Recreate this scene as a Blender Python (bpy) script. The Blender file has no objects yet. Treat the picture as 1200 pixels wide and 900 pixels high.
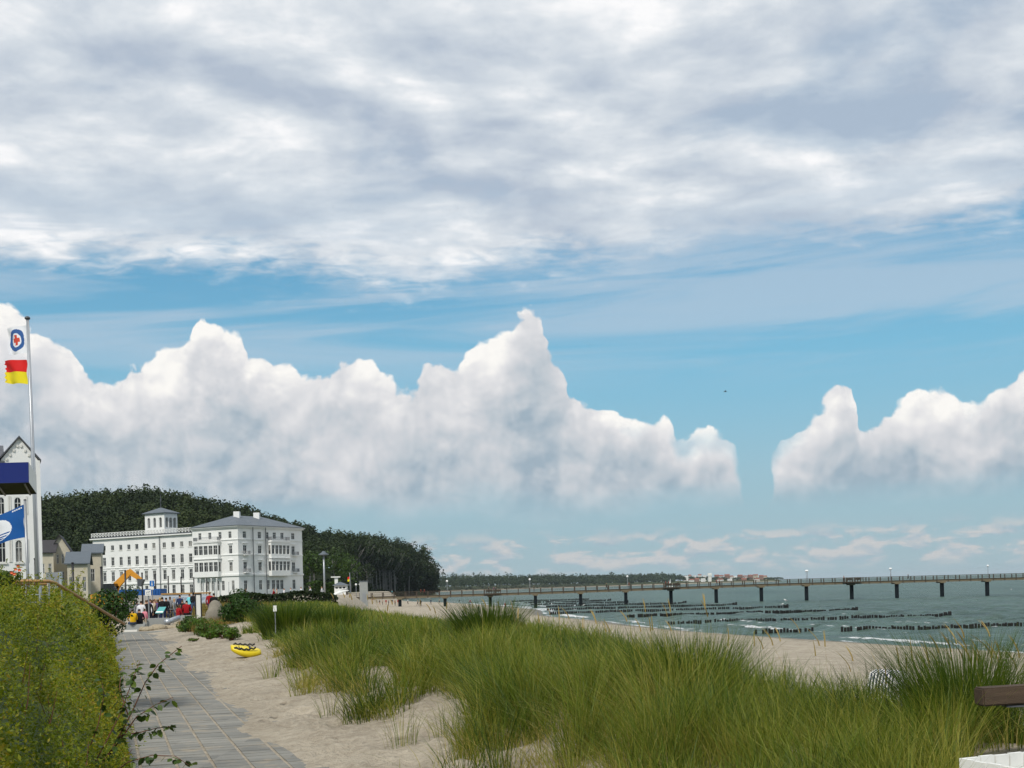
import bpy, bmesh, math, random
import numpy as np
from mathutils import Vector, Matrix

random.seed(7)
rng = np.random.default_rng(7)
scene = bpy.context.scene
COL = scene.collection
R = math.radians

# ------------------------------------------------------------------ camera
F = 1400.0            # focal length in pixels of the 1200 px wide photograph
CZ = 6.2              # camera height above the sea (z = 0)
ROLL = math.atan(0.0265)
CR, SR = math.cos(ROLL), math.sin(ROLL)
PX0, PY0 = 600.0, 687.0

cam_d = bpy.data.cameras.new('camera')
cam = bpy.data.objects.new('camera', cam_d)
COL.objects.link(cam)
cam_d.sensor_fit = 'HORIZONTAL'
cam_d.sensor_width = 36.0
cam_d.lens = 36.0 * F / 1200.0
cam_d.shift_y = (PY0 - 450.0) / 1200.0
cam_d.clip_start = 0.1
cam_d.clip_end = 80000.0
cam.matrix_world = Matrix.Translation((0, 0, CZ)) @ Matrix.Rotation(R(90), 4, 'X') @ Matrix.Rotation(-ROLL, 4, 'Z')
scene.camera = cam

def at(px, py, Y):
    """world point seen at photo pixel px,py at distance Y"""
    a = (px - PX0) / F * Y
    b = (PY0 - py) / F * Y
    return Vector((a * CR + b * SR, Y, CZ - a * SR + b * CR))

def hor(px):
    return PY0 - 0.0265 * (px - PX0)

def on_plane(px, py, z):
    a = (px - PX0) / F
    b = (PY0 - py) / F
    k = -a * SR + b * CR
    return at(px, py, (z - CZ) / k)

# ------------------------------------------------------------------ view
vs = scene.view_settings
vs.view_transform = 'Standard'
vs.look = 'None'
vs.exposure = 0.0
vs.gamma = 1.0
vs.use_curve_mapping = False
cy = scene.cycles
cy.max_bounces = 6
cy.diffuse_bounces = 3
cy.glossy_bounces = 3
cy.transmission_bounces = 4
cy.transparent_max_bounces = 8
cy.volume_bounces = 0
cy.use_denoising = True
cy.use_adaptive_sampling = True
cy.adaptive_threshold = 0.015
cy.adaptive_min_samples = 8
cy.caustics_reflective = False
cy.caustics_refractive = False

# ------------------------------------------------------------------ node helper
class G:
    def __init__(self, nt):
        self.nt = nt
        nt.nodes.clear()
    def node(self, t, **kw):
        n = self.nt.nodes.new(t)
        for k, v in kw.items():
            setattr(n, k, v)
        return n
    def put(self, sock, v):
        if v is None:
            return
        if isinstance(v, bpy.types.NodeSocket):
            self.nt.links.new(v, sock)
        else:
            if sock.type == 'RGBA' and len(v) == 3:
                v = (*v, 1.0)
            sock.default_value = v
    def m(self, op, a, b=None, c=None, clamp=False):
        n = self.node('ShaderNodeMath', operation=op, use_clamp=clamp)
        self.put(n.inputs[0], a)
        self.put(n.inputs[1], b)
        self.put(n.inputs[2], c)
        return n.outputs[0]
    def add(self, a, b): return self.m('ADD', a, b)
    def sub(self, a, b): return self.m('SUBTRACT', a, b)
    def mul(self, a, b): return self.m('MULTIPLY', a, b)
    def vm(self, op, a, b=None):
        n = self.node('ShaderNodeVectorMath', operation=op)
        self.put(n.inputs[0], a)
        if b is not None:
            self.put(n.inputs['Scale'] if op == 'SCALE' else n.inputs[1], b)
        return n.outputs['Value'] if op in ('LENGTH', 'DOT_PRODUCT') else n.outputs[0]
    def xyz(self, x, y, z):
        n = self.node('ShaderNodeCombineXYZ')
        for i, v in enumerate((x, y, z)):
            self.put(n.inputs[i], v)
        return n.outputs[0]
    def sep(self, v):
        n = self.node('ShaderNodeSeparateXYZ')
        self.put(n.inputs[0], v)
        return n.outputs
    def ss(self, v, lo, hi, a=0.0, b=1.0):
        n = self.node('ShaderNodeMapRange', interpolation_type='SMOOTHSTEP')
        self.put(n.inputs[0], v)
        self.put(n.inputs[1], lo); self.put(n.inputs[2], hi)
        self.put(n.inputs[3], a); self.put(n.inputs[4], b)
        return n.outputs[0]
    def lin(self, v, lo, hi, a=0.0, b=1.0):
        n = self.node('ShaderNodeMapRange')
        self.put(n.inputs[0], v)
        self.put(n.inputs[1], lo); self.put(n.inputs[2], hi)
        self.put(n.inputs[3], a); self.put(n.inputs[4], b)
        return n.outputs[0]
    def mix(self, f, a, b, mode='MIX'):
        n = self.node('ShaderNodeMix', data_type='RGBA', blend_type=mode)
        self.put(n.inputs[0], f); self.put(n.inputs[6], a); self.put(n.inputs[7], b)
        return n.outputs[2]
    def noise(self, v, scale, detail=4, rough=0.5, dist=0.0, dims='3D', lac=2.0):
        n = self.node('ShaderNodeTexNoise', noise_dimensions=dims)
        self.put(n.inputs['Vector'], v)
        self.put(n.inputs['Scale'], scale)
        self.put(n.inputs['Detail'], detail)
        self.put(n.inputs['Roughness'], rough)
        self.put(n.inputs['Lacunarity'], lac)
        self.put(n.inputs['Distortion'], dist)
        return n.outputs['Fac']
    def vor(self, v, scale, detail=0.0, rough=0.5, feature='F1', smooth=1.0, out='Distance', dims='3D'):
        n = self.node('ShaderNodeTexVoronoi', feature=feature, voronoi_dimensions=dims)
        self.put(n.inputs['Vector'], v)
        self.put(n.inputs['Scale'], scale)
        self.put(n.inputs['Detail'], detail)
        self.put(n.inputs['Roughness'], rough)
        if feature == 'SMOOTH_F1':
            self.put(n.inputs['Smoothness'], smooth)
        return n.outputs[out]
    def ramp(self, f, stops):
        n = self.node('ShaderNodeValToRGB')
        self.put(n.inputs[0], f)
        e = n.color_ramp.elements
        while len(e) < len(stops):
            e.new(0.5)
        for k, (p, c) in enumerate(stops):
            e[k].position = p
            e[k].color = (*c, 1.0) if len(c) == 3 else c
        return n.outputs[0]

def s2l(r, g, b):
    f = lambda c: (c / 255 / 12.92) if c / 255 < 0.04045 else ((c / 255 + 0.055) / 1.055) ** 2.4
    return (f(r), f(g), f(b))

# ------------------------------------------------------------------ sky
SUN_EL, SUN_AZ = R(47), R(-158)      # azimuth measured from the view axis (+Y) towards +X
world = bpy.data.worlds.new('World')
scene.world = world
world.use_nodes = True
g = G(world.node_tree)
tc = g.node('ShaderNodeTexCoord').outputs['Generated']
sky = g.node('ShaderNodeTexSky', sky_type='NISHITA')
sky.sun_disc = False
sky.sun_elevation = SUN_EL
sky.sun_rotation = SUN_AZ
sky.altitude = 0.0
sky.air_density = 1.0
sky.dust_density = 0.4
sky.ozone_density = 1.5
dx, dy, dz = g.sep(tc)
dzp = g.m('MAXIMUM', dz, 0.0)
hyp = g.m('SQRT', g.add(g.mul(dx, dx), g.mul(dy, dy)))
tel = g.m('DIVIDE', dz, g.m('MAXIMUM', hyp, 0.001))        # tan of the elevation
az = g.m('ARCTAN2', dx, dy)
blue = g.mix(1.0, g.vm('SCALE', sky.outputs[0], 0.105), (0.66, 1.0, 0.98), 'MULTIPLY')
# pale moist air low over the sea
blue = g.mix(g.ss(tel, 0.02, 0.30, 0.92, 0.45), blue, g.ramp(tel, [(0.0, s2l(160, 182, 194)), (0.09, s2l(154, 186, 203)), (0.19, s2l(124, 186, 216)), (0.30, s2l(102, 172, 216))]))

# --- layer of altocumulus, a flat sheet seen in perspective
den = g.add(dzp, 0.16)
qx = g.m('DIVIDE', dx, den)
qy = g.m('DIVIDE', dy, den)
q = g.xyz(g.mul(qx, 1.0), g.mul(qy, 1.2), 0.0)
def sheet(vec):
    return g.noise(vec, 3.1, 7, 0.52, 0.15, '2D')
offs = g.vm('ADD', q, (0.04, -0.09, 0.0))
rip = g.sub(g.noise(g.vm('MULTIPLY', q, (1.0, 1.3, 1.0)), 13.0, 4, 0.55, 0.3, '2D'), 0.5)
n0 = sheet(q)
n1 = sheet(offs)
big = g.noise(q, 0.75, 2, 0.5, 0.0, '2D')
edge = g.add(tel, g.add(g.mul(g.sub(big, 0.5), 0.04), g.add(g.mul(g.sub(n0, 0.5), 0.06), g.mul(rip, 0.05))))
cover = g.ss(edge, 0.248, 0.292)
thin = g.ss(g.add(n0, g.mul(g.sub(big, 0.5), 0.5)), 0.20, 0.38, 0.84, 1.0)
a_hi = g.mul(cover, thin)
tex = g.add(g.mul(g.sub(n0, n1), 1.6), g.add(g.mul(g.sub(n0, 0.5), 0.85), g.mul(rip, 0.42)))
tex = g.add(tex, g.mul(g.sub(big, 0.5), 0.50))
tex = g.add(tex, g.ss(tel, 0.30, 0.50, -0.02, 0.05))
hi_col = g.ramp(g.add(tex, 0.5), [(0.05, s2l(180, 192, 208)), (0.40, s2l(203, 212, 222)), (0.66, s2l(222, 228, 234)), (0.95, s2l(252, 252, 253))])
col = g.mix(a_hi, blue, hi_col)
# streaks of cirrus under the sheet
st = g.xyz(g.mul(az, 2.2), g.mul(g.add(tel, g.mul(az, -0.035)), 26.0), 0.0)
s0 = g.noise(st, 1.0, 6, 0.58, 0.4, '2D')
cir = g.mul(g.ss(s0, 0.38, 0.66), g.mul(g.ss(tel, 0.15, 0.21), g.ss(tel, 0.29, 0.36, 1.0, 0.0)))
col = g.mix(g.mul(cir, 0.62), col, s2l(186, 203, 219))

# --- towering cumulus standing on a flat base along the horizon
OUT = [(-120, 385), (-60, 372), (0, 357), (22, 362), (40, 386), (75, 397), (96, 420), (130, 434), (150, 421), (185, 419), (211, 408), (221, 384), (231, 368),
       (246, 373), (284, 392), (298, 420), (333, 415), (356, 438), (384, 433), (408, 423), (432, 425), (455, 446), (481, 456),
       (503, 434), (535, 433), (547, 418), (574, 406), (598, 388), (617, 362), (630, 368), (641, 396), (657, 420), (666, 450),
       (690, 472), (716, 486), (742, 497), (774, 488), (800, 514), (826, 507), (848, 508), (862, 522), (870, 552), (880, 586), (897, 590), (903, 560), (909, 520),
       (935, 490), (965, 464), (988, 450), (1000, 458), (1006, 490), (1038, 470), (1070, 459), (1106, 458), (1138, 476),
       (1158, 464), (1184, 446), (1200, 440), (1260, 420), (1330, 455)]
AZ0, AZ1 = -0.50, 0.50
TMAX = 0.30
fc = g.node('ShaderNodeFloatCurve')
pts = []
for (x, y) in OUT:
    a = (x - PX0) / F; b = (PY0 - y) / F
    X = a * CR + b * SR; Z = -a * SR + b * CR
    pts.append(((math.atan2(X, 1.0) - AZ0) / (AZ1 - AZ0), Z / math.hypot(X, 1.0) / TMAX))
cv = fc.mapping.curves[0]
pts = [(0.0, pts[0][1])] + pts + [(1.0, pts[-1][1])]
cv.points[0].location = pts[0]
cv.points[1].location = pts[-1]
for p in pts[1:-1]:
    cv.points.new(*p)
for p in cv.points:
    p.handle_type = 'AUTO_CLAMPED'
fc.mapping.update()

def cum_field(ox, oy):
    u = g.add(az, ox) if ox else az
    v = g.add(tel, oy) if oy else tel
    wv = g.xyz(g.add(u, 3.37), g.add(v, 1.2), 0.0)
    w = g.node('ShaderNodeTexNoise', noise_dimensions='2D')
    g.put(w.inputs['Vector'], wv); g.put(w.inputs['Scale'], 20.0); g.put(w.inputs['Detail'], 3.0)
    wc = g.vm('SCALE', g.vm('SUBTRACT', w.outputs['Color'], (0.5, 0.5, 0.5)), 0.020)
    p = g.vm('ADD', wv, wc)
    v1 = g.vor(p, 15.0, 0.0, 0.5, 'F1', dims='2D')
    v2 = g.vor(p, 37.0, 0.0, 0.5, 'F1', dims='2D')
    v3 = g.vor(p, 88.0, 1.0, 0.5, 'F1', dims='2D')
    fine = g.noise(p, 160.0, 3, 0.60, 0.0, '2D')
    puff = g.add(g.add(g.mul(g.sub(0.42, v1), 1.0), g.mul(g.sub(0.42, v2), 0.55)), g.add(g.mul(g.sub(0.42, v3), 0.24), g.mul(g.sub(fine, 0.5), 0.22)))
    uu, vv, _ = g.sep(p)
    return puff, g.sub(uu, 3.37), g.sub(vv, 1.2)

puff0, u0, v0 = cum_field(0.0, 0.0)
puff1, _, _ = cum_field(-0.005, 0.0095)
g.put(fc.inputs['Value'], g.lin(u0, AZ0, AZ1))
H = g.mul(fc.outputs[0], TMAX)
outside = g.ss(g.m('ABSOLUTE', az), 0.46, 0.75)
Hn = g.lin(g.noise(g.xyz(g.mul(dx, 3.0), g.mul(dy, 3.0), 0.0), 1.3, 3, 0.55, 0.0, '2D'), 0.3, 0.7, 0.05, 0.24)
H = g.add(g.mul(H, g.sub(1.0, outside)), g.mul(Hn, outside))
Dp = g.sub(H, v0)
D = g.add(Dp, g.mul(puff0, 0.020))
a_cu = g.ss(D, -0.0005, 0.0042)
base = g.add(0.074, g.mul(g.sub(g.noise(g.xyz(g.mul(az, 9.0), g.mul(tel, 30.0), 0.0), 1.0, 4, 0.5, 0.0, '2D'), 0.5), 0.03))
base = g.add(base, g.ss(Dp, 0.0, 0.035, 0.045, 0.0))
a_cu = g.mul(a_cu, g.ss(tel, g.sub(base, 0.024), g.add(base, 0.018)))
lit = g.add(g.mul(g.sub(puff0, puff1), 0.40), g.mul(puff0, 0.16))
lit = g.add(lit, g.ss(Dp, 0.0, 0.06, 0.34, 0.02))                    # bright crowns, duller hearts
lit = g.add(lit, g.ss(tel, 0.06, 0.17, -0.24, 0.10))                # dull flat bases
lit = g.add(lit, g.mul(g.sub(g.noise(g.xyz(az, tel, 0.0), 12.0, 3, 0.5, 0.0, '2D'), 0.5), 1.05))
cu_col = g.ramp(g.add(lit, 0.40), [(0.0, s2l(160, 178, 192)), (0.26, s2l(190, 199, 207)), (0.48, s2l(209, 212, 217)), (0.74, s2l(228, 228, 230)), (1.0, s2l(252, 250, 246))])
col = g.mix(a_cu, col, cu_col)
# --- small far clouds just over the sea
lp = g.xyz(g.mul(az, 30.0), g.mul(tel, 85.0), 7.0)
l0 = g.noise(lp, 1.0, 5, 0.58, 0.2, '2D')
l_a = g.mul(g.ss(l0, 0.40, 0.58), g.mul(g.ss(tel, 0.004, 0.016), g.ss(tel, 0.032, 0.05, 1.0, 0.0)))
l1 = g.noise(g.vm('ADD', lp, (0.0, 0.5, 0.0)), 1.0, 5, 0.58, 0.2, '2D')
l_c = g.mix(g.m('ADD', g.mul(g.sub(l0, l1), 3.0), 0.5, clamp=True), s2l(165, 183, 197), s2l(214, 208, 206))
col = g.mix(g.mul(l_a, 0.72), col, l_c)
# below the horizon: dull sea tone
col = g.mix(g.ss(dz, -0.03, -0.004), (0.10, 0.14, 0.14), col)
bg = g.node('ShaderNodeBackground')
g.put(bg.inputs[0], col)
bg.inputs[1].default_value = 1.0
wo = g.node('ShaderNodeOutputWorld')
g.nt.links.new(bg.outputs[0], wo.inputs[0])
world.cycles.sampling_method = 'MANUAL'
world.cycles.sample_map_resolution = 512

# ------------------------------------------------------------------ sun
sl = bpy.data.lights.new('sun', 'SUN')
sl.energy = 3.0
sl.angle = R(6)
sl.color = (1.0, 0.95, 0.87)
sun = bpy.data.objects.new('sun', sl)
COL.objects.link(sun)
sd = Vector((math.sin(SUN_AZ) * math.cos(SUN_EL), math.cos(SUN_AZ) * math.cos(SUN_EL), math.sin(SUN_EL)))
sun.rotation_euler = sd.to_track_quat('Z', 'Y').to_euler()
sun.location = (-60, -40, 120)

# ------------------------------------------------------------------ mesh helpers
class MB:
    def __init__(self):
        self.v, self.f, self.m = [], [], []
    def quad(self, a, b, c, d, m=0):
        i = len(self.v)
        self.v += [tuple(a), tuple(b), tuple(c), tuple(d)]
        self.f.append((i, i + 1, i + 2, i + 3)); self.m.append(m)
        return self
    def poly(self, pts, m=0):
        i = len(self.v)
        self.v += [tuple(p) for p in pts]
        self.f.append(tuple(range(i, i + len(pts)))); self.m.append(m)
        return self
    def hexa(self, p, m=0):
        """8 corners: 4 of the bottom (ccw from above), 4 of the top"""
        i = len(self.v)
        self.v += [tuple(q) for q in p]
        for f in ((3, 2, 1, 0), (4, 5, 6, 7), (0, 1, 5, 4), (1, 2, 6, 5), (2, 3, 7, 6), (3, 0, 4, 7)):
            self.f.append(tuple(i + k for k in f)); self.m.append(m)
        return self
    def box(self, x0, x1, y0, y1, z0, z1, m=0):
        return self.hexa([(x0, y0, z0), (x1, y0, z0), (x1, y1, z0), (x0, y1, z0),
                          (x0, y0, z1), (x1, y0, z1), (x1, y1, z1), (x0, y1, z1)], m)
    def tube(self, pts, rad, n=8, m=0, caps=True):
        pts = [Vector(p) for p in pts]
        if not hasattr(rad, '__len__'):
            rad = [rad] * len(pts)
        i0 = len(self.v)
        ref = None
        for k, p in enumerate(pts):
            t = (pts[min(k + 1, len(pts) - 1)] - pts[max(k - 1, 0)]).normalized()
            if ref is None:
                ref = Vector((0, 0, 1)) if abs(t.z) < 0.9 else Vector((1, 0, 0))
            a = t.cross(ref).normalized()
            b = a.cross(t).normalized()
            ref = b if abs(t.dot(b)) < 0.9 else ref
            for j in range(n):
                w = 2 * math.pi * j / n
                self.v.append(tuple(p + (a * math.cos(w) + b * math.sin(w)) * rad[k]))
        for k in range(len(pts) - 1):
            for j in range(n):
                a = i0 + k * n + j; b = i0 + k * n + (j + 1) % n
                self.f.append((a, b, b + n, a + n)); self.m.append(m)
        if caps:
            self.f.append(tuple(i0 + j for j in reversed(range(n)))); self.m.append(m)
            e = i0 + (len(pts) - 1) * n
            self.f.append(tuple(e + j for j in range(n))); self.m.append(m)
        return self
    def lathe(self, c, prof, n=12, m=0):
        """prof: (radius, z) upwards round the vertical through c"""
        i0 = len(self.v)
        for r, z in prof:
            for j in range(n):
                w = 2 * math.pi * j / n
                self.v.append((c[0] + r * math.cos(w), c[1] + r * math.sin(w), c[2] + z))
        for k in range(len(prof) - 1):
            for j in range(n):
                a = i0 + k * n + j; b = i0 + k * n + (j + 1) % n
                self.f.append((a, b, b + n, a + n)); self.m.append(m)
        self.f.append(tuple(i0 + j for j in reversed(range(n)))); self.m.append(m)
        e = i0 + (len(prof) - 1) * n
        self.f.append(tuple(e + j for j in range(n))); self.m.append(m)
        return self
    def mesh(self, name, mats, off=(0, 0, 0), smooth=False):
        me = bpy.data.meshes.new(name)
        ox, oy, oz = off
        me.from_pydata([(x - ox, y - oy, z - oz) for x, y, z in self.v], [], self.f)
        for mt in (mats if isinstance(mats, (list, tuple)) else [mats]):
            me.materials.append(mt)
        if any(self.m):
            me.polygons.foreach_set('material_index', self.m)
        if smooth:
            me.polygons.foreach_set('use_smooth', [True] * len(me.polygons))
        me.update()
        return me
    def build(self, name, mats, parent=None, smooth=False, base=None):
        if parent is not None:
            off = wloc(parent)
        else:
            off = base if base is not None else (0, 0, 0)
        me = self.mesh(name, mats, off, smooth)
        o = bpy.data.objects.new(name, me)
        COL.objects.link(o)
        if parent is not None:
            o.parent = parent
        else:
            o.location = off
        return o

def wloc(o):
    p = Vector((0, 0, 0))
    while o is not None:
        p += o.location
        o = o.parent
    return p

def tag(o, label=None, cat=None, group=None, kind=None):
    if label: o['label'] = label
    if cat: o['category'] = cat
    if group: o['group'] = group
    if kind: o['kind'] = kind
    return o

def thing(name, label, cat, loc=(0, 0, 0), group=None):
    o = bpy.data.objects.new(name, None)
    o.empty_display_size = 0.3
    COL.objects.link(o)
    o.location = loc
    return tag(o, label, cat, group)

def link_mesh(name, me, parent=None, loc=(0, 0, 0), rz=0.0, sc=None):
    o = bpy.data.objects.new(name, me)
    COL.objects.link(o)
    o.location = loc
    o.rotation_euler = (0, 0, rz)
    if sc is not None:
        o.scale = sc if hasattr(sc, '__len__') else (sc, sc, sc)
    if parent is not None:
        o.parent = parent
    return o

def copy_tree(o, parent=None):
    c = o.copy()
    COL.objects.link(c)
    if parent is not None:
        c.parent = parent
    for ch in [k for k in o.children]:
        copy_tree(ch, c)
    return c

def np_mesh(name, verts, quads=None, tris=None, mats=(), attrs=None, smooth=False):
    """fast mesh from arrays"""
    me = bpy.data.meshes.new(name)
    verts = np.asarray(verts, dtype=np.float32)
    nq = 0 if quads is None else len(quads)
    nt = 0 if tris is None else len(tris)
    me.vertices.add(len(verts))
    me.vertices.foreach_set('co', verts.ravel())
    loops = []
    if nq: loops.append(np.asarray(quads, dtype=np.int32).ravel())
    if nt: loops.append(np.asarray(tris, dtype=np.int32).ravel())
    loops = np.concatenate(loops)
    me.loops.add(len(loops))
    me.loops.foreach_set('vertex_index', loops)
    me.polygons.add(nq + nt)
    starts = np.concatenate([np.arange(nq) * 4, nq * 4 + np.arange(nt) * 3]).astype(np.int32)
    tot = np.concatenate([np.full(nq, 4), np.full(nt, 3)]).astype(np.int32)
    me.polygons.foreach_set('loop_start', starts)
    me.polygons.foreach_set('loop_total', tot)
    if smooth:
        me.polygons.foreach_set('use_smooth', np.ones(nq + nt, dtype=bool))
    for mt in mats:
        me.materials.append(mt)
    for k, a in (attrs or {}).items():
        at_ = me.attributes.new(k, 'FLOAT', 'POINT')
        at_.data.foreach_set('value', np.asarray(a, dtype=np.float32))
    me.update(calc_edges=True)
    return me

# ------------------------------------------------------------------ materials
def mat_nodes(name):
    m = bpy.data.materials.new(name)
    m.use_nodes = True
    return m, G(m.node_tree)

def finish(gg, shader, disp=None):
    o = gg.node('ShaderNodeOutputMaterial')
    gg.nt.links.new(shader, o.inputs['Surface'])

def principled(gg, base, rough=0.6, spec=0.4, normal=None, metal=0.0):
    n = gg.node('ShaderNodeBsdfPrincipled')
    gg.put(n.inputs['Base Color'], base)
    gg.put(n.inputs['Roughness'], rough)
    gg.put(n.inputs['Specular IOR Level'], spec)
    gg.put(n.inputs['Metallic'], metal)
    if normal is not None:
        gg.put(n.inputs['Normal'], normal)
    return n.outputs[0]

def bump(gg, h, strength=0.3, dist=0.02):
    n = gg.node('ShaderNodeBump')
    n.inputs['Strength'].default_value = strength
    n.inputs['Distance'].default_value = dist
    gg.put(n.inputs['Height'], h)
    return n.outputs[0]

def pm(name, c, rough=0.6, var=0.18, scale=3.0, spec=0.3, metal=0.0, bmp=0.0, c2=None, stretch=(1, 1, 1)):
    """plain weathered surface: base colour varied by two noises"""
    m, gg = mat_nodes(name)
    co = gg.vm('MULTIPLY', gg.node('ShaderNodeTexCoord').outputs['Object'], stretch)
    n1 = gg.noise(co, scale, 5, 0.6)
    n2 = gg.noise(co, scale * 6.3, 3, 0.6)
    f = gg.m('ADD', gg.mul(gg.sub(n1, 0.5), 2.2), gg.mul(gg.sub(n2, 0.5), 0.9))
    f = gg.m('ADD', gg.mul(f, 0.5), 0.5, clamp=True)
    lo = tuple(k * (1 - var) for k in c)
    hi = c2 if c2 else tuple(min(1, k * (1 + var * 0.7)) for k in c)
    colr = gg.mix(f, lo, hi)
    nrm = bump(gg, n2, bmp, 0.01) if bmp else None
    finish(gg, principled(gg, colr, gg.lin(n1, 0.3, 0.7, max(0.02, rough - 0.1), min(1, rough + 0.1)), spec, nrm, metal))
    return m

def leaf_mat(name, cols, trans=0.35, rough=0.5, nscale=0.4, nvar=0.35):
    """leaf: colour picked by a per-leaf random number, drifting over the plant"""
    m, gg = mat_nodes(name)
    r = gg.node('ShaderNodeAttribute', attribute_name='rnd').outputs['Fac']
    co = gg.node('ShaderNodeTexCoord').outputs['Object']
    n = gg.noise(co, nscale, 3, 0.55)
    f = gg.m('ADD', gg.mul(r, 1.0 - nvar), gg.mul(gg.ss(n, 0.3, 0.7), nvar), clamp=True)
    colr = gg.ramp(f, [(k / (len(cols) - 1), c) for k, c in enumerate(cols)])
    p = principled(gg, colr, rough, 0.25)
    t = gg.node('ShaderNodeBsdfTranslucent')
    gg.put(t.inputs[0], gg.mix(1.0, colr, (1.0, 1.0, 0.6), 'MULTIPLY'))
    mx = gg.node('ShaderNodeMixShader')
    mx.inputs[0].default_value = trans
    gg.nt.links.new(p, mx.inputs[1]); gg.nt.links.new(t.outputs[0], mx.inputs[2])
    finish(gg, mx.outputs[0])
    return m

M = {}
M['white'] = pm('white_render', (0.78, 0.78, 0.76), 0.7, 0.10, 0.30)
M['whitepaint'] = pm('white_paint', (0.76, 0.76, 0.72), 0.5, 0.16, 4.0)
M['offwhite'] = pm('off_white', (0.68, 0.67, 0.63), 0.7, 0.1, 0.6)
M['cream'] = pm('old_cream_render', (0.55, 0.50, 0.39), 0.85, 0.25, 0.5)
M['slate'] = pm('zinc_roof', (0.105, 0.125, 0.145), 0.5, 0.14, 0.5)
M['darkroof'] = pm('dark_roof', (0.045, 0.042, 0.045), 0.7, 0.25, 0.7)
M['frame'] = pm('window_frame', (0.62, 0.62, 0.60), 0.5, 0.05, 1.0)
M['grey'] = pm('grey_metal', (0.30, 0.31, 0.32), 0.4, 0.12, 3.0, 0.5, 0.4)
M['greyd'] = pm('dark_grey_metal', (0.07, 0.075, 0.085), 0.45, 0.15, 3.0, 0.5)
M['galv'] = pm('galvanised_steel', (0.46, 0.49, 0.52), 0.35, 0.12, 5.0, 0.5, 0.5)
M['polewhite'] = pm('pole_aluminium', (0.36, 0.38, 0.41), 0.35, 0.08, 2.0, 0.5, 0.3)
M['black'] = pm('black_steel', (0.018, 0.018, 0.02), 0.45, 0.2, 3.0, 0.4)
M['railwood'] = pm('varnished_rail_wood', (0.40, 0.22, 0.08), 0.45, 0.25, 6.0, 0.4, 0, 0.2, None, (1, 1, 6))
M['beamwood'] = pm('weathered_brown_beam', (0.080, 0.056, 0.038), 0.8, 0.6, 9.0, 0.2, 0, 0.5, None, (0.25, 4, 4))
M['pierwood'] = pm('pier_timber', (0.078, 0.062, 0.046), 0.8, 0.3, 0.8, 0.2)
M['pierdeck'] = pm('pier_edge_beam', (0.17, 0.14, 0.09), 0.8, 0.3, 0.4, 0.2)
M['pile'] = pm('tarred_pile', (0.009, 0.013, 0.016), 0.8, 0.4, 0.8, 0.1)
M['groyne'] = pm('wet_groyne_wood', (0.014, 0.013, 0.012), 0.6, 0.4, 0.9, 0.3)
M['globe'] = pm('white_globe_glass', (0.85, 0.85, 0.84), 0.2, 0.03, 2.0, 0.5)
M['stone'] = pm('boulder_granite', (0.22, 0.20, 0.16), 0.85, 0.35, 3.0, 0.2, 0, 0.5)
M['rubble'] = pm('rubble', (0.33, 0.28, 0.20), 0.9, 0.4, 3.0, 0.2, 0, 0.5)
M['concrete'] = pm('concrete', (0.30, 0.31, 0.30), 0.85, 0.2, 2.0, 0.2)
M['paver'] = pm('grey_paver', (0.225, 0.215, 0.185), 0.85, 0.25, 2.2, 0.2, 0, 0.3)
M['navy'] = pm('navy_fascia', (0.008, 0.018, 0.15), 0.35, 0.1, 1.0, 0.4)
M['yellow'] = pm('yellow_plastic', (0.72, 0.55, 0.01), 0.35, 0.08, 3.0, 0.5)
M['excav'] = pm('excavator_orange', (0.62, 0.27, 0.02), 0.5, 0.2, 2.0, 0.4)
M['signblue'] = pm('sign_blue', (0.01, 0.13, 0.42), 0.4, 0.05, 3.0, 0.4)
M['hoardblue'] = pm('hoarding_blue', (0.012, 0.09, 0.30), 0.6, 0.15, 1.0)
M['hoard'] = pm('hoarding_pale_grey', (0.46, 0.51, 0.58), 0.6, 0.1, 0.8)
M['hoardprint'] = pm('hoarding_faded_print', (0.24, 0.29, 0.36), 0.6, 0.1, 2.0)
M['hoardwall'] = pm('hoarding_warm_grey', (0.38, 0.37, 0.35), 0.7, 0.15, 0.8)
M['brownboard'] = pm('brown_board', (0.36, 0.20, 0.06), 0.7, 0.2, 1.0)
M['red'] = pm('red_cloth', (0.45, 0.012, 0.012), 0.8, 0.1, 3.0)
M['flagwhite'] = pm('flag_white', (0.75, 0.76, 0.80), 0.8, 0.05, 3.0)
M['flagred'] = pm('flag_red', (0.62, 0.012, 0.012), 0.8, 0.06, 3.0)
M['flagyellow'] = pm('flag_yellow', (0.72, 0.60, 0.015), 0.8, 0.06, 3.0)
M['flagblue'] = pm('flag_blue', (0.006, 0.080, 0.29), 0.8, 0.08, 3.0)
M['ringblue'] = pm('emblem_blue', (0.03, 0.10, 0.30), 0.8, 0.08, 3.0)
M['emblemred'] = pm('emblem_red', (0.62, 0.07, 0.04), 0.8, 0.06, 3.0)
M['bark'] = pm('beech_bark', (0.155, 0.15, 0.14), 0.85, 0.3, 0.7)
M['twig'] = pm('rose_stem', (0.14, 0.062, 0.035), 0.7, 0.3, 6.0)
M['canvas'] = pm('canvas_white', (0.75, 0.74, 0.70), 0.8, 0.06, 4.0)
M['stripe'] = pm('canvas_navy_stripe', (0.02, 0.03, 0.09), 0.8, 0.1, 4.0)
M['skin'] = pm('skin', (0.48, 0.27, 0.18), 0.55, 0.08, 4.0)
M['rose'] = pm('rose_petal', (0.75, 0.16, 0.07), 0.6, 0.25, 20.0)

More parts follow.
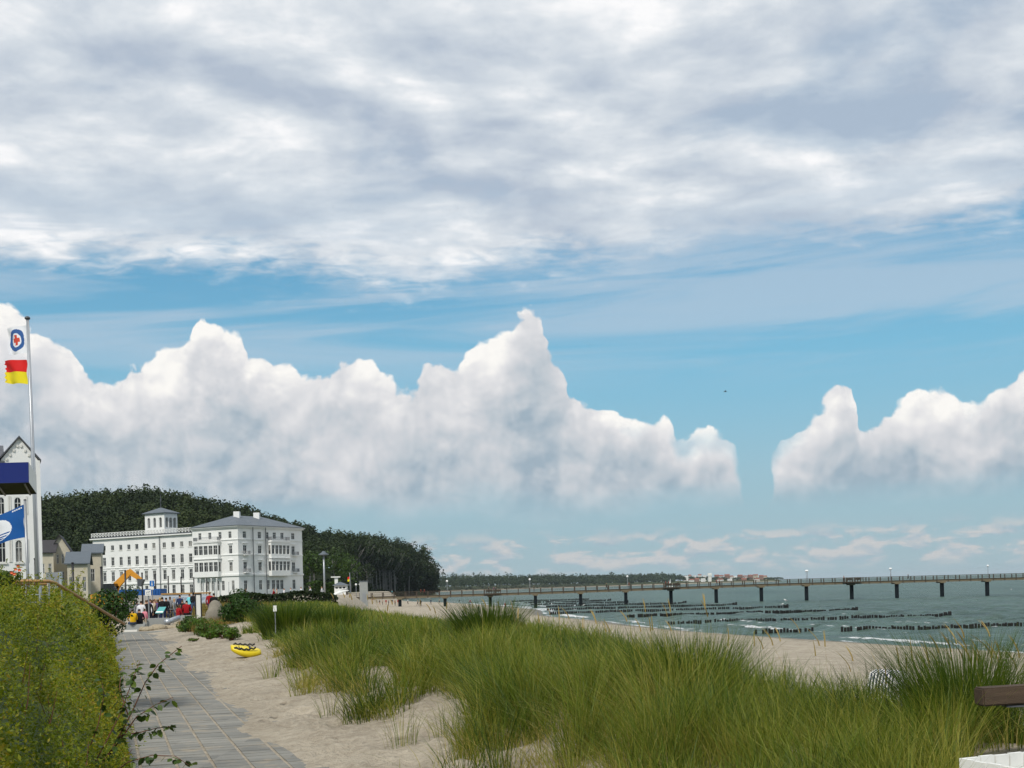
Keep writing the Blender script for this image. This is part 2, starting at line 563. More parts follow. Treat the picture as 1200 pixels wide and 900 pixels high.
m_, gg = mat_nodes('window_glass')
cur = gg.ss(gg.node('ShaderNodeObjectInfo').outputs['Random'], 0.55, 1.0)
finish(gg, principled(gg, gg.mix(gg.mul(cur, gg.ss(gg.noise(gg.node('ShaderNodeTexCoord').outputs['Object'], 0.9, 3), 0.35, 0.6)), (0.014, 0.015, 0.016), (0.22, 0.21, 0.19)), 0.08, 0.5))
M['glass'] = m_

# sand: pale quartz, damp and darker next to the water, lawn soil inland
m_, gg = mat_nodes('sand')
gp = gg.node('ShaderNodeNewGeometry').outputs['Position']
zone = gg.node('ShaderNodeAttribute', attribute_name='zone').outputs['Fac']
px_, py_, pz_ = gg.sep(gp)
n1 = gg.noise(gp, 0.7, 6, 0.62)
n2 = gg.noise(gp, 7.0, 5, 0.65)
n3 = gg.noise(gp, 90.0, 3, 0.6)
fp = gg.ss(gg.vor(gg.vm('ADD', gp, gg.vm('SCALE', gg.node('ShaderNodeTexNoise').outputs['Color'], 0.3)), 2.6, 1.0, 0.5), 0.05, 0.42)
f = gg.m('ADD', gg.mul(gg.sub(n1, 0.5), 1.5), gg.add(gg.mul(gg.sub(n2, 0.5), 1.5), gg.add(gg.mul(gg.sub(n3, 0.5), 0.8), gg.mul(gg.sub(fp, 0.7), 0.35))))  # footprint hollows also darkened in the colour, standing in for their shade
f = gg.m('ADD', f, 0.5, clamp=True)
sc_ = gg.mix(f, (0.220, 0.182, 0.134), (0.480, 0.424, 0.334))
lit_ = gg.ss(gg.noise(gp, 30.0, 4, 0.7), 0.625, 0.69)
sc_ = gg.mix(gg.mul(lit_, 0.55), sc_, (0.085, 0.065, 0.04))
wet = gg.ss(gg.add(pz_, gg.mul(gg.sub(n1, 0.5), 0.5)), 0.10, 0.55, 1.0, 0.0)
sc_ = gg.mix(wet, sc_, (0.10, 0.078, 0.045))
weed = gg.mul(gg.ss(gg.m('ABSOLUTE', gg.sub(pz_, 0.62)), 0.02, 0.09, 1.0, 0.0), gg.ss(gg.noise(gg.vm('MULTIPLY', gp, (1.6, 0.6, 1.0)), 1.2, 5, 0.65), 0.50, 0.62))
sc_ = gg.mix(gg.mul(weed, 0.7), sc_, (0.045, 0.035, 0.018))
soil = gg.mix(n2, (0.028, 0.045, 0.012), (0.07, 0.085, 0.025))
sc_ = gg.mix(zone, sc_, soil)
hgt = gg.add(gg.add(gg.mul(n2, 1.2), gg.mul(gg.noise(gp, 22.0, 4, 0.6), 0.6)), gg.mul(fp, 1.1))
finish(gg, principled(gg, sc_, gg.lin(wet, 0, 1, 0.92, 0.35), 0.2, bump(gg, hgt, 0.9, 0.09)))
M['sand'] = m_

# sea: grey-green water, foam where the mesh says the waves break
m_, gg = mat_nodes('sea_water')
gp = gg.node('ShaderNodeNewGeometry').outputs['Position']
fo = gg.node('ShaderNodeAttribute', attribute_name='foam').outputs['Fac']
wp = gg.vm('MULTIPLY', gp, (0.55, 1.0, 1.0))
w1 = gg.noise(wp, 0.55, 6, 0.68, 0.3)
w2 = gg.noise(gg.vm('MULTIPLY', gp, (0.10, 0.16, 1.0)), 1.0, 6, 0.68, 0.4)
w3 = gg.noise(gg.vm('MULTIPLY', gp, (0.02, 0.006, 1.0)), 1.0, 4, 0.55)
cw = gg.mix(gg.m('ADD', gg.mul(gg.sub(w2, 0.5), 2.6), gg.add(gg.mul(gg.sub(w3, 0.5), 1.2), 0.5), clamp=True), (0.022, 0.056, 0.044), (0.098, 0.168, 0.132))  # light and dark of the wavelets put into the water colour
fn = gg.noise(gg.vm('MULTIPLY', gp, (0.8, 0.5, 1.0)), 1.1, 6, 0.7, 0.4)
fm = gg.ss(gg.add(fo, gg.mul(gg.sub(fn, 0.5), 1.45)), 0.45, 0.62)
cap = gg.mul(gg.ss(gg.noise(gg.vm('MULTIPLY', gp, (0.25, 0.5, 1.0)), 1.0, 5, 0.6), 0.70, 0.74), 0.7)
fm = gg.m('MAXIMUM', fm, cap)
cw = gg.mix(fm, cw, (0.78, 0.80, 0.80))
sh = principled(gg, cw, gg.lin(fm, 0, 1, 0.35, 0.9), gg.lin(fm, 0, 1, 0.22, 0.05), bump(gg, gg.add(w1, gg.mul(w2, 2.2)), 1.0, 1.7))
finish(gg, sh)
M['sea'] = m_

# foliage
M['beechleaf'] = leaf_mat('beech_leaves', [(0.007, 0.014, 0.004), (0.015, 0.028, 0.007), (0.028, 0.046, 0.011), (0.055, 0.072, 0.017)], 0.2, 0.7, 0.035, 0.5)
M['parkleaf'] = leaf_mat('park_tree_leaves', [(0.022, 0.045, 0.008), (0.045, 0.085, 0.014), (0.075, 0.12, 0.02)], 0.3, 0.55, 0.1, 0.4)
M['farleaf'] = leaf_mat('far_wood_leaves', [(0.014, 0.028, 0.012), (0.028, 0.048, 0.018), (0.045, 0.066, 0.025)], 0.2, 0.6, 0.01, 0.5)
M['farbush'] = leaf_mat('far_pale_bush_leaves', [(0.045, 0.065, 0.035), (0.085, 0.105, 0.06), (0.12, 0.135, 0.085)], 0.2, 0.6, 0.01, 0.3)
M['hedgeleaf'] = leaf_mat('hedge_leaves', [(0.030, 0.058, 0.004), (0.095, 0.140, 0.006), (0.180, 0.215, 0.008), (0.29, 0.250, 0.012), (0.30, 0.150, 0.02)], 0.35, 0.5, 0.9, 0.45)
M['roseleaf'] = leaf_mat('rose_leaves', [(0.024, 0.055, 0.010), (0.055, 0.100, 0.015), (0.12, 0.165, 0.025)], 0.3, 0.4, 2.0, 0.2)
M['herbbright'] = leaf_mat('bright_herb_leaves', [(0.035, 0.085, 0.008), (0.070, 0.140, 0.012), (0.12, 0.19, 0.02)], 0.3, 0.5, 0.8, 0.35)
M['bushleaf'] = leaf_mat('bush_leaves', [(0.014, 0.040, 0.006), (0.030, 0.075, 0.010), (0.055, 0.115, 0.014)], 0.3, 0.5, 0.8, 0.35)
M['herbleaf'] = leaf_mat('herb_leaves', [(0.030, 0.065, 0.008), (0.060, 0.115, 0.014), (0.12, 0.15, 0.02)], 0.3, 0.5, 0.8, 0.35)
M['grass'] = leaf_mat('marram_blades', [(0.015, 0.036, 0.006), (0.060, 0.108, 0.011), (0.150, 0.195, 0.019), (0.29, 0.265, 0.048), (0.50, 0.39, 0.15)], 0.35, 0.5, 0.35, 0.30)
M['straw'] = leaf_mat('straw_seed_heads', [(0.27, 0.19, 0.07), (0.40, 0.29, 0.11), (0.52, 0.40, 0.17)], 0.3, 0.7, 2.0, 0.2)
M['drygrass'] = leaf_mat('dry_grass', [(0.10, 0.10, 0.02), (0.22, 0.16, 0.04), (0.30, 0.20, 0.06)], 0.3, 0.6, 0.3, 0.3)

# ------------------------------------------------------------------ terrain
def sst(x, a, b):
    t = np.clip((np.asarray(x, dtype=float) - a) / (b - a), 0, 1)
    return t * t * (3 - 2 * t)

_P = [np.random.default_rng(k).uniform(-1, 1, (12, 4)) for k in range(6)]
def wob(x, y, scale, seed=0):
    """smooth pseudo noise about -1..1"""
    out = 0
    for a, b, c, d in _P[seed]:
        out = out + np.sin((a * x + b * y) * 3.1 / scale + c * 6.3) * (0.6 + 0.4 * d)
    return out / 3.2

SHORE_Y = [-80, 20, 93, 114, 142, 190, 250, 313, 386, 470, 529, 620, 700, 800, 850, 885, 920, 1010, 1400, 2600, 7000]
SHORE_X = [85, 60, 40, 33, 23, 14, 8, 5, -5, -20, -38, -60, -72, -62, -50, -46, -56, -150, -480, -1300, -4000]
def shore(y): return np.interp(y, SHORE_Y, SHORE_X) + np.interp(y, [0, 400], [1.4, 2.5]) * wob(y, 0 * y, 22.0, 1)
def path_right(y): return -2.4 - 0.338 * (np.asarray(y, dtype=float) - 13.7)
def dune_edge(y): return np.interp(y, [-60, 6, 9, 12, 14, 19, 22, 30, 39, 56, 80, 100, 130, 150, 200, 230, 260, 300, 400, 470, 529, 620, 700, 800, 850, 885, 920, 1010, 1400, 7000], [8, 5.0, 4.8, 4.0, 3.3, 2.5, 1.8, 0.9, 0.0, -4.4, -10.5, -15, -20, -24, -28, -31, -36, -46, -48, -48, -58, -76, -86, -76, -64, -60, -72, -170, -520, -4200]) + 0.35 * wob(y, y * 0, 7.0, 2)

HP = [-900, -100, 50, 120, 180, 230, 290, 340, 380, 410, 440, 480, 510, 526, 533]
HR = [420, 450, 480, 500, 520, 535, 560, 600, 650, 720, 780, 840, 870, 885, 895]
HF = [330, 350, 365, 385, 390, 395, 405, 440, 500, 590, 690, 765, 815, 850, 870]
HT = [605, 592, 580, 574, 570, 579, 592, 609, 619, 622, 624, 632, 642, 656, 690]
HH = [19, 19, 19, 19, 19, 19, 19, 19, 21, 25, 28, 28, 27, 24, 8]     # height of the trees there
def hill(x, y):
    p = 600 + 1400 * x / np.maximum(y, 1)
    top = (687 - 0.0265 * (p - 600) - np.interp(p, HP, HT)) / 1400 * np.interp(p, HP, HR) + CZ
    zr = np.maximum(top - np.interp(p, HP, HH), 6.0)
    t = sst(y, np.interp(p, HP, HF), np.interp(p, HP, HR))
    return (zr - 5.5) * t * sst(p, 560, 520) * (y > 200)

def ground(x, y):
    x = np.asarray(x, dtype=float); y = np.asarray(y, dtype=float)
    d = (x - path_right(y)) * 0.947
    b = x - dune_edge(y)
    up = 4.2 + 1.3 * sst(y, 75, 190)
    near = 1 - sst(y, 85, 130)
    dn = sst(d, 0.9, np.interp(y, [10, 25, 40], [2.7, 3.0, 4.2]))
    up = up + near * dn * (np.interp(y, [10, 22, 34], [0.42, 0.38, 0.28]) + 0.15 * wob(x, y, 5.0, 0) + 0.08 * wob(x, y, 1.7, 3))
    up = up + near * dn * 0.10 * np.exp(-((b + 2.5) / 2.0) ** 2) * (0.7 + 0.6 * wob(x, y, 11, 4))
    # loose sand drifted against and over the edge of the paving
    up = up + near * 0.13 * sst(d + 0.40 * wob(x, y, 2.4, 2), -0.35, 1.4)
    up = up + near * sst(d, 0.0, 1.0) * (0.045 * wob(x, y, 0.5, 5) + 0.06 * wob(x, y, 1.4, 0))
    up = up + hill(x, y)
    s = shore(y) - x
    beach = np.where(s > 0, 1.55 * (1 - np.exp(-np.maximum(s, 0) / 15.0)), np.maximum(s * 0.05, -4.0))
    beach = beach + sst(s, 1, 9) * (0.05 * wob(x, y, 3.0, 2) + 0.10 * wob(x, y, 14.0, 1))
    w = sst(b, -0.5, 6.0)
    cl = sst(s, 0, 14)
    z = up * (1 - w) + beach * w
    return z * cl + np.minimum(z, beach) * (1 - cl)

def axis(segs):
    out = []
    for a, b, n in segs:
        out.append(np.linspace(a, b, n, endpoint=False))
    return np.concatenate(out + [np.array([segs[-1][1]])])
gy = np.concatenate([axis([(-80, 6, 12), (6, 14, 55), (14, 30, 130), (30, 70, 130), (70, 140, 60), (140, 400, 80), (400, 1000, 90), (1000, 3000, 30), (3000, 9000, 12)])])
# columns follow the line of the path so that the fine ones stay where they are needed
gx = axis([(-6000, -800, 14), (-800, -150, 60), (-150, -40, 40), (-40, -8, 40), (-8, -1.5, 20), (-1.5, 5.5, 62), (5.5, 22, 66), (22, 100, 60), (100, 400, 10)])
GYm, GXm = np.meshgrid(gy, gx, indexing='ij')
fold = 1 - sst(GYm, 70, 220)
GXm = GXm + (path_right(np.minimum(GYm, 75)) + 2.4) * fold * np.exp(-np.abs(GXm) / 60) - 2.4 * np.exp(-np.abs(GXm) / 60)
GZm = ground(GXm, GYm)
fr_ = np.random.default_rng(17)
for _ in range(620):
    y_ = 11 + 45 * fr_.uniform() ** 1.7
    d_ = fr_.uniform(0.15, 4.2); x_ = float(path_right(y_)) + d_
    i0, i1 = np.searchsorted(gy, [y_ - 0.6, y_ + 0.6])
    sx_ = (GXm[i0:i1] - x_) / fr_.uniform(0.10, 0.20); sy_ = (GYm[i0:i1] - y_) / fr_.uniform(0.16, 0.30)
    rr2 = sx_ ** 2 + sy_ ** 2
    GZm[i0:i1] += fr_.uniform(0.02, 0.05) * (-np.exp(-rr2) + 0.45 * np.exp(-((np.sqrt(rr2) - 1.5) / 0.5) ** 2))
ny, nx = GXm.shape
idx = np.arange(ny * nx).reshape(ny, nx)
qd = np.stack([idx[:-1, :-1], idx[:-1, 1:], idx[1:, 1:], idx[1:, :-1]], -1).reshape(-1, 4)
inland = sst(GYm, 150, 200) * sst(GXm, dune_edge(GYm) - 4, dune_edge(GYm) - 12)
inland = np.maximum(inland, sst(GXm, path_right(GYm) - 3.0, path_right(GYm) - 4.5) * 0.9)
inland = np.maximum(inland, sst(hill(GXm, GYm), 1.0, 4.0))
me = np_mesh('ground', np.stack([GXm, GYm, GZm], -1).reshape(-1, 3), quads=qd, mats=[M['sand']], attrs={'zone': inland.ravel()}, smooth=True)
tag(link_mesh('ground', me), kind='structure')

def gz(x, y): return float(ground(np.array([x]), np.array([y]))[0])

# ------------------------------------------------------------------ sea
inv = np.concatenate([np.linspace(8680 / 55, 60, 170, endpoint=False), np.linspace(60, 6, 330, endpoint=False), np.linspace(6, 0.22, 60)])
sy = 8680 / inv
ang = np.concatenate([np.linspace(-0.62, -0.26, 30, endpoint=False), np.linspace(-0.26, 0.50, 460, endpoint=False), np.linspace(0.50, 1.3, 40)])
SY, SA = np.meshgrid(sy, ang, indexing='ij')
SX = SY * SA
row = np.abs(np.gradient(sy))[:, None]
wr = np.random.default_rng(11)
Z = np.zeros_like(SX)
for k in range(34):
    lam = 1.6 * (1.09 ** k)
    th = math.radians(215 + wr.uniform(-55, 55))
    ph = wr.uniform(0, 6.28)
    att = np.clip(lam / (2.5 * np.maximum(row, SY * 0.0017)) - 0.6, 0, 1)
    cx_, sx_ = math.cos(th), math.sin(th)
    w = np.sin((SX * cx_ + SY * sx_) * 6.283 / lam + ph + 0.8 * wob(SX, SY, lam * 4, k % 6))
    Z += att * (0.0125 * min(lam, 5.0) ** 0.60 * (1.0 if lam < 9 else 0.45)) * (w + 0.35 * np.abs(w))
off = SX - shore(SY)                      # metres out from the waterline
Z *= sst(off, -2, 14) * 0.85 + 0.15
# breakers rolling in
fo = np.zeros_like(Z)
for (c, wd, am, sd_) in ((2.2, 1.2, 0.86, 1), (7.5, 1.0, 0.66, 2), (15, 1.3, 0.52, 3), (27, 1.6, 0.42, 4), (45, 1.8, 0.34, 0)):
    cc = c + 1.3 * wob(SY, SX * 0, 14, sd_)
    brk = np.clip(0.45 + 0.9 * wob(SX, SY, 17, sd_), 0, 1)
    e = np.exp(-((off - cc) / wd) ** 2)
    Z += e * 0.30 * brk * sst(off, 0, 4)
    fo = np.maximum(fo, e * am * (0.35 + 0.65 * brk))
fo = np.maximum(fo, 0.62 * np.exp(-(off / 0.9) ** 2) * (0.75 + 0.5 * wob(SY, SX, 9, 3)))
fo = fo * (1 + 0.35 * sst(SY, 180, 330))
Z += 0.02
ny, nx = SX.shape
idx = np.arange(ny * nx).reshape(ny, nx)
qd = np.stack([idx[:-1, :-1], idx[:-1, 1:], idx[1:, 1:], idx[1:, :-1]], -1).reshape(-1, 4)
me = np_mesh('sea', np.stack([SX, SY, Z], -1).reshape(-1, 3), quads=qd, mats=[M['sea']], attrs={'foam': fo.ravel()}, smooth=True)
tag(link_mesh('sea', me), kind='structure')

# ------------------------------------------------------------------ foliage builders
def unit(a):
    return a / np.maximum(np.linalg.norm(a, axis=-1, keepdims=True), 1e-9)

def leaf_quads(c, nrm, size, r, aspect=0.6, fold=0.0):
    """diamond-shaped leaves; c centres, nrm normals, size lengths"""
    n = len(c)
    t = unit(np.cross(nrm, r.normal(size=(n, 3))))
    b = np.cross(nrm, t)
    s = np.asarray(size).reshape(-1, 1) * 0.5
    v = np.empty((n, 4, 3))
    v[:, 0] = c - t * s
    v[:, 1] = c - b * s * aspect
    v[:, 2] = c + t * s
    v[:, 3] = c + b * s * aspect
    q = np.arange(n * 4).reshape(n, 4)
    return v.reshape(-1, 3), q

def crown_points(r, n, rad, lobes=9, flat=0.0):
    """points spread over a lumpy ellipsoid crown made of leaf clumps, centred on the origin"""
    lc = unit(r.normal(size=(lobes, 3))) * r.uniform(0.35, 0.72, (lobes, 1))
    lc[:, 2] = lc[:, 2] * 0.9 + flat
    lr = r.uniform(0.30, 0.52, lobes)
    k = r.integers(0, lobes, n)
    d = unit(r.normal(size=(n, 3)))
    rr = lr[k] * r.uniform(0.55, 1.05, n) ** 0.5
    p = lc[k] + d * rr[:, None]
    nr = unit(d + 0.5 * unit(p) + r.normal(size=(n, 3)) * 0.55)
    return p * np.array(rad), nr

class Leaves:
    def __init__(self): self.v, self.q, self.r, self.n = [], [], [], 0
    def add(self, v, q, rnd):
        self.v.append(v); self.q.append(q + self.n); self.r.append(np.repeat(rnd, 4)); self.n += len(v)
    def mesh(self, name, mt):
        return np_mesh(name, np.concatenate(self.v), quads=np.concatenate(self.q), mats=[mt], attrs={'rnd': np.concatenate(self.r)})

def crown_mesh(name, seed, n, rad, size, mt, lobes=9, flat=0.0, off=(0, 0, 0)):
    r = np.random.default_rng(seed)
    p, nr = crown_points(r, n, rad, lobes, flat)
    v, q = leaf_quads(p + np.array(off), nr, size * r.uniform(0.7, 1.3, n), r, 0.75)
    L = Leaves(); L.add(v, q, r.uniform(0, 1, n))
    return L.mesh(name, mt)

# ------------------------------------------------------------------ the wood on the hill (one mass)
r = np.random.default_rng(21)
L = Leaves()
cnt = 0
for p in np.arange(-260, 531, 7.0):
    f, rd = np.interp(p, HP, HF), np.interp(p, HP, HR)
    h = np.interp(p, HP, HH)
    for t in np.arange(0.0, 1.06, 0.075):
        if p > 405 and t < 0.42 and h > 20:
            continue                        # the trees of the open edge stand there one by one
        pp = p + r.uniform(-6, 6)
        if pp > 522: continue
        y = f + (rd - f) * (t + r.uniform(-0.04, 0.04))
        x = (pp - 600) / 1400 * y
        if shore(np.array([y]))[0] - x < 6: continue
        z = gz(x, y)
        hh = h * r.uniform(0.93, 1.04)
        rx = r.uniform(3.6, 5.6) * (0.9 + 0.004 * h)
        rz = hh * r.uniform(0.30, 0.42)
        n = 260
        q_, nr = crown_points(r, n, (rx, rx, rz), 8, 0.1)
        q_ = q_ + np.array([x, y, z + hh - rz * 0.95])
        v, q = leaf_quads(q_, nr, 1.0 * r.uniform(0.6, 1.4, n) * (0.75 + y / 2600), r, 0.8)
        tint = r.uniform(-0.36, 0.36)  # crown-to-crown tone, widened so the colour suggests sunlit crowns
        L.add(v, q, np.clip(r.uniform(0, 1, n) * 0.7 + 0.15 + tint, 0, 1))
        cnt += 1
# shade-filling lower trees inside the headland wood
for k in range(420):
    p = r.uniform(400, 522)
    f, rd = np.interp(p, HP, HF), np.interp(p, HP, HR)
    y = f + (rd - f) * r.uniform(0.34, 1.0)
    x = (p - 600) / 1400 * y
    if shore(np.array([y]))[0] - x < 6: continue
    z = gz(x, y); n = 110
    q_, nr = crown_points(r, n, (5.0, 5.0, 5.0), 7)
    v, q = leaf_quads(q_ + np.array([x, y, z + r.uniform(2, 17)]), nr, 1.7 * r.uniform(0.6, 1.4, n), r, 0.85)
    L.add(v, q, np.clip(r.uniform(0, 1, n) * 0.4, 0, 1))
# undergrowth at the foot of the wood and on the cliff
for k in range(330):
    p = r.uniform(330, 534)
    f = np.interp(p, HP, HF)
    y = f + r.uniform(-26, 14)
    x = (p - 600) / 1400 * y
    if shore(np.array([y]))[0] - x < 2: continue
    z = gz(x, y)
    rx = r.uniform(2.5, 5.0); rz = r.uniform(2.0, 4.6)
    n = 90
    q_, nr = crown_points(r, n, (rx, rx, rz), 6)
    v, q = leaf_quads(q_ + np.array([x, y, z + rz * 0.6]), nr, 1.2 * r.uniform(0.6, 1.4, n), r, 0.8)
    L.add(v, q, np.clip(r.uniform(0, 1, n) * 0.6 + 0.1, 0, 1))
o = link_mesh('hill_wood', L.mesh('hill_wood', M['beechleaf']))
tag(o, 'dense dark green beech wood covering the hill behind the white hotel', 'wood', kind='stuff')

# ------------------------------------------------------------------ beeches of the open edge, trunks in view
def trunk_mesh(name, seed, h, rad, branches=4):
    rr_ = random.Random(seed)
    b = MB()
    pts = [(0, 0, -0.6)]
    x = y = 0.0
    for k in range(1, 6):
        x += rr_.uniform(-0.25, 0.25); y += rr_.uniform(-0.25, 0.25)
        pts.append((x, y, h * k / 5))
    b.tube(pts, [rad * (1 - 0.13 * k) for k in range(6)], 6)
    for k in range(branches):
        a = rr_.uniform(0, 6.28); z0 = h * rr_.uniform(0.6, 0.9)
        q0 = Vector((x * 0.8, y * 0.8, z0))
        q1 = q0 + Vector((math.cos(a) * h * 0.12, math.sin(a) * h * 0.12, h * 0.12))
        q2 = q1 + Vector((math.cos(a) * h * 0.08, math.sin(a) * h * 0.08, h * 0.14))
        b.tube([q0, q1, q2], [rad * 0.4, rad * 0.28, rad * 0.1], 5)
    return b.mesh(name, M['bark'], smooth=True)
beech_crowns = [crown_mesh('crown', 40 + k, 420, (4.6, 4.6, 8.0), 1.25, M['beechleaf'], 11, 0.12, (0, 0, 20.5)) for k in range(4)]
beech_trunks = [trunk_mesh('trunk', 50 + k, 22.0, 0.42) for k in range(4)]
GB = 'beeches along the open edge of the headland'
r = np.random.default_rng(5)
k = 0
for row_, (t0, n) in enumerate(((0.03, 34), (0.17, 30), (0.30, 26))):
    for p in np.linspace(412, 523, n):
        pp = p + r.uniform(-2, 2)
        f, rd = np.interp(pp, HP, HF), np.interp(pp, HP, HR)
        y = f + (rd - f) * (t0 + r.uniform(-0.03, 0.03)) + 8
        x = (pp - 600) / 1400 * y
        if shore(np.array([y]))[0] - x < 5: continue
        top = (hor(pp) - np.interp(pp, HP, HT)) / 1400 * y + CZ
        z = gz(x, y)
        sc = max(0.55, min(1.15, (top - z) * r.uniform(0.90, 1.0) / 28.5))
        tr = thing('beech_tree', 'tall beech with a bare pale trunk at the open edge of the headland wood', 'tree', (x, y, z), GB)
        a = r.uniform(0, 6.28)
        link_mesh('trunk', beech_trunks[k % 4], tr, (0, 0, 0), a, (sc, sc, sc))
        link_mesh('crown', beech_crowns[(k * 3 + row_) % 4], tr, (0, 0, 0), a * 1.7, (sc * r.uniform(0.8, 1.1), sc * r.uniform(0.8, 1.1), sc))
        k += 1

# ------------------------------------------------------------------ park trees right of the hotel and others in the open
def tree(px, py_base, Y, h, w, seed, label, mt='parkleaf', name='park_tree', group='park trees beside the hotel', n=700, leaf=0.75, zbase=None):
    P = at(px, py_base, Y)
    x, y = P.x, P.y
    z = gz(x, y) if zbase is None else zbase
    tr = thing(name, label, 'tree', (x, y, z), group)
    link_mesh('trunk', trunk_mesh('trunk', seed, h * 0.72, 0.02 * h + 0.08), tr)
    link_mesh('crown', crown_mesh('crown', seed, n, (w / 2, w / 2, h * 0.40), leaf, M[mt], 12, 0.05, (0, 0, h * 0.60)), tr)
    return tr
tree(368, 690, 352, 13.5, 9, 61, 'bright green tree right beside the right edge of the white hotel', n=900)
tree(362, 690, 372, 17, 9, 62, 'taller dark tree behind the bright green one at the hotel corner', 'beechleaf')
tree(392, 690, 390, 15, 11, 63, 'broad mid green tree behind the disc lamp post', n=800)
tree(411, 690, 420, 14, 11, 64, 'round tree above the flag of the beach station', n=800)
tree(430, 690, 500, 13, 12, 65, 'low wide tree at the left foot of the headland wood', 'beechleaf')
tree(152, 690, 118, 2.9, 2.6, 66, 'small round tree in front of the excavator arm by the blue hoarding', 'bushleaf', 'small_tree', None, 420, 0.22)

# ------------------------------------------------------------------ far coast
b = MB()
CY = 2700.0
def coast_front(px): return np.interp(px, [430, 560, 700, 780, 920, 960], [1500, 2100, 2600, 2900, 3100, 3200])
pxs = np.linspace(430, 916, 90)
V, Q = [], []
for i, p in enumerate(pxs):
    y0 = coast_front(p) + 15 * math.sin(i * 1.7)
    tip = min(1.0, (918 - p) / 14)
    for (dyy, z) in ((0, -0.5), (14, 1.4 * tip), (60, 3.2 * tip), (200, 6.5 * tip), (500, 9 * tip), (1400, 5.0 * tip)):
        y = y0 + dyy
        V.append(((p - 600) / 1400 * y, y, z))
Vn = np.array(V); n6 = 6
idx = np.arange(len(V)).reshape(-1, n6)
Q = np.stack([idx[:-1, :-1], idx[1:, :-1], idx[1:, 1:], idx[:-1, 1:]], -1).reshape(-1, 4)
me = np_mesh('far_shore', Vn, quads=Q, mats=[M['sand']], attrs={'zone': np.tile([0, 0.2, 1, 1, 1, 1], len(pxs)).astype(float)}, smooth=True)
tag(link_mesh('far_shore', me), kind='structure')
r = np.random.default_rng(31)
L = Leaves(); LB = Leaves()
def far_z(dyy): return np.interp(dyy, [0, 14, 60, 200, 500], [-0.5, 1.4, 3.2, 6.5, 9])
TOPS = [(430, 674), (540, 671), (570, 671), (600, 672), (640, 671), (700, 672), (760, 671), (790, 671), (800, 674), (850, 676), (905, 677), (917, 680)]
for p in np.arange(470, 914, 1.9):
    for dyy in (60, 120, 190, 260, 340):
        pp = p + r.uniform(-3, 3)
        if pp > 790 and (dyy < 190 or r.uniform() < 0.45): continue
        y = coast_front(pp) + dyy + r.uniform(-20, 20)
        top = (hor(pp) - np.interp(pp, [a for a, _ in TOPS], [c for _, c in TOPS])) / 1400 * y + CZ
        z = far_z(dyy)
        frac = np.interp(dyy, [60, 190, 340], [0.55, 0.8, 0.97])
        hh = max(4.0, (top - z) * frac * r.uniform(0.86, 1.06))
        if r.uniform() < 0.03: hh *= 1.13
        rx = r.uniform(5, 10) * y / 2600 + 1; rz = hh * 0.5
        n = 46
        q_, nr = crown_points(r, n, (rx, rx, rz), 5, 0.1)
        v, q = leaf_quads(q_ + np.array([(pp - 600) / 1400 * y, y, z + hh - rz * 0.9]), nr, (3.0 * y / 2600) * r.uniform(0.7, 1.4, n), r, 0.85)
        L.add(v, q, np.clip(r.uniform(0, 1, n) * 0.6 + 0.2 + r.uniform(-0.2, 0.2), 0, 1))
for k in range(210):
    pp = r.uniform(500, 690)
    dyy = r.uniform(20, 60)
    y = coast_front(pp) + dyy
    hh = r.uniform(5, 9.5); rx = r.uniform(3, 6)
    n = 40
    q_, nr = crown_points(r, n, (rx, rx, hh * 0.5), 5)
    v, q = leaf_quads(q_ + np.array([(pp - 600) / 1400 * y, y, far_z(dyy) + hh * 0.45]), nr, 2.0 * r.uniform(0.7, 1.4, n), r, 0.85)
    LB.add(v, q, r.uniform(0, 1, n))
tag(link_mesh('far_wood', L.mesh('far_wood', M['farleaf'])), 'far dark wood along the low coast across the bay', 'wood', kind='stuff')
tag(link_mesh('far_bushes', LB.mesh('far_bushes', M['farbush'])), 'paler bushes along the foot of the far coast', 'bushes', kind='stuff')

# ------------------------------------------------------------------ dune grass
def blades(r, root, h, lean, width, segs=4, curl=0.5):
    """arching tapered blades: root (n,3), h (n,), lean (n,2) sideways reach per height, width (n,)"""
    n = len(root)
    side = unit(np.stack([-lean[:, 1], lean[:, 0], np.zeros(n)], -1) + r.normal(size=(n, 3)) * np.array([0.5, 0.5, 0.0]) + 1e-4)
    rows = []
    for k in range(segs + 1):
        t = k / segs
        bend = t ** 1.7
        up = h * (t - curl * 0.28 * (np.linalg.norm(lean, axis=1)) * t ** 2.6)
        c = root + np.stack([lean[:, 0] * h * bend, lean[:, 1] * h * bend, up], -1)
        if k == segs:
            rows.append(c[:, None, :])
        else:
            w = (width * (1 - 0.75 * t ** 1.5) * 0.5)[:, None]
            rows.append(np.stack([c - side * w, c + side * w], 1))
    v = np.concatenate(rows, 1)
    per = 2 * segs + 1
    base = (np.arange(n) * per)[:, None]
    qs = [base + np.array([[2 * k, 2 * k + 1, 2 * k + 3, 2 * k + 2]]) for k in range(segs - 1)]
    q = np.stack(qs, 1).reshape(-1, 4)
    t_ = (base + np.array([[2 * segs - 2, 2 * segs - 1, 2 * segs]])).reshape(-1, 3)
    return v.reshape(-1, 3), q, t_, per

class Blades:
    def __init__(self): self.v, self.q, self.t, self.r, self.n = [], [], [], [], 0
    def add(self, res, rnd):
        v, q, t, per = res
        self.v.append(v); self.q.append(q + self.n); self.t.append(t + self.n)
        self.r.append(np.repeat(rnd, per)); self.n += len(v)
    def mesh(self, name, mt):
        return np_mesh(name, np.concatenate(self.v), quads=np.concatenate(self.q), tris=np.concatenate(self.t), mats=[mt], attrs={'rnd': np.concatenate(self.r)})

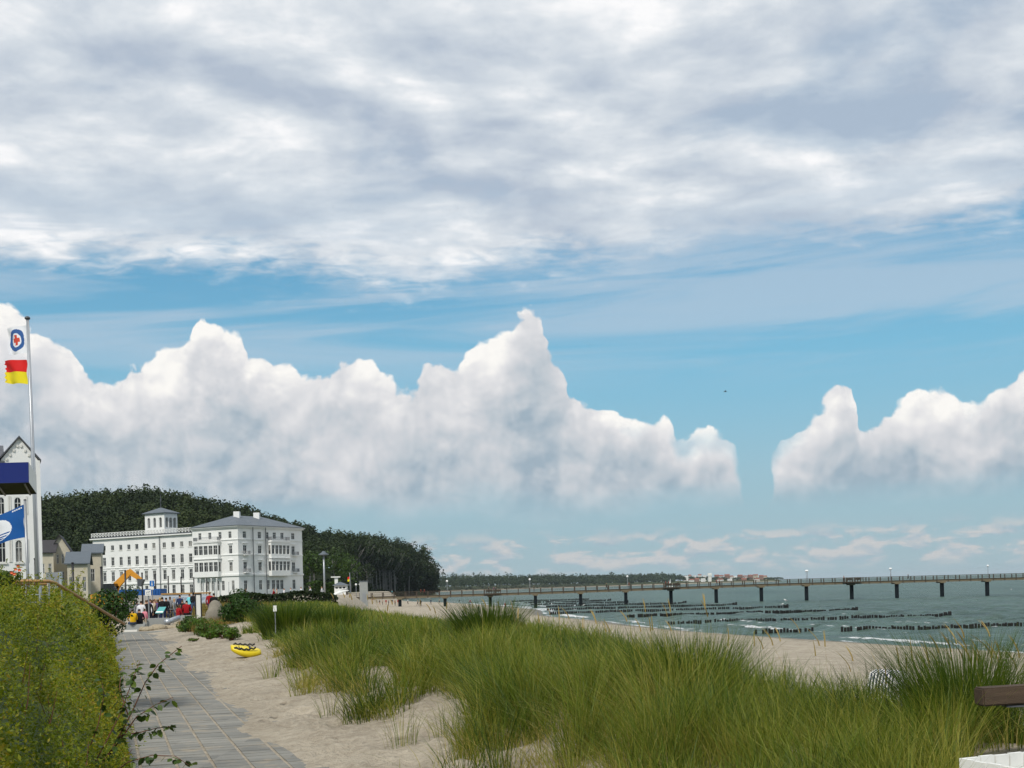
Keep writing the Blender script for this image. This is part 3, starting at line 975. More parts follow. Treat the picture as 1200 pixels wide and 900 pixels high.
BARE = [(700, 880, 0.14, 9.5, 12.5), (505, 838, 0.60, 12.6, 18.0), (660, 845, 0.25, 12.0, 15.0), (450, 815, 0.35, 18, 23)]
def grass_mask(x, y):
    """1 where marram grows"""
    d = (x - path_right(y)) * 0.947
    b = x - dune_edge(y)
    lim = np.interp(y, [8, 14, 20, 30, 42, 60, 80], [0.9, 1.2, 1.1, 1.8, 3.1, 3.9, 4.8]) + 0.75 * wob(x, y, 2.2, 1)
    m = sst(d, lim, lim + 0.8) * sst(b, 2.0, 0.4)
    bare = 1 - 0.92 * sst(wob(x, y, 1.5, 2), 0.18, 0.55) * sst(y, 40, 18)
    for (px, py, rx_, y0, y1) in BARE:
        P = on_plane(px, py, 4.45)
        q2 = ((x - P.x * (y / P.y)) / rx_) ** 2 + ((y - (y0 + y1) / 2) / ((y1 - y0) / 2)) ** 2
        bare = bare * sst(q2, 0.5, 1.3)
    plat = 1 - sst(x / y, 0.36, 0.38) * sst(y, 9.9, 9.6)
    return m * bare * plat

r = np.random.default_rng(77)
GR = Blades()
WIND = np.array([-0.10, 0.0])
def tufts(n_t, ylo, yhi, per, rad, hmin, hmax, wfac, segs, pw=1.0):
    y = ylo + (yhi - ylo) * r.uniform(0, 1, n_t) ** pw
    xr = path_right(y); xe = dune_edge(y)
    x = xr + (xe + 2 - xr) * r.uniform(0, 1, n_t)
    keep = (r.uniform(0, 1, n_t) < grass_mask(x, y)) & (x / y < 0.56) & (x / y > -0.42)
    x, y = x[keep], y[keep]
    n_t = len(x)
    th = (hmin + (hmax - hmin) * r.uniform(0, 1, n_t) ** 1.3) * (1 + 0.22 * wob(x, y, 3.0, 3)) * np.interp(x / y, [0.14, 0.24, 0.33, 0.38, 0.44], [1, 0.74, 0.70, 0.95, 1.0])
    tint = np.clip(0.36 + 0.15 * wob(x, y, 2.6, 4) + r.normal(size=n_t) * 0.20 + 0.05, 0.02, 1)
    k = np.repeat(np.arange(n_t), per)
    n = len(k)
    a = r.uniform(0, 2 * math.pi, n)
    rr_ = rad * np.sqrt(r.uniform(0, 1, n))
    bx = x[k] + np.cos(a) * rr_; by = y[k] + np.sin(a) * rr_
    bz = ground(bx, by) - 0.02
    spread = 0.08 + 1.15 * r.uniform(0, 1, n) ** 1.5 * (0.30 + 0.70 * rr_ / rad)
    lean = np.stack([np.cos(a) * spread, np.sin(a) * spread], -1) + WIND + r.normal(size=(n, 2)) * 0.14 + (r.normal(size=(n_t, 2)) * 0.12)[k]
    h = th[k] * r.uniform(0.55, 1.08, n)
    rnd = np.clip(tint[k] + r.normal(size=n) * 0.17, 0, 0.80)
    dead = r.uniform(0, 1, n) < 0.17
    rnd = np.where(dead, r.uniform(0.82, 1.0, n), rnd)
    h = np.where(dead, h * 0.65, h)
    lean = np.where(dead[:, None], lean * 1.7, lean)
    w = np.maximum(0.0055, by / 1400 * wfac) * r.uniform(0.7, 1.3, n)
    GR.add(blades(r, np.stack([bx, by, bz], -1), h, lean, w, segs), rnd)
tufts(1150, 7.0, 15, 80, 0.20, 0.45, 1.10, 0.80, 5)
tufts(1900, 14, 30, 46, 0.27, 0.40, 0.92, 0.85, 4)
tufts(3400, 28, 60, 13, 0.36, 0.40, 0.74, 0.9, 3)
tufts(3600, 58, 130, 8, 0.5, 0.45, 0.75, 0.9, 3)
# thatch of dead blades along the sandy edge and round the bare spots
n = 60000
y = 7.5 + 30 * r.uniform(0, 1, n) ** 1.5
x = path_right(y) + 0.3 + r.uniform(0, 1, n) * 6.0
gm = grass_mask(x, y)
kp = (r.uniform(0, 1, n) < 4 * gm * (1 - gm) + 0.03 * (gm > 0.5)) & (x < dune_edge(y))
x, y = x[kp], y[kp]; n = len(x)
lean = r.normal(size=(n, 2)) * 0.8 + np.array([-0.4, -0.3])
GR.add(blades(r, np.stack([x, y, ground(x, y) - 0.01], -1), r.uniform(0.14, 0.42, n), lean, np.maximum(0.005, y / 1400 * 0.8), 4), r.uniform(0.62, 1.0, n))
tag(link_mesh('dune_grass', GR.mesh('dune_grass', M['grass'])), 'long green marram grass covering the dune between path and beach', 'grass', kind='stuff')

# single tufts that stand in the bare sand at the edge of the dune
GE = Blades()
for (px, py, n, hh) in ((262 + 55, 795, 30, 0.55), (345, 792, 26, 0.6), (352, 800, 20, 0.5), (388, 836, 34, 0.5), (470, 872, 46, 0.6), (430, 838, 40, 0.4), (330, 790, 24, 0.5), (560, 893, 60, 0.5), (520, 868, 40, 0.45), (700, 880, 60, 0.5), (660, 868, 50, 0.45), (740, 893, 60, 0.5)):
    P = on_plane(px, py, 4.35)
    a = r.uniform(0, 6.28, n)
    rr_ = 0.14 * np.sqrt(r.uniform(0, 1, n)) * 1.4
    bx = P.x + np.cos(a) * rr_; by = P.y + np.sin(a) * rr_
    lean = np.stack([np.cos(a), np.sin(a)], -1) * r.uniform(0.1, 0.7, n)[:, None] + WIND * 0.6
    GE.add(blades(r, np.stack([bx, by, ground(bx, by) - 0.02], -1), hh * r.uniform(0.5, 1.1, n), lean, np.maximum(0.006, by / 1400 * 0.6), 4), np.clip(r.normal(size=n) * 0.25 + 0.5, 0, 1))
tag(link_mesh('sand_edge_grass', GE.mesh('sand_edge_grass', M['grass'])), 'sparse grass tufts rooted in the bare sand slope beside the path', 'grass', kind='stuff')

# seed heads on stalks
SH = Blades()
def stalks(px, py, Y, h, n, spread, lean):
    """tops of the ears near photo pixel px,py at distance Y"""
    P = at(px, py, Y)
    x = P.x + r.normal(size=n) * spread
    y = P.y + r.normal(size=n) * spread
    top = np.stack([x, y, np.full(n, P.z) + r.normal(size=n) * 0.07], -1)
    ln = np.array(lean) + r.normal(size=(n, 2)) * 0.12
    g0 = ground(x, y)
    hh = np.clip(top[:, 2] - g0, 0.5, 2.0)
    root = np.stack([x - ln[:, 0] * hh, y - ln[:, 1] * hh, g0], -1)
    SH.add(blades(r, root, hh, ln, np.maximum(0.005, y / 1400 * 0.5) * np.ones(n), 4, 0.1), r.uniform(0.2, 0.6, n))
    # the ear: three crossed narrow blades at the top
    el = 0.22 * r.uniform(0.8, 1.2, n)
    for k in range(3):
        base = top - np.stack([ln[:, 0] * 1.6, ln[:, 1] * 1.6, np.ones(n)], -1) * (el * 0.75)[:, None]
        SH.add(blades(r, base, el, ln * 1.7 + r.normal(size=(n, 2)) * 0.05, np.maximum(0.016, y / 1400 * 1.5) * np.ones(n), 4, 0.0), r.uniform(0.3, 1.0, n))
stalks(1100, 757, 11.5, 1.2, 9, 0.14, (-0.34, 0))
stalks(1140, 746, 11.5, 1.3, 9, 0.16, (-0.36, 0))
stalks(1168, 760, 11.5, 1.2, 6, 0.16, (-0.25, 0))
stalks(1085, 762, 11.5, 1.1, 3, 0.08, (-0.36, 0))
for (px, py, Y) in ((768, 701, 17), (823, 703, 16), (938, 732, 15), (976, 745, 15), (858, 738, 17), (735, 725, 19), (760, 728, 18), (783, 726, 18), (705, 724, 19), (640, 716, 22), (652, 720, 22), (690, 723, 20), (602, 712, 26),
                   (430, 698, 42), (437, 703, 42), (413, 690 + 6, 44), (487, 704, 34), (498, 708, 34), (520, 712, 30), (560, 705, 30), (540, 712, 30), (582, 712, 28), (1000, 764, 13), (905, 745, 15), (880, 748, 16), (1030, 778, 12), (1052, 768, 12), (1190, 768, 11), (452, 705, 40), (395, 695, 48)):
    stalks(px, py, Y, 1.2, 2, 0.10, (-0.16, 0))
tag(link_mesh('grass_ears', SH.mesh('grass_ears', M['straw'])), 'straw coloured grass ears rising above the dune grass', 'grass ears', kind='stuff')

# yellowed grass on the far dune and behind the board
DG = Blades()
for (xa, xb, ya, yb, n, hh) in ((-34, -22, 84, 120, 5200, 0.75), (-19.5, -14.2, 50, 66, 2600, 0.6), (-40, -28, 115, 140, 2200, 0.8)):
    x = r.uniform(xa, xb, n); y = r.uniform(ya, yb, n)
    lean = r.normal(size=(n, 2)) * 0.25 + WIND
    kp = (x - path_right(y)) > 1.6
    x, y, lean = x[kp], y[kp], lean[kp]; n = len(x)
    DG.add(blades(r, np.stack([x, y, ground(x, y) - 0.02], -1), hh * r.uniform(0.6, 1.1, n), lean, y / 1400 * 0.8, 3), np.clip(r.normal(size=n) * 0.25 + 0.45, 0, 1))
tag(link_mesh('dry_dune_grass', DG.mesh('dry_dune_grass', M['drygrass'])), 'yellowed dry grass on the far dune below the hotel hedge', 'grass', kind='stuff')

# ------------------------------------------------------------------ the big clump of grass right of the yellow board, and its neighbours
def clump(px, py, Y, n, h, rad, label, rnd0):
    P = at(px, py, Y)
    z = gz(P.x, P.y)
    a = r.uniform(0, 6.28, n); rr_ = rad * np.sqrt(r.uniform(0, 1, n))
    bx = np.cos(a) * rr_; by = np.sin(a) * rr_
    sp = 0.12 + 0.8 * (rr_ / rad) * r.uniform(0, 1, n)
    lean = np.stack([np.cos(a) * sp, np.sin(a) * sp], -1) + WIND * 0.7
    B_ = Blades()
    B_.add(blades(r, np.stack([bx, by, np.full(n, -0.05)], -1), h * r.uniform(0.6, 1.1, n), lean, np.full(n, Y / 1400 * 0.75), 4), np.clip(r.normal(size=n) * 0.14 + rnd0, 0, 0.9))
    o = link_mesh('grass_clump', B_.mesh('grass_clump', M['grass']), None, (P.x, P.y, z))
    tag(o, label, 'grass clump', 'large single grass clumps')
clump(334, 752, 42, 1700, 1.35, 0.75, 'big rounded marram clump just right of the yellow board', 0.16)
clump(388, 748, 44, 1300, 1.25, 0.85, 'tall dark marram clump behind the sand slope, right of the big rounded one', 0.18)
clump(572, 760, 27, 1500, 1.20, 0.60, 'tall dark marram clump standing at the middle of the dune ridge', 0.14)
clump(1128, 850, 10.5, 1700, 1.05, 0.42, 'dense marram clump under the wooden beam at the right edge', 0.22)
clump(812, 850, 13.0, 1500, 1.1, 0.45, 'dark upright marram clump in the right half of the dune', 0.18)

# ------------------------------------------------------------------ hedge on the left of the path
def hedge_top(x, y):
    d = path_right(y) - 2.25 - x               # metres into the hedge from its path side
    h = 2.0 * sst(d, -0.35, 1.5) ** 0.7
    h = h * (1 + 0.11 * wob(x, y, 1.6, 2) + 0.17 * wob(x, y, 0.7, 3))
    pxh = 600 + 1400 * x / y
    h = h * (1 - 0.26 * np.exp(-((pxh - 43) / 15) ** 2) * sst(y, 30.5, 28.5))
    return h * np.interp(y, [9, 14, 24, 38, 46, 52], [0.98, 0.98, 1.0, 1.0, 0.98, 0.75])
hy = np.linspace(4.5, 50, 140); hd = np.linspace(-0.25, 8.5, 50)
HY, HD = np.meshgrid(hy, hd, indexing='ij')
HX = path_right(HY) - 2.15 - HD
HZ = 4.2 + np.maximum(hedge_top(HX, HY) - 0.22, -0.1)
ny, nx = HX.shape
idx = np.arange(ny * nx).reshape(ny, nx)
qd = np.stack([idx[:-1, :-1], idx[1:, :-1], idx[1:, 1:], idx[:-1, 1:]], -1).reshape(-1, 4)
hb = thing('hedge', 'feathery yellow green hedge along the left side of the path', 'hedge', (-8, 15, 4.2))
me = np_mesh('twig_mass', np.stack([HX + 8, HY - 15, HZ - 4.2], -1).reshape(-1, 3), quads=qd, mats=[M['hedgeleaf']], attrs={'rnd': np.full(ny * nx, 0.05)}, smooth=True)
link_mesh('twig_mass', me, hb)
r = np.random.default_rng(99)
n = 260000
u = r.uniform(0, 1, n)
y = 1 / (1 / 5.5 + (1 / 50 - 1 / 5.5) * u)
dd = r.uniform(-0.30, 1, n) ; dd = np.where(dd > 0, dd ** 1.4 * np.minimum(8.0, 1.5 + 0.12 * y + 2.5), dd)
x = path_right(y) - 2.15 - dd
ht = hedge_top(x, y)
side = r.uniform(0, 1, n) < 0.42
zz = np.where(side & (dd < 1.2), ht * r.uniform(0.02, 1.0, n), ht - r.uniform(0, 1, n) ** 2 * 0.42 + r.exponential(0.06, n))
ok = (ht > 0.12)
x, y, zz = x[ok], y[ok], zz[ok]
n = len(x)
c = np.stack([x + 8, y - 15, zz], -1)
nr = unit(r.normal(size=(n, 3)) + np.array([0.35, -0.5, 0.7]))
v, q = leaf_quads(c, nr, np.maximum(0.030, y * 0.0030) * r.uniform(0.6, 1.5, n), r, 0.42)
patch = 0.20 * wob(x, y + zz, 0.45, 4) + 0.12 * wob(x, y, 2.0, 1)
L = Leaves()
rn = np.clip(r.normal(size=n) * 0.20 + 0.46 + patch, 0, 0.88)
rn = np.where(r.uniform(0, 1, n) < 0.04, 0.98, rn)
L.add(v, q, rn)
o = link_mesh('leaves', L.mesh('leaves', M['hedgeleaf']), hb); o['kind'] = 'stuff'
b = MB()
for k in range(150):
    yy = 8.9 + 18 * r.uniform() ** 1.6; d_ = r.uniform(0.0, 4.0)
    xx = path_right(yy) - 2.15 - d_
    hh = float(hedge_top(np.array([xx]), np.array([yy]))[0])
    if hh < 0.3: continue
    a = r.uniform(0, 6.28)
    lx, ly = math.cos(a) * 0.28, math.sin(a) * 0.28
    p0 = Vector((xx, yy, 4.2 + hh * r.uniform(0.35, 0.7))); p2 = p0 + Vector((lx, ly - 0.1, hh * 0.5))
    b.tube([p0, (p0 + p2) * 0.5 + Vector((lx * 0.2, ly * 0.2, 0.03)), p2], [0.006, 0.005, 0.002], 4)
o = b.build('twigs', M['twig'], hb); o['kind'] = 'stuff'
# feathery young shoots standing out of the hedge
ns = 2000
u = r.uniform(0, 1, ns)
sy_ = 1 / (1 / 7.0 + (1 / 50 - 1 / 7.0) * u)
sd2 = -0.1 + 5.0 * r.uniform(0, 1, ns) ** 1.5
sx2 = path_right(sy_) - 2.15 - sd2
st_h = hedge_top(sx2, sy_)
per = 34
kk = np.repeat(np.arange(ns), per); tt_ = np.tile(np.linspace(0, 1, per), ns)
shl = (0.24 + 0.014 * sy_)[kk] * r.uniform(0.6, 1.3, ns)[kk]
dirv = unit(r.normal(size=(ns, 3)) * np.array([0.6, 0.6, 0.25]) + np.array([0.25, -0.2, 0.9]))[kk]
c = np.stack([sx2 + 8, sy_ - 15, st_h * np.where(sd2 < 0.8, r.uniform(0.3, 1, ns), 1.0) - 0.08], -1)[kk] + dirv * (tt_ * shl)[:, None] + r.normal(size=(ns * per, 3)) * (0.018 + 0.0012 * sy_[kk])[:, None] * (1 - 0.6 * tt_)[:, None]
okk = (st_h > 0.3)[kk]
c = c[okk]; kk = kk[okk]; nn_ = len(c)
v, q = leaf_quads(c, unit(r.normal(size=(nn_, 3)) + np.array([0.2, -0.5, 0.6])), np.maximum(0.024, sy_[kk] * 0.0024) * r.uniform(0.6, 1.4, nn_), r, 0.4)
L = Leaves(); L.add(v, q, np.clip(r.uniform(0.25, 0.75, ns)[kk] + r.normal(size=nn_) * 0.12, 0, 0.9))
o = link_mesh('shoots', L.mesh('shoots', M['hedgeleaf']), hb); o['kind'] = 'stuff'

# ------------------------------------------------------------------ rose shoot reaching over the path, each leaf a piece
rb = thing('rose_shoot', 'arching wild rose shoot with dark leaves hanging over the paving', 'rose shoot', at(120, 905, 10.6))
DR = 10.6
stems = [[(92, 930), (130, 880), (155, 834), (170, 800), (186, 778), (213, 757)], [(128, 885), (160, 840), (182, 826), (203, 817)],
         [(105, 905), (125, 868), (140, 838), (150, 812), (158, 790), (164, 775)], [(140, 862), (165, 858), (185, 853), (206, 851)],
         [(120, 915), (150, 893), (178, 885), (205, 886), (222, 897)], [(100, 890), (115, 850), (122, 815), (118, 792)], [(150, 838), (140, 806), (142, 788)]]
lm = []
for k in range(3):
    rr_ = random.Random(300 + k)
    bb = MB()
    wv = [rr_.uniform(-0.004, 0.004) for _ in range(4)]
    pr = [(0.0, 0.0), (0.25, 0.42), (0.55, 0.5), (0.82, 0.28), (1.0, 0.0)]
    for s in (-1, 1):
        for (a0, w0), (a1, w1) in zip(pr[:-1], pr[1:]):
            bb.quad((a0, 0, 0.10 * a0 * (1 - a0)), (a1, 0, 0.10 * a1 * (1 - a1)), (a1, s * w1 * 0.62, 0.14 * w1 + wv[0]), (a0, s * w0 * 0.62, 0.14 * w0 + wv[1]))
    me = bb.mesh('leaf', M['roseleaf'])
    a_ = me.attributes.new('rnd', 'FLOAT', 'POINT')
    a_.data.foreach_set('value', np.full(len(me.vertices), (0.15, 0.5, 0.85)[k], dtype=np.float32))
    lm.append(me)
rr_ = random.Random(12)
for si, st in enumerate(stems):
    pts = [at(px, py, DR + 0.15 * math.sin(si * 2.1 + 0.6 * i)) for i, (px, py) in enumerate(st)]
    b = MB().tube(pts, [0.0085 * (1 - 0.6 * i / (len(pts) - 1)) * (1.0 if si == 0 else 0.75) for i in range(len(pts))], 6)
    stem = b.build('stem', M['twig'], rb, smooth=True)
    for i in range(len(pts) - 1):
        for t in (0.15, 0.4, 0.65, 0.9):
            if rr_.random() < 0.12: continue
            p = pts[i].lerp(pts[i + 1], t)
            a = rr_.uniform(0, 6.28)
            nl = rr_.choice((2, 3, 3))
            for j in range(nl):
                o = link_mesh('leaf', lm[rr_.randrange(3)], rb)
                o.location = p - rb.location + Vector((rr_.uniform(-0.035, 0.035), rr_.uniform(-0.03, 0.03), rr_.uniform(-0.035, 0.02)))
                o.rotation_euler = (rr_.uniform(-0.9, 0.9), rr_.uniform(-0.2, 1.1), a + j * 2.1 + rr_.uniform(-0.4, 0.4))
                s = rr_.uniform(0.055, 0.092)
                o.scale = (s, s, s)

# ------------------------------------------------------------------ bushes and herbs at the end of the path
def bush(px, py, Y, w, h, label, mt, n=1300, leaf=0.10, name='bush', seed=1, lobes=10, cat='bush', squash=1.0):
    P = at(px, py, Y)
    z = gz(P.x, P.y)
    rr = np.random.default_rng(seed)
    p, nr = crown_points(rr, n, (w / 2, w / 2 * squash, h * 0.56), lobes)
    p[:, 2] = np.maximum(p[:, 2] + h * 0.46, 0.0 + rr.uniform(0, 0.1, n))
    v, q = leaf_quads(p, nr, leaf * rr.uniform(0.6, 1.5, n), rr, 0.6)
    L = Leaves(); L.add(v, q, rr.uniform(0, 1, n))
    t = thing(name, label, cat, (P.x, P.y, z))
    link_mesh('leaves', L.mesh('leaves', M[mt]), t)
    b = MB()
    for k in range(6):
        a = k * 1.05 + seed
        b.tube([(0, 0, -0.1), (math.cos(a) * w * 0.15, math.sin(a) * w * 0.15, h * 0.3), (math.cos(a) * w * 0.3, math.sin(a) * w * 0.3, h * 0.75)], [0.03, 0.02, 0.008], 5)
    link_mesh('stems', b.mesh('stems', M['twig']), t)
    return t
bush(281, 733, 59, 2.2, 1.75, 'dense dark green round bush right of the grey boulder', 'bushleaf', 3800, 0.11, seed=3)
bush(222, 745, 58, 0.95, 0.85, 'dark green low bush at the right edge of the path end', 'bushleaf', 900, 0.09, seed=4)
bush(240, 752, 52, 1.1, 0.75, 'light green leafy herb patch below the boulder', 'herbleaf', 1000, 0.08, 'herb_patch', 5, 10, 'plant')
bush(262, 760, 47, 1.0, 0.55, 'light green herb patch beside the yellow board, nearest to the paving', 'herbleaf', 900, 0.07, 'herb_patch', 6, 10, 'plant')
bush(228, 757, 48, 0.7, 0.16, 'flat creeping green plant lying on the sand', 'herbleaf', 350, 0.06, 'herb_patch', 7, 8, 'plant')
bush(252, 729, 66, 1.2, 1.3, 'reddish green shrub behind the grey boulder', 'drygrass', 700, 0.10, 'bush', 8)
bush(360, 800, 31, 0.35, 0.18, 'tiny green herb in the bare sand slope under the grass', 'herbleaf', 160, 0.05, 'herb_patch', 9, 6, 'plant')
bush(120, 737, 52, 2.9, 2.75, 'dark leafy bush closing the far end of the hedge', 'bushleaf', 4200, 0.13, seed=12)
for k_, (px, py, Y, w, h, lb) in enumerate(((216, 741, 60, 1.0, 0.75, 'leafy herb tuft left of the notice board foot'), (231, 748, 56, 1.15, 0.8, 'leafy herb tuft in front of the notice board'), (250, 750, 54, 1.2, 0.75, 'leafy herb tuft in front of the boulder'), (257, 757, 49, 1.0, 0.6, 'leafy herb tuft half way between boulder and yellow board'), (272, 763, 45, 0.9, 0.55, 'leafy herb tuft left above the yellow board'), (246, 761, 47, 0.8, 0.35, 'low leafy herb tuft at the edge of the drifted sand'), (224, 739, 62, 1.1, 0.9, 'leafy herb tuft beside the red jacketed sitter'))):
    bush(px, py, Y, w, h, lb, 'herbbright', 800, 0.075, 'herb_tuft', 20 + k_, 10, 'plant')
# clipped hedge along the front of the hotel
b = MB()
r = np.random.default_rng(3)
def hedge_run(pts, h, w, label, n, mt, leaf):
    pts = [Vector(p) for p in pts]
    L = Leaves()
    o0 = pts[0]
    C, Nn = [], []
    for _ in range(n):
        k = r.integers(0, len(pts) - 1)
        p = pts[k].lerp(pts[k + 1], r.uniform())
        dv = (pts[k + 1] - pts[k]); sdv = Vector((-dv.y, dv.x, 0)).normalized()
        s = r.uniform(-1, 1); zt = r.uniform(0, 1)
        if r.uniform() < 0.5: zt = 1.0
        else: s = -1.0 if r.uniform() < 0.8 else 1.0
        q_ = p + sdv * (s * w / 2) + Vector((0, 0, zt * h * (1 + 0.12 * math.sin(p.x * 0.9 + p.y * 0.7)))) - o0
        C.append(q_[:]); Nn.append(r.normal(size=3))
    C = np.array(C); C[:, 2] += [gz(c_[0] + o0.x, c_[1] + o0.y) - gz(o0.x, o0.y) for c_ in C]
    v, q = leaf_quads(C + r.normal(size=C.shape) * 0.06, unit(np.array(Nn)), leaf * r.uniform(0.7, 1.4, n), r, 0.8)
    L.add(v, q, r.uniform(0, 1, n))
    o = link_mesh('clipped_hedge', L.mesh('clipped_hedge', M[mt]), None, (o0.x, o0.y, gz(o0.x, o0.y)))
    tag(o, label, 'hedge')
A = at(258, 700, 128); B = at(394, 700, 132)
hedge_run([(A.x, A.y, 0), (B.x, B.y, 0)], 1.2, 1.6, 'dark clipped hedge in front of the lower right part of the hotel', 4200, 'beechleaf', 0.30)
A = at(362, 695, 240); B = at(397, 695, 246)
hedge_run([(A.x, A.y, 0), (B.x, B.y, 0)], 2.4, 1.5, 'lighter green clipped hedge below the disc lamp post', 2400, 'parkleaf', 0.4)

# ------------------------------------------------------------------ buildings
class Face:
    """a vertical facade: O ground corner, u along it, n outwards"""
    def __init__(self, O, u):
        self.O = Vector(O); self.u = Vector((u[0], u[1], 0)).normalized()
        self.n = Vector((self.u.y, -self.u.x, 0))
    def p(self, s, z, d=0.0):
        q = self.O + self.u * s + self.n * d
        return (q.x, q.y, z)
    def box(self, b, s0, s1, z0, z1, d0, d1, m=0):
        b.hexa([self.p(s0, z0, d1), self.p(s1, z0, d1), self.p(s1, z0, d0), self.p(s0, z0, d0),
                self.p(s0, z1, d1), self.p(s1, z1, d1), self.p(s1, z1, d0), self.p(s0, z1, d0)], m)
        return b
    def s_at(self, px):
        """distance along the facade where photo column px meets it (at eye level)"""
        k = (px - PX0) / F
        return (k * self.O.y - self.O.x) / (self.u.x - k * self.u.y)
    def wall(self, b, s0, s1, z0, z1, holes, depth=0.22, m=0):
        """wall sheet with real openings and their reveals"""
        us = sorted({s0, s1, *[h[0] for h in holes], *[h[1] for h in holes]})
        zs = sorted({z0, z1, *[h[2] for h in holes], *[h[3] for h in holes]})
        for a, c in zip(us[:-1], us[1:]):
            for e, f in zip(zs[:-1], zs[1:]):
                mu, mz = (a + c) / 2, (e + f) / 2
                if any(h[0] < mu < h[1] and h[2] < mz < h[3] for h in holes): continue
                b.quad(self.p(a, e), self.p(c, e), self.p(c, f), self.p(a, f), m)
        for a, c, e, f in holes:
            P = self.p
            b.quad(P(a, e), P(a, f), P(a, f, -depth), P(a, e, -depth), m)
            b.quad(P(c, e), P(c, e, -depth), P(c, f, -depth), P(c, f), m)
            b.quad(P(a, f), P(c, f), P(c, f, -depth), P(a, f, -depth), m)
            b.quad(P(a, e), P(a, e, -depth), P(c, e, -depth), P(c, e), m)
    def window(self, parent, s0, s1, z0, z1, bars=(1, 1), depth=0.16, fw=0.09, mat='frame'):
        """frame with glazing bars, its pane a sub-part"""
        b = MB()
        d0, d1 = -depth, -depth + 0.07
        self.box(b, s0, s0 + fw, z0, z1, d0, d1); self.box(b, s1 - fw, s1, z0, z1, d0, d1)
        self.box(b, s0 + fw, s1 - fw, z0, z0 + fw, d0, d1); self.box(b, s0 + fw, s1 - fw, z1 - fw, z1, d0, d1)
        for k in range(1, bars[0] + 1):
            s = s0 + (s1 - s0) * k / (bars[0] + 1)
            self.box(b, s - 0.035, s + 0.035, z0 + fw, z1 - fw, d0, d1 - 0.01)
        if bars[1]:
            z = z0 + (z1 - z0) * 0.66
            self.box(b, s0 + fw, s1 - fw, z - 0.035, z + 0.035, d0, d1 - 0.015)
        w = b.build('window', M[mat], parent)
        g_ = MB(); g_.quad(self.p(s0, z0, -depth + 0.015), self.p(s1, z0, -depth + 0.015), self.p(s1, z1, -depth + 0.015), self.p(s0, z1, -depth + 0.015))
        g_.build('pane', M['glass'], w)
        return w

def hip_roof(b, c, over, z, zr, ridge0, ridge1, m=0):
    """c: four eaves corners (ccw), ridge ends given"""
    b.quad(c[0], c[1], ridge1, ridge0, m)
    b.poly([c[1], c[2], ridge1], m)
    b.quad(c[2], c[3], ridge0, ridge1, m)
    b.poly([c[3], c[0], ridge0], m)

# ---- the white hotel
HZ0 = 5.5
corner = at(280.5, 695.5, 300)
ALPHA = R(30)
LF = Face((corner.x, corner.y, 0), (math.cos(ALPHA), -math.sin(ALPHA)))          # long front: s runs to the right, 0 at the corner, negative leftwards
RF = Face((corner.x, corner.y, 0), (math.sin(ALPHA), math.cos(ALPHA)))           # side towards the sea
hotel = thing('hotel', 'large white four storey hotel with belvedere tower and grey hip roof', 'hotel', (corner.x, corner.y, HZ0))
ZC, Z3, Z2, Z1 = 23.2, 19.85, 16.0, 10.74
WL = LF.s_at(227)            # left end of the corner block
WE = LF.s_at(106)            # left end of the long wing
RL = RF.s_at(355.5)
wallb = MB(); trim = MB(); corn = MB()
LV = [(20.2, 21.9), (16.3, 18.4), (11.85, 14.15), (7.0, 9.5)]
def zoomx(v): return 220 + v / 8.571
wins = []
def put(face, s, w, lv, bars=(1, 1)):
    z0, z1 = LV[lv]
    wins.append((face, s - w / 2, s + w / 2, z0, z1, bars))
# corner block, front
for v in (135, 235, 337, 437): put(LF, LF.s_at(zoomx(v)), 1.05, 0)
for lv in (1, 2): put(LF, LF.s_at(zoomx(440)), 1.1, lv)
for v in (457,): put(LF, LF.s_at(zoomx(v)), 0.9, 3)
# corner block, side
for v in (585, 735, 810, 885, 962, 1070): put(RF, RF.s_at(zoomx(v)), 1.25, 0)
for lv in (1, 2):
    for v in (585, 735, 1070): put(RF, RF.s_at(zoomx(v)), 1.3, lv)
for v in (585, 735, 812, 865, 908, 948, 1070): put(RF, RF.s_at(zoomx(v)), 1.2, 3)
for lv in (3,):
    for v in (135, 200, 247, 303, 357): put(LF, LF.s_at(zoomx(v)), 0.95, lv)
for face, s0, s1 in ((LF, WL, 0.0), (RF, 0.0, RL)):
    hs = [(a, b_, z0, z1) for f_, a, b_, z0, z1, _ in wins if f_ is face]
    face.wall(wallb, s0, s1, HZ0 - 1.5, ZC, hs)
# ends and back so that the block is closed
D_ = RL
bp = [LF.p(WL, HZ0 - 1.5), LF.p(WL, HZ0 - 1.5, -D_), RF.p(RL, HZ0 - 1.5)]
wallb.quad(LF.p(WL, HZ0 - 1.5, -D_), LF.p(WL, HZ0 - 1.5), LF.p(WL, ZC), LF.p(WL, ZC, -D_))
wallb.quad(LF.p(0, HZ0 - 1.5, -D_), LF.p(WL, HZ0 - 1.5, -D_), LF.p(WL, ZC, -D_), LF.p(0, ZC, -D_))
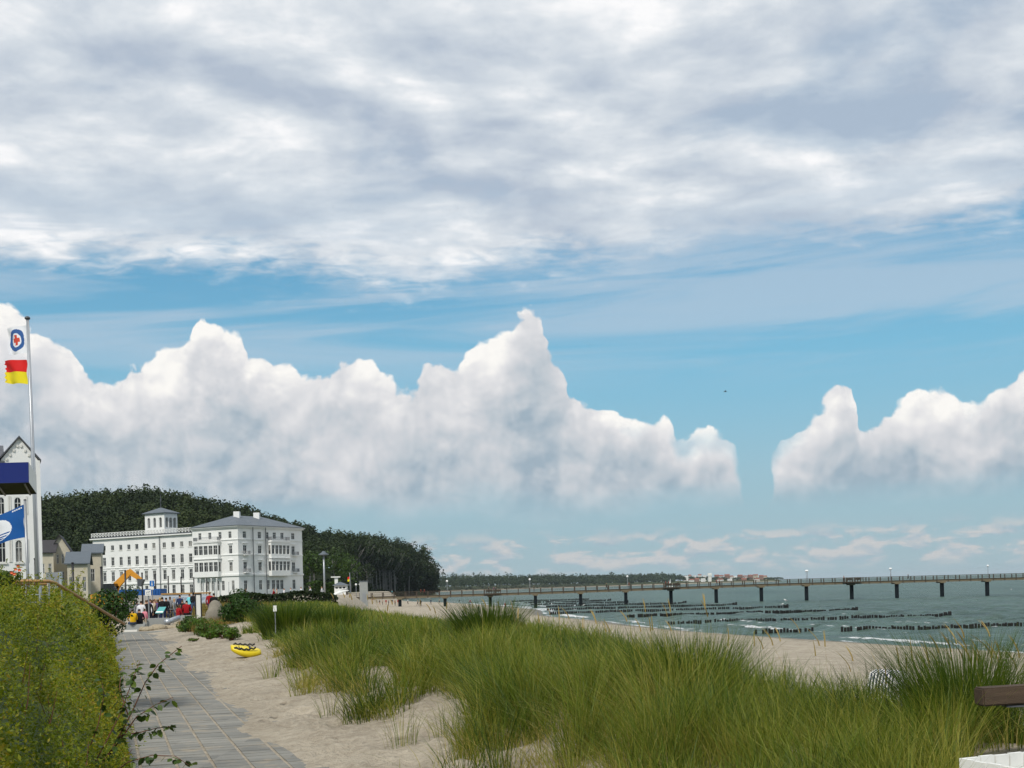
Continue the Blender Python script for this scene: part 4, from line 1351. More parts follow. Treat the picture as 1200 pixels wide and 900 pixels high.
# long wing, set back 1.2 m
SB = 1.2
WF = Face(LF.p(0, 0, -SB), LF.u)
ZCW = 22.0
LVW = [(18.75, 20.15), (14.6, 16.9), (10.35, 12.9), (6.3, 8.9)]
wx = [103.5, 147, 190, 232, 273.5, 320, 362.5, 416.5, 461.5, 507.5, 552.5]
wing_w = []
for k, v in enumerate(wx):
    s = WF.s_at(100 + v / 4.444)
    for lv, (z0, z1) in enumerate(LVW):
        wing_w.append((s - 0.60, s + 0.60, z0, z1, lv, s))
WF.wall(wallb, WE, WL, HZ0 - 1.5, ZCW, [w[:4] for w in wing_w])
wallb.quad(WF.p(WE, HZ0 - 1.5, -12), WF.p(WE, HZ0 - 1.5), WF.p(WE, ZCW), WF.p(WE, ZCW, -12))
wallb.quad(WF.p(WL, HZ0 - 1.5, -12), WF.p(WE, HZ0 - 1.5, -12), WF.p(WE, ZCW, -12), WF.p(WL, ZCW, -12))
wallb.build('wall', M['white'], hotel)
for f_, a, b_, z0, z1, bars in wins: f_.window(hotel, a, b_, z0, z1, bars)
for a, b_, z0, z1, lv, s in wing_w: WF.window(hotel, a, b_, z0, z1, (1, 1) if lv else (1, 0))
# string courses, cornices, hoods over the windows
def course(face, s0, s1, z, h, d, name='string_course'):
    b = MB(); face.box(b, s0, s1, z, z + h, 0.0, d); return b.build(name, M['white'], hotel)
for z, h, d in ((Z3 - 0.1, 0.22, 0.16), (Z2 - 0.1, 0.22, 0.16), (Z1 - 0.1, 0.45, 0.28)):
    course(LF, WL, 0.0 + d, z, h, d)
    course(RF, 0.004, RL, z, h, d)
for z, h, d in ((LVW[1][0] - 0.75, 0.2, 0.15), (LVW[2][0] - 1.0, 0.35, 0.25)):
    course(WF, WE, WL - 0.01, z, h, d)
for d, z, h in ((0.35, ZC - 0.45, 0.30), (0.62, ZC - 0.148, 0.26)):
    course(LF, WL - d, 0.0 + d, z, h, d, 'cornice'); course(RF, 0.004, RL + d, z, h, d, 'cornice')
course(WF, WE - 0.6, WL - 0.02, ZCW - 0.1, 0.30, 0.6, 'cornice')
for f_, a, b_, z0, z1, bars in wins:
    if z0 in (LV[1][0], LV[2][0]):
        b = MB(); f_.box(b, a - 0.3, b_ + 0.3, z1 + 0.42, z1 + 0.62, 0, 0.22); b.build('window_hood', M['white'], hotel)
for a, b_, z0, z1, lv, s in wing_w:
    if lv == 2:
        b = MB(); WF.box(b, a - 0.3, b_ + 0.3, z1 + 0.40, z1 + 0.58, 0, 0.22)
        if k % 2 == 0: pass
        b.build('window_hood', M['white'], hotel)
    b = MB(); WF.box(b, a - 0.12, b_ + 0.12, z0 - 0.15, z0 - 0.003, 0, 0.12); b.build('window_sill', M['offwhite'], hotel)
# bay windows with their glazing
def bay(face, s0, s1, deep, levels, ng):
    b = MB(); zb, zt = levels[0][0] - 0.9, levels[-1][1] + 0.9
    for (z0, z1) in levels:
        face.box(b, s0, s1, z0 - 1.35, z0, 0.0, deep)
        face.box(b, s0, s1, z1, z1 + 0.75, 0.0, deep)
        face.box(b, s0 - 0.15, s1 + 0.15, z1 + 0.752, z1 + 1.0, 0.0, deep + 0.2)
        n = ng
        step = (s1 - s0) / n
        for k in range(n + 1):
            c = s0 + step * k
            face.box(b, max(s0, c - 0.16), min(s1, c + 0.16), z0, z1, deep - 0.3, deep)
        for e in (s0, s1 - 0.2):
            face.box(b, e, e + 0.2, z0, z1, 0.0, 0.35)
    o = b.build('bay', M['white'], hotel)
    bf = Face(face.p(0, 0, deep), face.u)
    for (z0, z1) in levels:
        step = (s1 - s0) / ng
        for k in range(ng):
            bf.window(o, s0 + step * k + 0.16, s0 + step * (k + 1) - 0.16, z0, z1, (1, 1), 0.2, 0.06)
        for e, sg in ((s0, -1), (s1, 1)):
            # glazing on the cheek of the bay
            w = MB(); q0 = face.p(e - sg * 0.03, z0, 0.4); q1 = face.p(e - sg * 0.03, z0, deep - 0.3)
            w.quad(q0, q1, (q1[0], q1[1], z1), (q0[0], q0[1], z1)); w.build('pane', M['glass'], o)
    return o
la, lb = LF.s_at(zoomx(105)), LF.s_at(zoomx(348))
bay(LF, la, lb, 1.3, [(11.9, 14.3), (16.2, 18.5)], 5)
ra, rb_ = RF.s_at(zoomx(812)), RF.s_at(zoomx(1000))
bay(RF, ra, rb_, 1.3, [(11.9, 14.3), (16.2, 18.5)], 5)
# the colonnade under the front bay
for v in (165, 222, 275, 330):
    s = LF.s_at(zoomx(v)); q = LF.p(s, HZ0 - 0.3, 1.25)
    MB().lathe(q, [(0.22, 0), (0.19, 0.3), (0.17, 4.8), (0.25, 5.0)], 8).build('column', M['white'], hotel, smooth=True)
# balconies
def balcony(face, s0, s1, z, deep, h=0.95):
    b = MB(); face.box(b, s0, s1, z - 0.2, z, 0.002, deep)
    for e0, e1, f0, f1 in ((s0, s1, deep - 0.06, deep), (s0, s0 + 0.06, 0.01, deep - 0.062), (s1 - 0.06, s1, 0.01, deep - 0.062)):
        face.box(b, e0, e1, z + h - 0.07, z + h, f0, f1, 1); face.box(b, e0, e1, z + 0.08, z + 0.14, f0, f1, 1)
        n = max(1, int((e1 - e0) / 0.22))
        for k in range(n):
            face.box(b, e0 + (e1 - e0) * k / n, e0 + (e1 - e0) * k / n + 0.035, z + 0.14, z + h - 0.07, f0 + 0.01, f1 - 0.01, 1)
    b.build('balcony', [M['white'], M['grey']], hotel)
balcony(LF, la + 0.1, lb - 0.1, 19.75, 1.45)
balcony(RF, ra + 0.1, rb_ - 0.1, 19.75, 1.45)
for v in (600, 1090):
    s = RF.s_at(zoomx(v))
    for z in (16.0, 11.5): balcony(RF, s - 1.3, s + 0.7, z, 0.8)
# rain pipes
for face, v in ((RF, 660), (RF, 787)):
    s = face.s_at(zoomx(v)); MB().tube([face.p(s, HZ0 - 0.5, 0.35), face.p(s, ZC, 0.35)], 0.11, 6).build('drain_pipe', M['greyd'], hotel)
s = WF.s_at(100 + 397 / 4.444); MB().tube([WF.p(s, HZ0 - 0.5, 0.35), WF.p(s, ZCW, 0.35)], 0.10, 6).build('drain_pipe', M['greyd'], hotel)
# hip roof of the block
b = MB()
ov = 0.75; zr0 = ZC + 0.115
c0 = LF.p(WL - ov, zr0, ov); c1 = LF.p(ov, zr0, ov); c2 = LF.p(ov, zr0, -D_ - ov); c3 = LF.p(WL - ov, zr0, -D_ - ov)
mid = (WL) / 2
r0 = LF.p(mid, ZC + 3.3, -7.2); r1 = LF.p(mid, ZC + 3.3, -D_ + 7.2)
b.quad(c0, c1, r0, r0) if False else b.poly([c0, c1, r0])
b.quad(c1, c2, r1, r0); b.poly([c2, c3, r1]); b.quad(c3, c0, r0, r1)
roof = b.build('roof', M['slate'], hotel)
b = MB(); LF.box(b, WL - 0.72, 0.72, ZC + 0.113, ZC + 0.20, 0.5, 0.78); RF.box(b, -0.45, RL + 0.7, ZC + 0.116, ZC + 0.203, 0.5, 0.782)
b.build('gutter', M['greyd'], roof)
for v, y_ in ((583, 7.0), (803, 14.5)):
    q = LF.p(mid + 1.2, 0, -y_)
    MB().box(q[0] - 0.75, q[0] + 0.75, q[1] - 0.75, q[1] + 0.75, ZC + 1.8, ZC + 4.2).build('chimney', M['white'], roof)
# lattice parapet on the long wing, each crossed panel a piece
b = MB(); WF.box(b, WE - 0.4, WL - 0.03, ZCW + 0.205, ZCW + 0.55, -1.2, 0.25); b.build('parapet_base', M['greyd'], hotel)
npan = 34
para = MB(); WF.box(para, WE - 0.4, WL - 0.03, ZCW + 1.52, ZCW + 1.66, -0.02, 0.16)
po = para.build('balustrade', M['white'], hotel)
L_ = (WL - WE + 0.3) / npan
for k in range(npan):
    b = MB(); s0 = WE - 0.4 + k * L_
    WF.box(b, s0, s0 + 0.14, ZCW + 0.552, ZCW + 1.518, 0.0, 0.14)
    for (za, zb) in ((ZCW + 0.6, ZCW + 1.5), (ZCW + 1.5, ZCW + 0.6)):
        b.hexa([WF.p(s0 + 0.15, za - 0.06, 0.10), WF.p(s0 + L_, zb - 0.06, 0.10), WF.p(s0 + L_, zb - 0.06, 0.04), WF.p(s0 + 0.15, za - 0.06, 0.04),
                WF.p(s0 + 0.15, za + 0.06, 0.10), WF.p(s0 + L_, zb + 0.06, 0.10), WF.p(s0 + L_, zb + 0.06, 0.04), WF.p(s0 + 0.15, za + 0.06, 0.04)])
    b.build('lattice_panel', M['white'], po)
# belvedere tower
ts0, ts1 = WF.s_at(169), WF.s_at(191.7)
TF = Face(WF.p(0, 0, -0.9), WF.u)
TS = Face(TF.p(ts1, 0), (-WF.n.x, -WF.n.y))
TSL = TS.s_at(210)
tw = MB(); zt0, zt1 = ZCW + 0.3, 28.0
def arched(face, b, s0, s1, z0, z1, holes):
    face.wall(b, s0, s1, z0, z1, holes)
hl = [(ts0 + (ts1 - ts0) * f_ - 0.5, ts0 + (ts1 - ts0) * f_ + 0.5, 24.2, 26.9) for f_ in (0.2, 0.5, 0.8)]
hr = [(TSL * f_ - 0.55, TSL * f_ + 0.55, 24.2, 26.9) for f_ in (0.2, 0.5, 0.8)]
TF.wall(tw, ts0, ts1, zt0, zt1, hl, 0.3); TS.wall(tw, 0, TSL, zt0, zt1, hr, 0.3)
tw.quad(TF.p(ts0, zt0, -TSL), TF.p(ts0, zt0), TF.p(ts0, zt1), TF.p(ts0, zt1, -TSL))
tw.quad(TF.p(ts1, zt0, -TSL), TF.p(ts0, zt0, -TSL), TF.p(ts0, zt1, -TSL), TF.p(ts1, zt1, -TSL))
for face, hs in ((TF, hl), (TS, hr)):
    for a, c, e, f_ in hs:           # round heads: spandrel pieces in the corners of the opening
        m_ = (a + c) / 2; w_ = (c - a) / 2
        for sg in (-1, 1):
            pts = [(m_ + sg * w_, f_ - w_)] + [(m_ + sg * w_ * math.cos(t), f_ - w_ + w_ * math.sin(t)) for t in np.linspace(0, math.pi / 2, 5)] + [(m_ + sg * w_, f_)]
            tw.poly([face.p(s_, z_, -0.02) for s_, z_ in pts[1:]])
tower = tw.build('tower', M['white'], hotel)
for face, hs in ((TF, hl), (TS, hr)):
    for a, c, e, f_ in hs: face.window(tower, a, c, e, f_, (1, 0), 0.28)
b = MB(); e_ = 0.55
q = [TF.p(ts0 - e_, zt1, e_), TF.p(ts1 + e_, zt1, e_), TF.p(ts1 + e_, zt1, -TSL - e_), TF.p(ts0 - e_, zt1, -TSL - e_)]
b.hexa([q[3], q[0], q[1], q[2]] and [q[0], q[1], q[2], q[3]] + [(p_[0], p_[1], zt1 + 0.18) for p_ in q])
ap = TF.p((ts0 + ts1) / 2, zt1 + 1.75, -TSL / 2)
for k in range(4):
    p0, p1 = q[k], q[(k + 1) % 4]
    b.poly([(p0[0], p0[1], zt1 + 0.183), (p1[0], p1[1], zt1 + 0.183), ap])
b.build('tower_roof', M['slate'], tower)
MB().tube([ap, (ap[0], ap[1], ap[2] + 1.3), (ap[0], ap[1], ap[2] + 1.6), (ap[0], ap[1], ap[2] + 3.6)], [0.12, 0.07, 0.16, 0.03], 6).build('finial', M['greyd'], tower)
# flat roof of the wing
b = MB(); b.quad(WF.p(WE, ZCW + 0.21), WF.p(WL, ZCW + 0.21), WF.p(WL, ZCW + 0.21, -12), WF.p(WE, ZCW + 0.21, -12)); b.build('flat_roof', M['slate'], hotel)

# ---- pale unrestored houses left of the hotel
def gable_house(name, label, O, u, wid, dep, z0, ze, zr, mt, rt, rows, ncol, win=(0.9, 1.7), gable_front=True):
    fa = Face(O, u)
    t = thing(name, label, 'house', (O[0], O[1], z0))
    b = MB()
    hs = []
    for z in rows:
        for k in range(ncol):
            s = wid * (k + 0.5) / ncol
            hs.append((s - win[0] / 2, s + win[0] / 2, z, z + win[1]))
    fa.wall(b, 0, wid, z0 - 1, ze, hs, 0.18)
    sd_ = Face(fa.p(wid, 0), (-fa.n.x, -fa.n.y))
    hs2 = []
    for z in rows[:2]:
        for k in range(3):
            s = dep * (k + 0.5) / 3
            hs2.append((s - win[0] / 2, s + win[0] / 2, z, z + win[1]))
    sd_.wall(b, 0, dep, z0 - 1, ze, hs2, 0.18)
    b.quad(fa.p(0, z0 - 1, -dep), fa.p(0, z0 - 1), fa.p(0, ze), fa.p(0, ze, -dep))
    b.quad(fa.p(wid, z0 - 1, -dep), fa.p(0, z0 - 1, -dep), fa.p(0, ze, -dep), fa.p(wid, ze, -dep))
    if gable_front:
        b.poly([fa.p(0, ze), fa.p(wid, ze), fa.p(wid / 2, zr)]); b.poly([fa.p(wid, ze, -dep), fa.p(0, ze, -dep), fa.p(wid / 2, zr, -dep)])
    else:
        b.poly([fa.p(0, ze, -dep), fa.p(0, ze), fa.p(0, zr, -dep / 2)]); b.poly([fa.p(wid, ze), fa.p(wid, ze, -dep), fa.p(wid, zr, -dep / 2)])
    b.build('wall', M[mt], t)
    for a, c, e, f_ in hs: fa.window(t, a, c, e, f_, (1, 1), 0.14)
    for a, c, e, f_ in hs2: sd_.window(t, a, c, e, f_, (1, 1), 0.14)
    b = MB(); o_ = 0.5; k_ = (zr - ze) / (wid / 2 if gable_front else dep / 2)
    th = 0.22
    if gable_front:
        for sg in (0, 1):
            e0, e1 = (-o_, wid / 2) if sg == 0 else (wid + o_, wid / 2)
            ze_ = ze - o_ * k_
            lo = [fa.p(e0, ze_ + 0.02, o_), fa.p(e1, zr + 0.02, o_), fa.p(e1, zr + 0.02, -dep - o_), fa.p(e0, ze_ + 0.02, -dep - o_)]
            b.hexa(lo + [(p_[0], p_[1], p_[2] + th) for p_ in lo])
    else:
        for (d0, d1) in ((o_, -dep / 2), (-dep - o_, -dep / 2)):
            ze_ = ze - o_ * k_
            lo = [fa.p(-o_, ze_ + 0.02, d0), fa.p(wid + o_, ze_ + 0.02, d0), fa.p(wid + o_, zr + 0.02, d1), fa.p(-o_, zr + 0.02, d1)]
            b.hexa(lo + [(p_[0], p_[1], p_[2] + th) for p_ in lo])
    b.build('roof', M[rt], t)
    return t
def ref(px, Y): return (at(px, 695, Y).x, Y, 0)
sc = 1400 / 235
gable_house('old_villa', 'unrestored pale villa with pointed gable left of the hotel', ref(60, 236), (1, 0.30), 3.6 * 1.02, 9, 5.4, 15.6, 18.6, 'cream', 'darkroof', (13.0, 9.6), 4, (0.46, 1.9))
gable_house('old_villa', 'dark roofed villa wing showing between white tower house and pointed gable', ref(47, 232), (1, 0.25), 2.6, 11, 5.4, 15.2, 17.6, 'cream', 'darkroof', (11.0, 7.2), 2, (0.6, 2.0), False)
gable_house('old_villa', 'low cream house with grey roof between pointed villa and hotel', ref(79.5, 230), (1, 0.28), 3.7, 8, 5.4, 12.9, 15.0, 'cream', 'slate', (7.4,), 3, (0.6, 2.8), False)
gable_house('old_villa', 'taller flat gabled cream house touching the left end of the hotel', ref(99, 246), (1, 0.30), 3.4, 9, 5.4, 15.4, 17.2, 'cream', 'slate', (9.5,), 1, (0.8, 2.6), False)

# ---- white tower house at the left edge
O = at(-62, 690, 134); Wf = Face((O.x, O.y, 0), (1, 0.44))
th_ = thing('white_tower_house', 'tall white house with gable and arched windows at the left edge', 'house', (O.x, O.y, 5.0))
wid = Wf.s_at(50.3)
b = MB()
def wz(py, px=25, Y=135): return (hor(px) - py) / F * Y + CZ
aw = [Wf.s_at(v) for v in (-32, 4, 23.5)]
hs = []
w2 = 0.36
for z0, z1 in ((wz(658), wz(632)), (wz(601), wz(581))):
    for s in aw: hs.append((s - w2, s + w2, z0, z1))
ztop = wz(541.5)
Wf.wall(b, 0, wid, 3.5, ztop, hs, 0.25)
Ws = Face(Wf.p(wid, 0), (-Wf.n.x, -Wf.n.y)); Ws.wall(b, 0, 12, 3.5, ztop, [], 0.2)
b.quad(Wf.p(0, 3.5, -12), Wf.p(0, 3.5), Wf.p(0, ztop), Wf.p(0, ztop, -12))
b.quad(Wf.p(wid, 3.5, -12), Wf.p(0, 3.5, -12), Wf.p(0, ztop, -12), Wf.p(wid, ztop, -12))
# gable over the right part, with its stepped frieze
g0, g1 = Wf.s_at(5), Wf.s_at(49); gm = (g0 + g1) / 2; zg = wz(510)
b.poly([Wf.p(g0, ztop), Wf.p(g1, ztop), Wf.p(g1, ztop + 0.45), Wf.p(gm, zg), Wf.p(g0, ztop + 0.45)])
b.poly([Wf.p(g1, ztop, -12), Wf.p(g0, ztop, -12), Wf.p(g0, ztop + 0.45, -12), Wf.p(gm, zg, -12), Wf.p(g1, ztop + 0.45, -12)])
for a, c, e, f_ in hs:
    m_ = (a + c) / 2; w_ = (c - a) / 2
    for sg in (-1, 1):
        pts = [(m_ + sg * w_ * math.cos(t), f_ - w_ * 1.6 + w_ * 1.6 * math.sin(t)) for t in np.linspace(0, math.pi / 2, 5)] + [(m_ + sg * w_, f_)]
        b.poly([Wf.p(s_, z_, -0.02) for s_, z_ in pts])
b.build('wall', M['white'], th_)
for a, c, e, f_ in hs: Wf.window(th_, a, c, e, f_, (1, 1), 0.2, 0.06)
for a, c, e, f_ in hs:
    bb = MB(); Wf.box(bb, a - 0.14, c + 0.14, e - 0.22, e - 0.004, 0, 0.16); bb.build('window_sill', M['offwhite'], th_)
    m_ = (a + c) / 2
    for sg in (-1, 1):
        bb = MB(); Wf.box(bb, m_ + sg * 0.95 - 0.1, m_ + sg * 0.95 + 0.1, e, f_ + 0.15, 0, 0.07); bb.build('wall_strip', M['offwhite'], th_)
nfr = 5
for sg, e in ((-1, g0), (1, g1)):
    for k in range(nfr):
        f_ = (k + 0.5) / nfr; s = e + (gm - e) * f_; z = ztop + 0.45 + (zg - ztop - 0.45) * f_ - 0.55
        bb = MB(); Wf.box(bb, s - 0.11, s + 0.11, z - 0.28, z, 0, 0.12); bb.build('frieze_block', M['offwhite'], th_)
bb = MB(); Wf.box(bb, 0, g1 + 0.12, ztop - 0.38, ztop - 0.12, 0, 0.14); bb.build('cornice', M['white'], th_)
bb = MB(); Wf.box(bb, wid - 0.55, wid + 0.05, 3.5, ztop + 0.45, 0.0, 0.18); bb.build('corner_pier', M['white'], th_)
bb = MB()
for e0 in (g0 - 0.3, g1 + 0.3):
    zl = ztop + 0.35
    lo = [Wf.p(e0, zl, 0.3), Wf.p(gm, zg + 0.03, 0.3), Wf.p(gm, zg + 0.03, -12), Wf.p(e0, zl, -12)]
    bb.hexa(lo + [(p_[0], p_[1], p_[2] + 0.2) for p_ in lo])
bb.build('roof', M['greyd'], th_)
bb = MB(); zz = ztop + 0.02
lo = [Wf.p(-0.5, zz - 0.05, 0.5), Wf.p(g0 + 0.4, zz - 0.05, 0.5), Wf.p(g0 + 0.4, zz + 2.6, -6), Wf.p(-0.5, zz + 2.6, -6)]
bb.hexa(lo + [(p_[0], p_[1], p_[2] + 0.2) for p_ in lo]); bb.build('main_roof', M['greyd'], th_)

# ---- beach station: small white house with grey roof, look-out and flag
O = at(392, 697, 225); bf = Face((O.x, O.y, 0), (1, 0.05))
z0 = gz(O.x, O.y)
st = thing('beach_station', 'small white beach station with grey pyramid roof and look-out', 'hut', (O.x, O.y, z0))
k = 225 / F
zl = lambda py: (hor(402) - py) * k + CZ
wd = bf.s_at(406)
b = MB(); hs = [(wd * f_ - 0.28, wd * f_ + 0.28, zl(690), zl(687.3)) for f_ in (0.2, 0.5, 0.8)]
bf.wall(b, 0, wd, z0 - 3.0, zl(686), hs, 0.1)
b.quad(bf.p(wd, z0 - 0.5), bf.p(wd, z0 - 0.5, -3), bf.p(wd, zl(686), -3), bf.p(wd, zl(686)))
b.quad(bf.p(0, z0 - 0.5, -3), bf.p(0, z0 - 0.5), bf.p(0, zl(686)), bf.p(0, zl(686), -3))
b.quad(bf.p(wd, z0 - 0.5, -3), bf.p(0, z0 - 0.5, -3), bf.p(0, zl(686), -3), bf.p(wd, zl(686), -3))
b.build('wall', M['white'], st)
for h in hs: bf.window(st, *h, (0, 0), 0.08, 0.05)
b = MB(); c = [bf.p(-0.4, zl(686), 0.4), bf.p(wd + 0.4, zl(686), 0.4), bf.p(wd + 0.4, zl(686), -3.4), bf.p(-0.4, zl(686), -3.4)]
ap = bf.p(wd * 0.42, zl(681.5), -1.5)
for i in range(4): b.poly([c[i], c[(i + 1) % 4], ap])
b.build('roof', M['slate'], st)
b = MB(); s = bf.s_at(393); bf.box(b, s - 0.3, s + 0.3, zl(684), zl(676.5), -2.6, -2.0); bf.box(b, s - 0.95, s + 0.75, zl(676.4), zl(675.2), -2.9, -1.7); b.build('look_out', M['whitepaint'], st)
# grey block house
O = at(421.5, 697, 260); bf = Face((O.x, O.y, 0), (1, 0.1)); z0 = gz(O.x, O.y)
sh_ = thing('grey_shed', 'plain grey shed behind the double globe lamp at the pier start', 'shed', (O.x, O.y, z0))
zt = (hor(426) - 681.5) * 260 / F + CZ
b = MB(); bf.box(b, 0, 1.75, z0 - 4.5, zt, -3, 0); b.build('wall', M['concrete'], sh_)
b = MB(); bf.box(b, -0.12, 1.87, zt + 0.003, zt + 0.15, -3.1, 0.12); b.build('roof', M['slate'], sh_)
b = MB(); bf.box(b, 0.6, 1.3, z0, z0 + 2.0, 0.003, 0.05); b.build('door', M['grey'], sh_)

# ---- the town across the bay, house by house
rr_ = random.Random(8)
mt_w = [M['white'], M['offwhite'], M['cream']]
M['tile'] = pm('red_tile_roof', (0.24, 0.085, 0.055), 0.8, 0.25, 0.2)
M['flat'] = pm('brick_wall', (0.26, 0.15, 0.11), 0.85, 0.2, 0.2)
TOWN = [(804, 675, 5, 'white'), (809, 673.5, 3, 'offwhite'), (814, 674.5, 4, 'white'), (820, 673, 4, 'offwhite'), (826, 674, 3.4, 'white'), (817, 677.5, 5, 'flat'), (811, 678.5, 5, 'offwhite'), (824, 678, 5, 'white'),
        (840, 673.5, 5, 'flat'), (846, 674, 5, 'offwhite'), (852, 673, 6, 'flat'), (858, 674.5, 4, 'offwhite'), (862, 675, 3, 'white'), (868, 673.5, 5, 'flat'), (874, 674.5, 4, 'offwhite'), (880, 673.5, 5, 'flat'), (886, 673, 5, 'cream'), (892, 674, 5, 'flat'), (897, 674.5, 4, 'cream'), (845, 678, 6, 'offwhite'), (856, 678.5, 4, 'white'), (872, 677.5, 6, 'flat'), (888, 677.5, 5, 'offwhite')]
for i, (px, py, w, mt) in enumerate(TOWN):
    Y = 3060 + (30 if py > 676 else 190) + rr_.uniform(-15, 15)
    k = Y / F
    O = at(px - w / 2, py, Y)
    zt = (hor(px) - py) * k + CZ
    f_ = Face((O.x, O.y, 0), (1, rr_.uniform(-0.2, 0.2)))
    nm = {'white': 'white', 'offwhite': 'pale', 'flat': 'red brick', 'cream': 'cream'}[mt]
    t = thing('town_house', 'tiny %s house in the far town across the bay' % nm, 'house', (O.x, Y, 2.0), 'houses of the far town')
    wm = w * k; dm = 14.0
    roofed = mt in ('flat', 'cream', 'offwhite')
    ze = zt - (2.6 if roofed else 0)
    b = MB(); f_.box(b, 0, wm, 1.0, ze, -dm, 0); b.build('wall', M[mt], t)
    b = MB()
    if roofed:
        for d0 in (0.4, -dm - 0.4):
            lo = [f_.p(-0.3, ze + 0.01, d0), f_.p(wm + 0.3, ze + 0.01, d0), f_.p(wm + 0.3, zt, -dm / 2), f_.p(-0.3, zt, -dm / 2)]
            b.hexa(lo + [(p_[0], p_[1], p_[2] + 0.3) for p_ in lo])
    else:
        f_.box(b, -0.2, wm + 0.2, ze + 0.01, ze + 0.5, -dm - 0.2, 0.2)
    b.build('roof', M['tile' if roofed else 'white'], t)
    b = MB()
    for z in np.arange(3.5, ze - 2.0, 3.2):
        for s in np.arange(1.5, wm - 1.5, 3.0): f_.box(b, s, s + 1.4, z, z + 1.7, 0.0, 0.06)
    if b.f:
        o = b.build('windows', M['glass'], t); o['kind'] = 'stuff'
# the tall white building of the town
Y = 3080.0; k = Y / F; O = at(830.5, 690, Y); zt = (hor(833) - 672) * k + CZ
t = thing('tower_block', 'tall white tower of the far town with a bright head', 'tower', (O.x, Y, 2.0))
MB().box(O.x, O.x + 8, Y, Y + 8, 1.0, zt - 6).build('shaft', M['offwhite'], t)
MB().box(O.x - 1, O.x + 9, Y - 1, Y + 9, zt - 6, zt).build('head', M['whitepaint'], t)
MB().box(O.x - 0.4, O.x + 8.4, Y - 0.4, Y + 8.4, zt + 0.01, zt + 0.9).build('roof', M['offwhite'], t)

# ------------------------------------------------------------------ pier
PD = 330.0
PK = PD / F
def pz(px): return float(np.interp(px, [380, 500, 620, 900, 1250], [4.35, 4.35, 4.45, 5.05, 4.95]))
def pxX(px): return at(px, hor(px), PD).x
pier = thing('pier', 'long timber pier on dark piles reaching out across the whole sea', 'pier', (pxX(400), PD, 0))
pile_px = [415.0 + 53.03 * k for k in range(16)]
DW = 2.6
span = 53.03 * PK
deckb = []
# deck planking and edge beams, span by span
edges = [pile_px[0] - 22] + pile_px
for p0, p1 in zip(edges[:-1], edges[1:]):
    x0, x1 = pxX(p0), pxX(p1); a, c = pz(p0), pz(p1)
    b = MB()
    b.hexa([(x0, PD, a - 0.18), (x1, PD, c - 0.18), (x1, PD + DW, c - 0.18), (x0, PD + DW, a - 0.18), (x0, PD, a), (x1, PD, c), (x1, PD + DW, c), (x0, PD + DW, a)])
    b.build('deck', M['pierwood'], pier)
    b = MB()
    for y0 in (PD + 0.1, PD + DW - 0.35):
        b.hexa([(x0, y0, a - 0.72), (x1, y0, c - 0.72), (x1, y0 + 0.25, c - 0.72), (x0, y0 + 0.25, a - 0.72), (x0, y0, a - 0.183), (x1, y0, c - 0.183), (x1, y0 + 0.25, c - 0.183), (x0, y0 + 0.25, a - 0.183)])
    b.build('edge_beam', M['pierdeck'], pier)
    for y0 in (PD - 0.02, PD + DW - 0.06):
        b = MB()
        for zo, h in ((1.0, 0.12), (0.62, 0.07), (0.32, 0.07)):
            b.hexa([(x0, y0, a + zo), (x1, y0, c + zo), (x1, y0 + 0.08, c + zo), (x0, y0 + 0.08, a + zo), (x0, y0, a + zo + h), (x1, y0, c + zo + h), (x1, y0 + 0.08, c + zo + h), (x0, y0 + 0.08, a + zo + h)])
        b.build('rail', M['pierwood'], pier)
post = MB().box(-0.11, 0.11, -0.09, 0.09, -0.75, 1.12).mesh('post', M['pierwood'])
for p in np.arange(pile_px[0] - 20, pile_px[-1], 53.03 / 4):
    for y0 in (PD - 0.12, PD + DW + 0.12):
        link_mesh('post', post, pier, (pxX(p) - pier.location.x, y0 - PD, pz(p)))
for p in pile_px:
    x = pxX(p); z = pz(p)
    b = MB()
    b.box(x - 0.43, x + 0.43, PD + 0.2, PD + 1.0, -3.0, z - 1.02)
    b.build('pile', M['pile'], pier)
    MB().box(x - 0.75, x + 0.75, PD - 0.35, PD + DW + 0.35, z - 1.017, z - 0.723).build('cross_beam', M['pierdeck'], pier)
# two seating bays, wider than the walk
for p, w in ((786, 20), (998, 22), (577, 20)):
    x0, x1 = pxX(p - w / 2), pxX(p + w / 2); z = pz(p)
    b = MB(); b.box(x0, x1, PD - 2.2, PD - 0.003, z - 0.22, z - 0.02); b.build('bay_deck', M['pierwood'], pier)
    b = MB()
    for k in range(8):
        xx = x0 + (x1 - x0 - 0.14) * k / 7
        b.box(xx, xx + 0.14, PD - 2.25, PD - 2.13, z - 0.5, z + 1.15)
    for zo in (0.35, 0.7, 1.05): b.box(x0 + 0.001, x1 - 0.001, PD - 2.16, PD - 2.08, z + zo, z + zo + 0.1)
    b.build('bay_rail', M['pierwood'], pier)
    for k in (0, 1):
        xx = x0 + 0.6 + k * 2.2
        b = MB(); b.box(xx, xx + 1.8, PD - 1.9, PD - 1.45, z + 0.40, z + 0.46); b.box(xx, xx + 1.8, PD - 1.96, PD - 1.91, z + 0.5, z + 0.95)
        b.box(xx + 0.1, xx + 0.2, PD - 1.9, PD - 1.45, z - 0.02, z + 0.397); b.box(xx + 1.6, xx + 1.7, PD - 1.9, PD - 1.45, z - 0.02, z + 0.397)
        b.build('bench', M['pierwood'], pier)
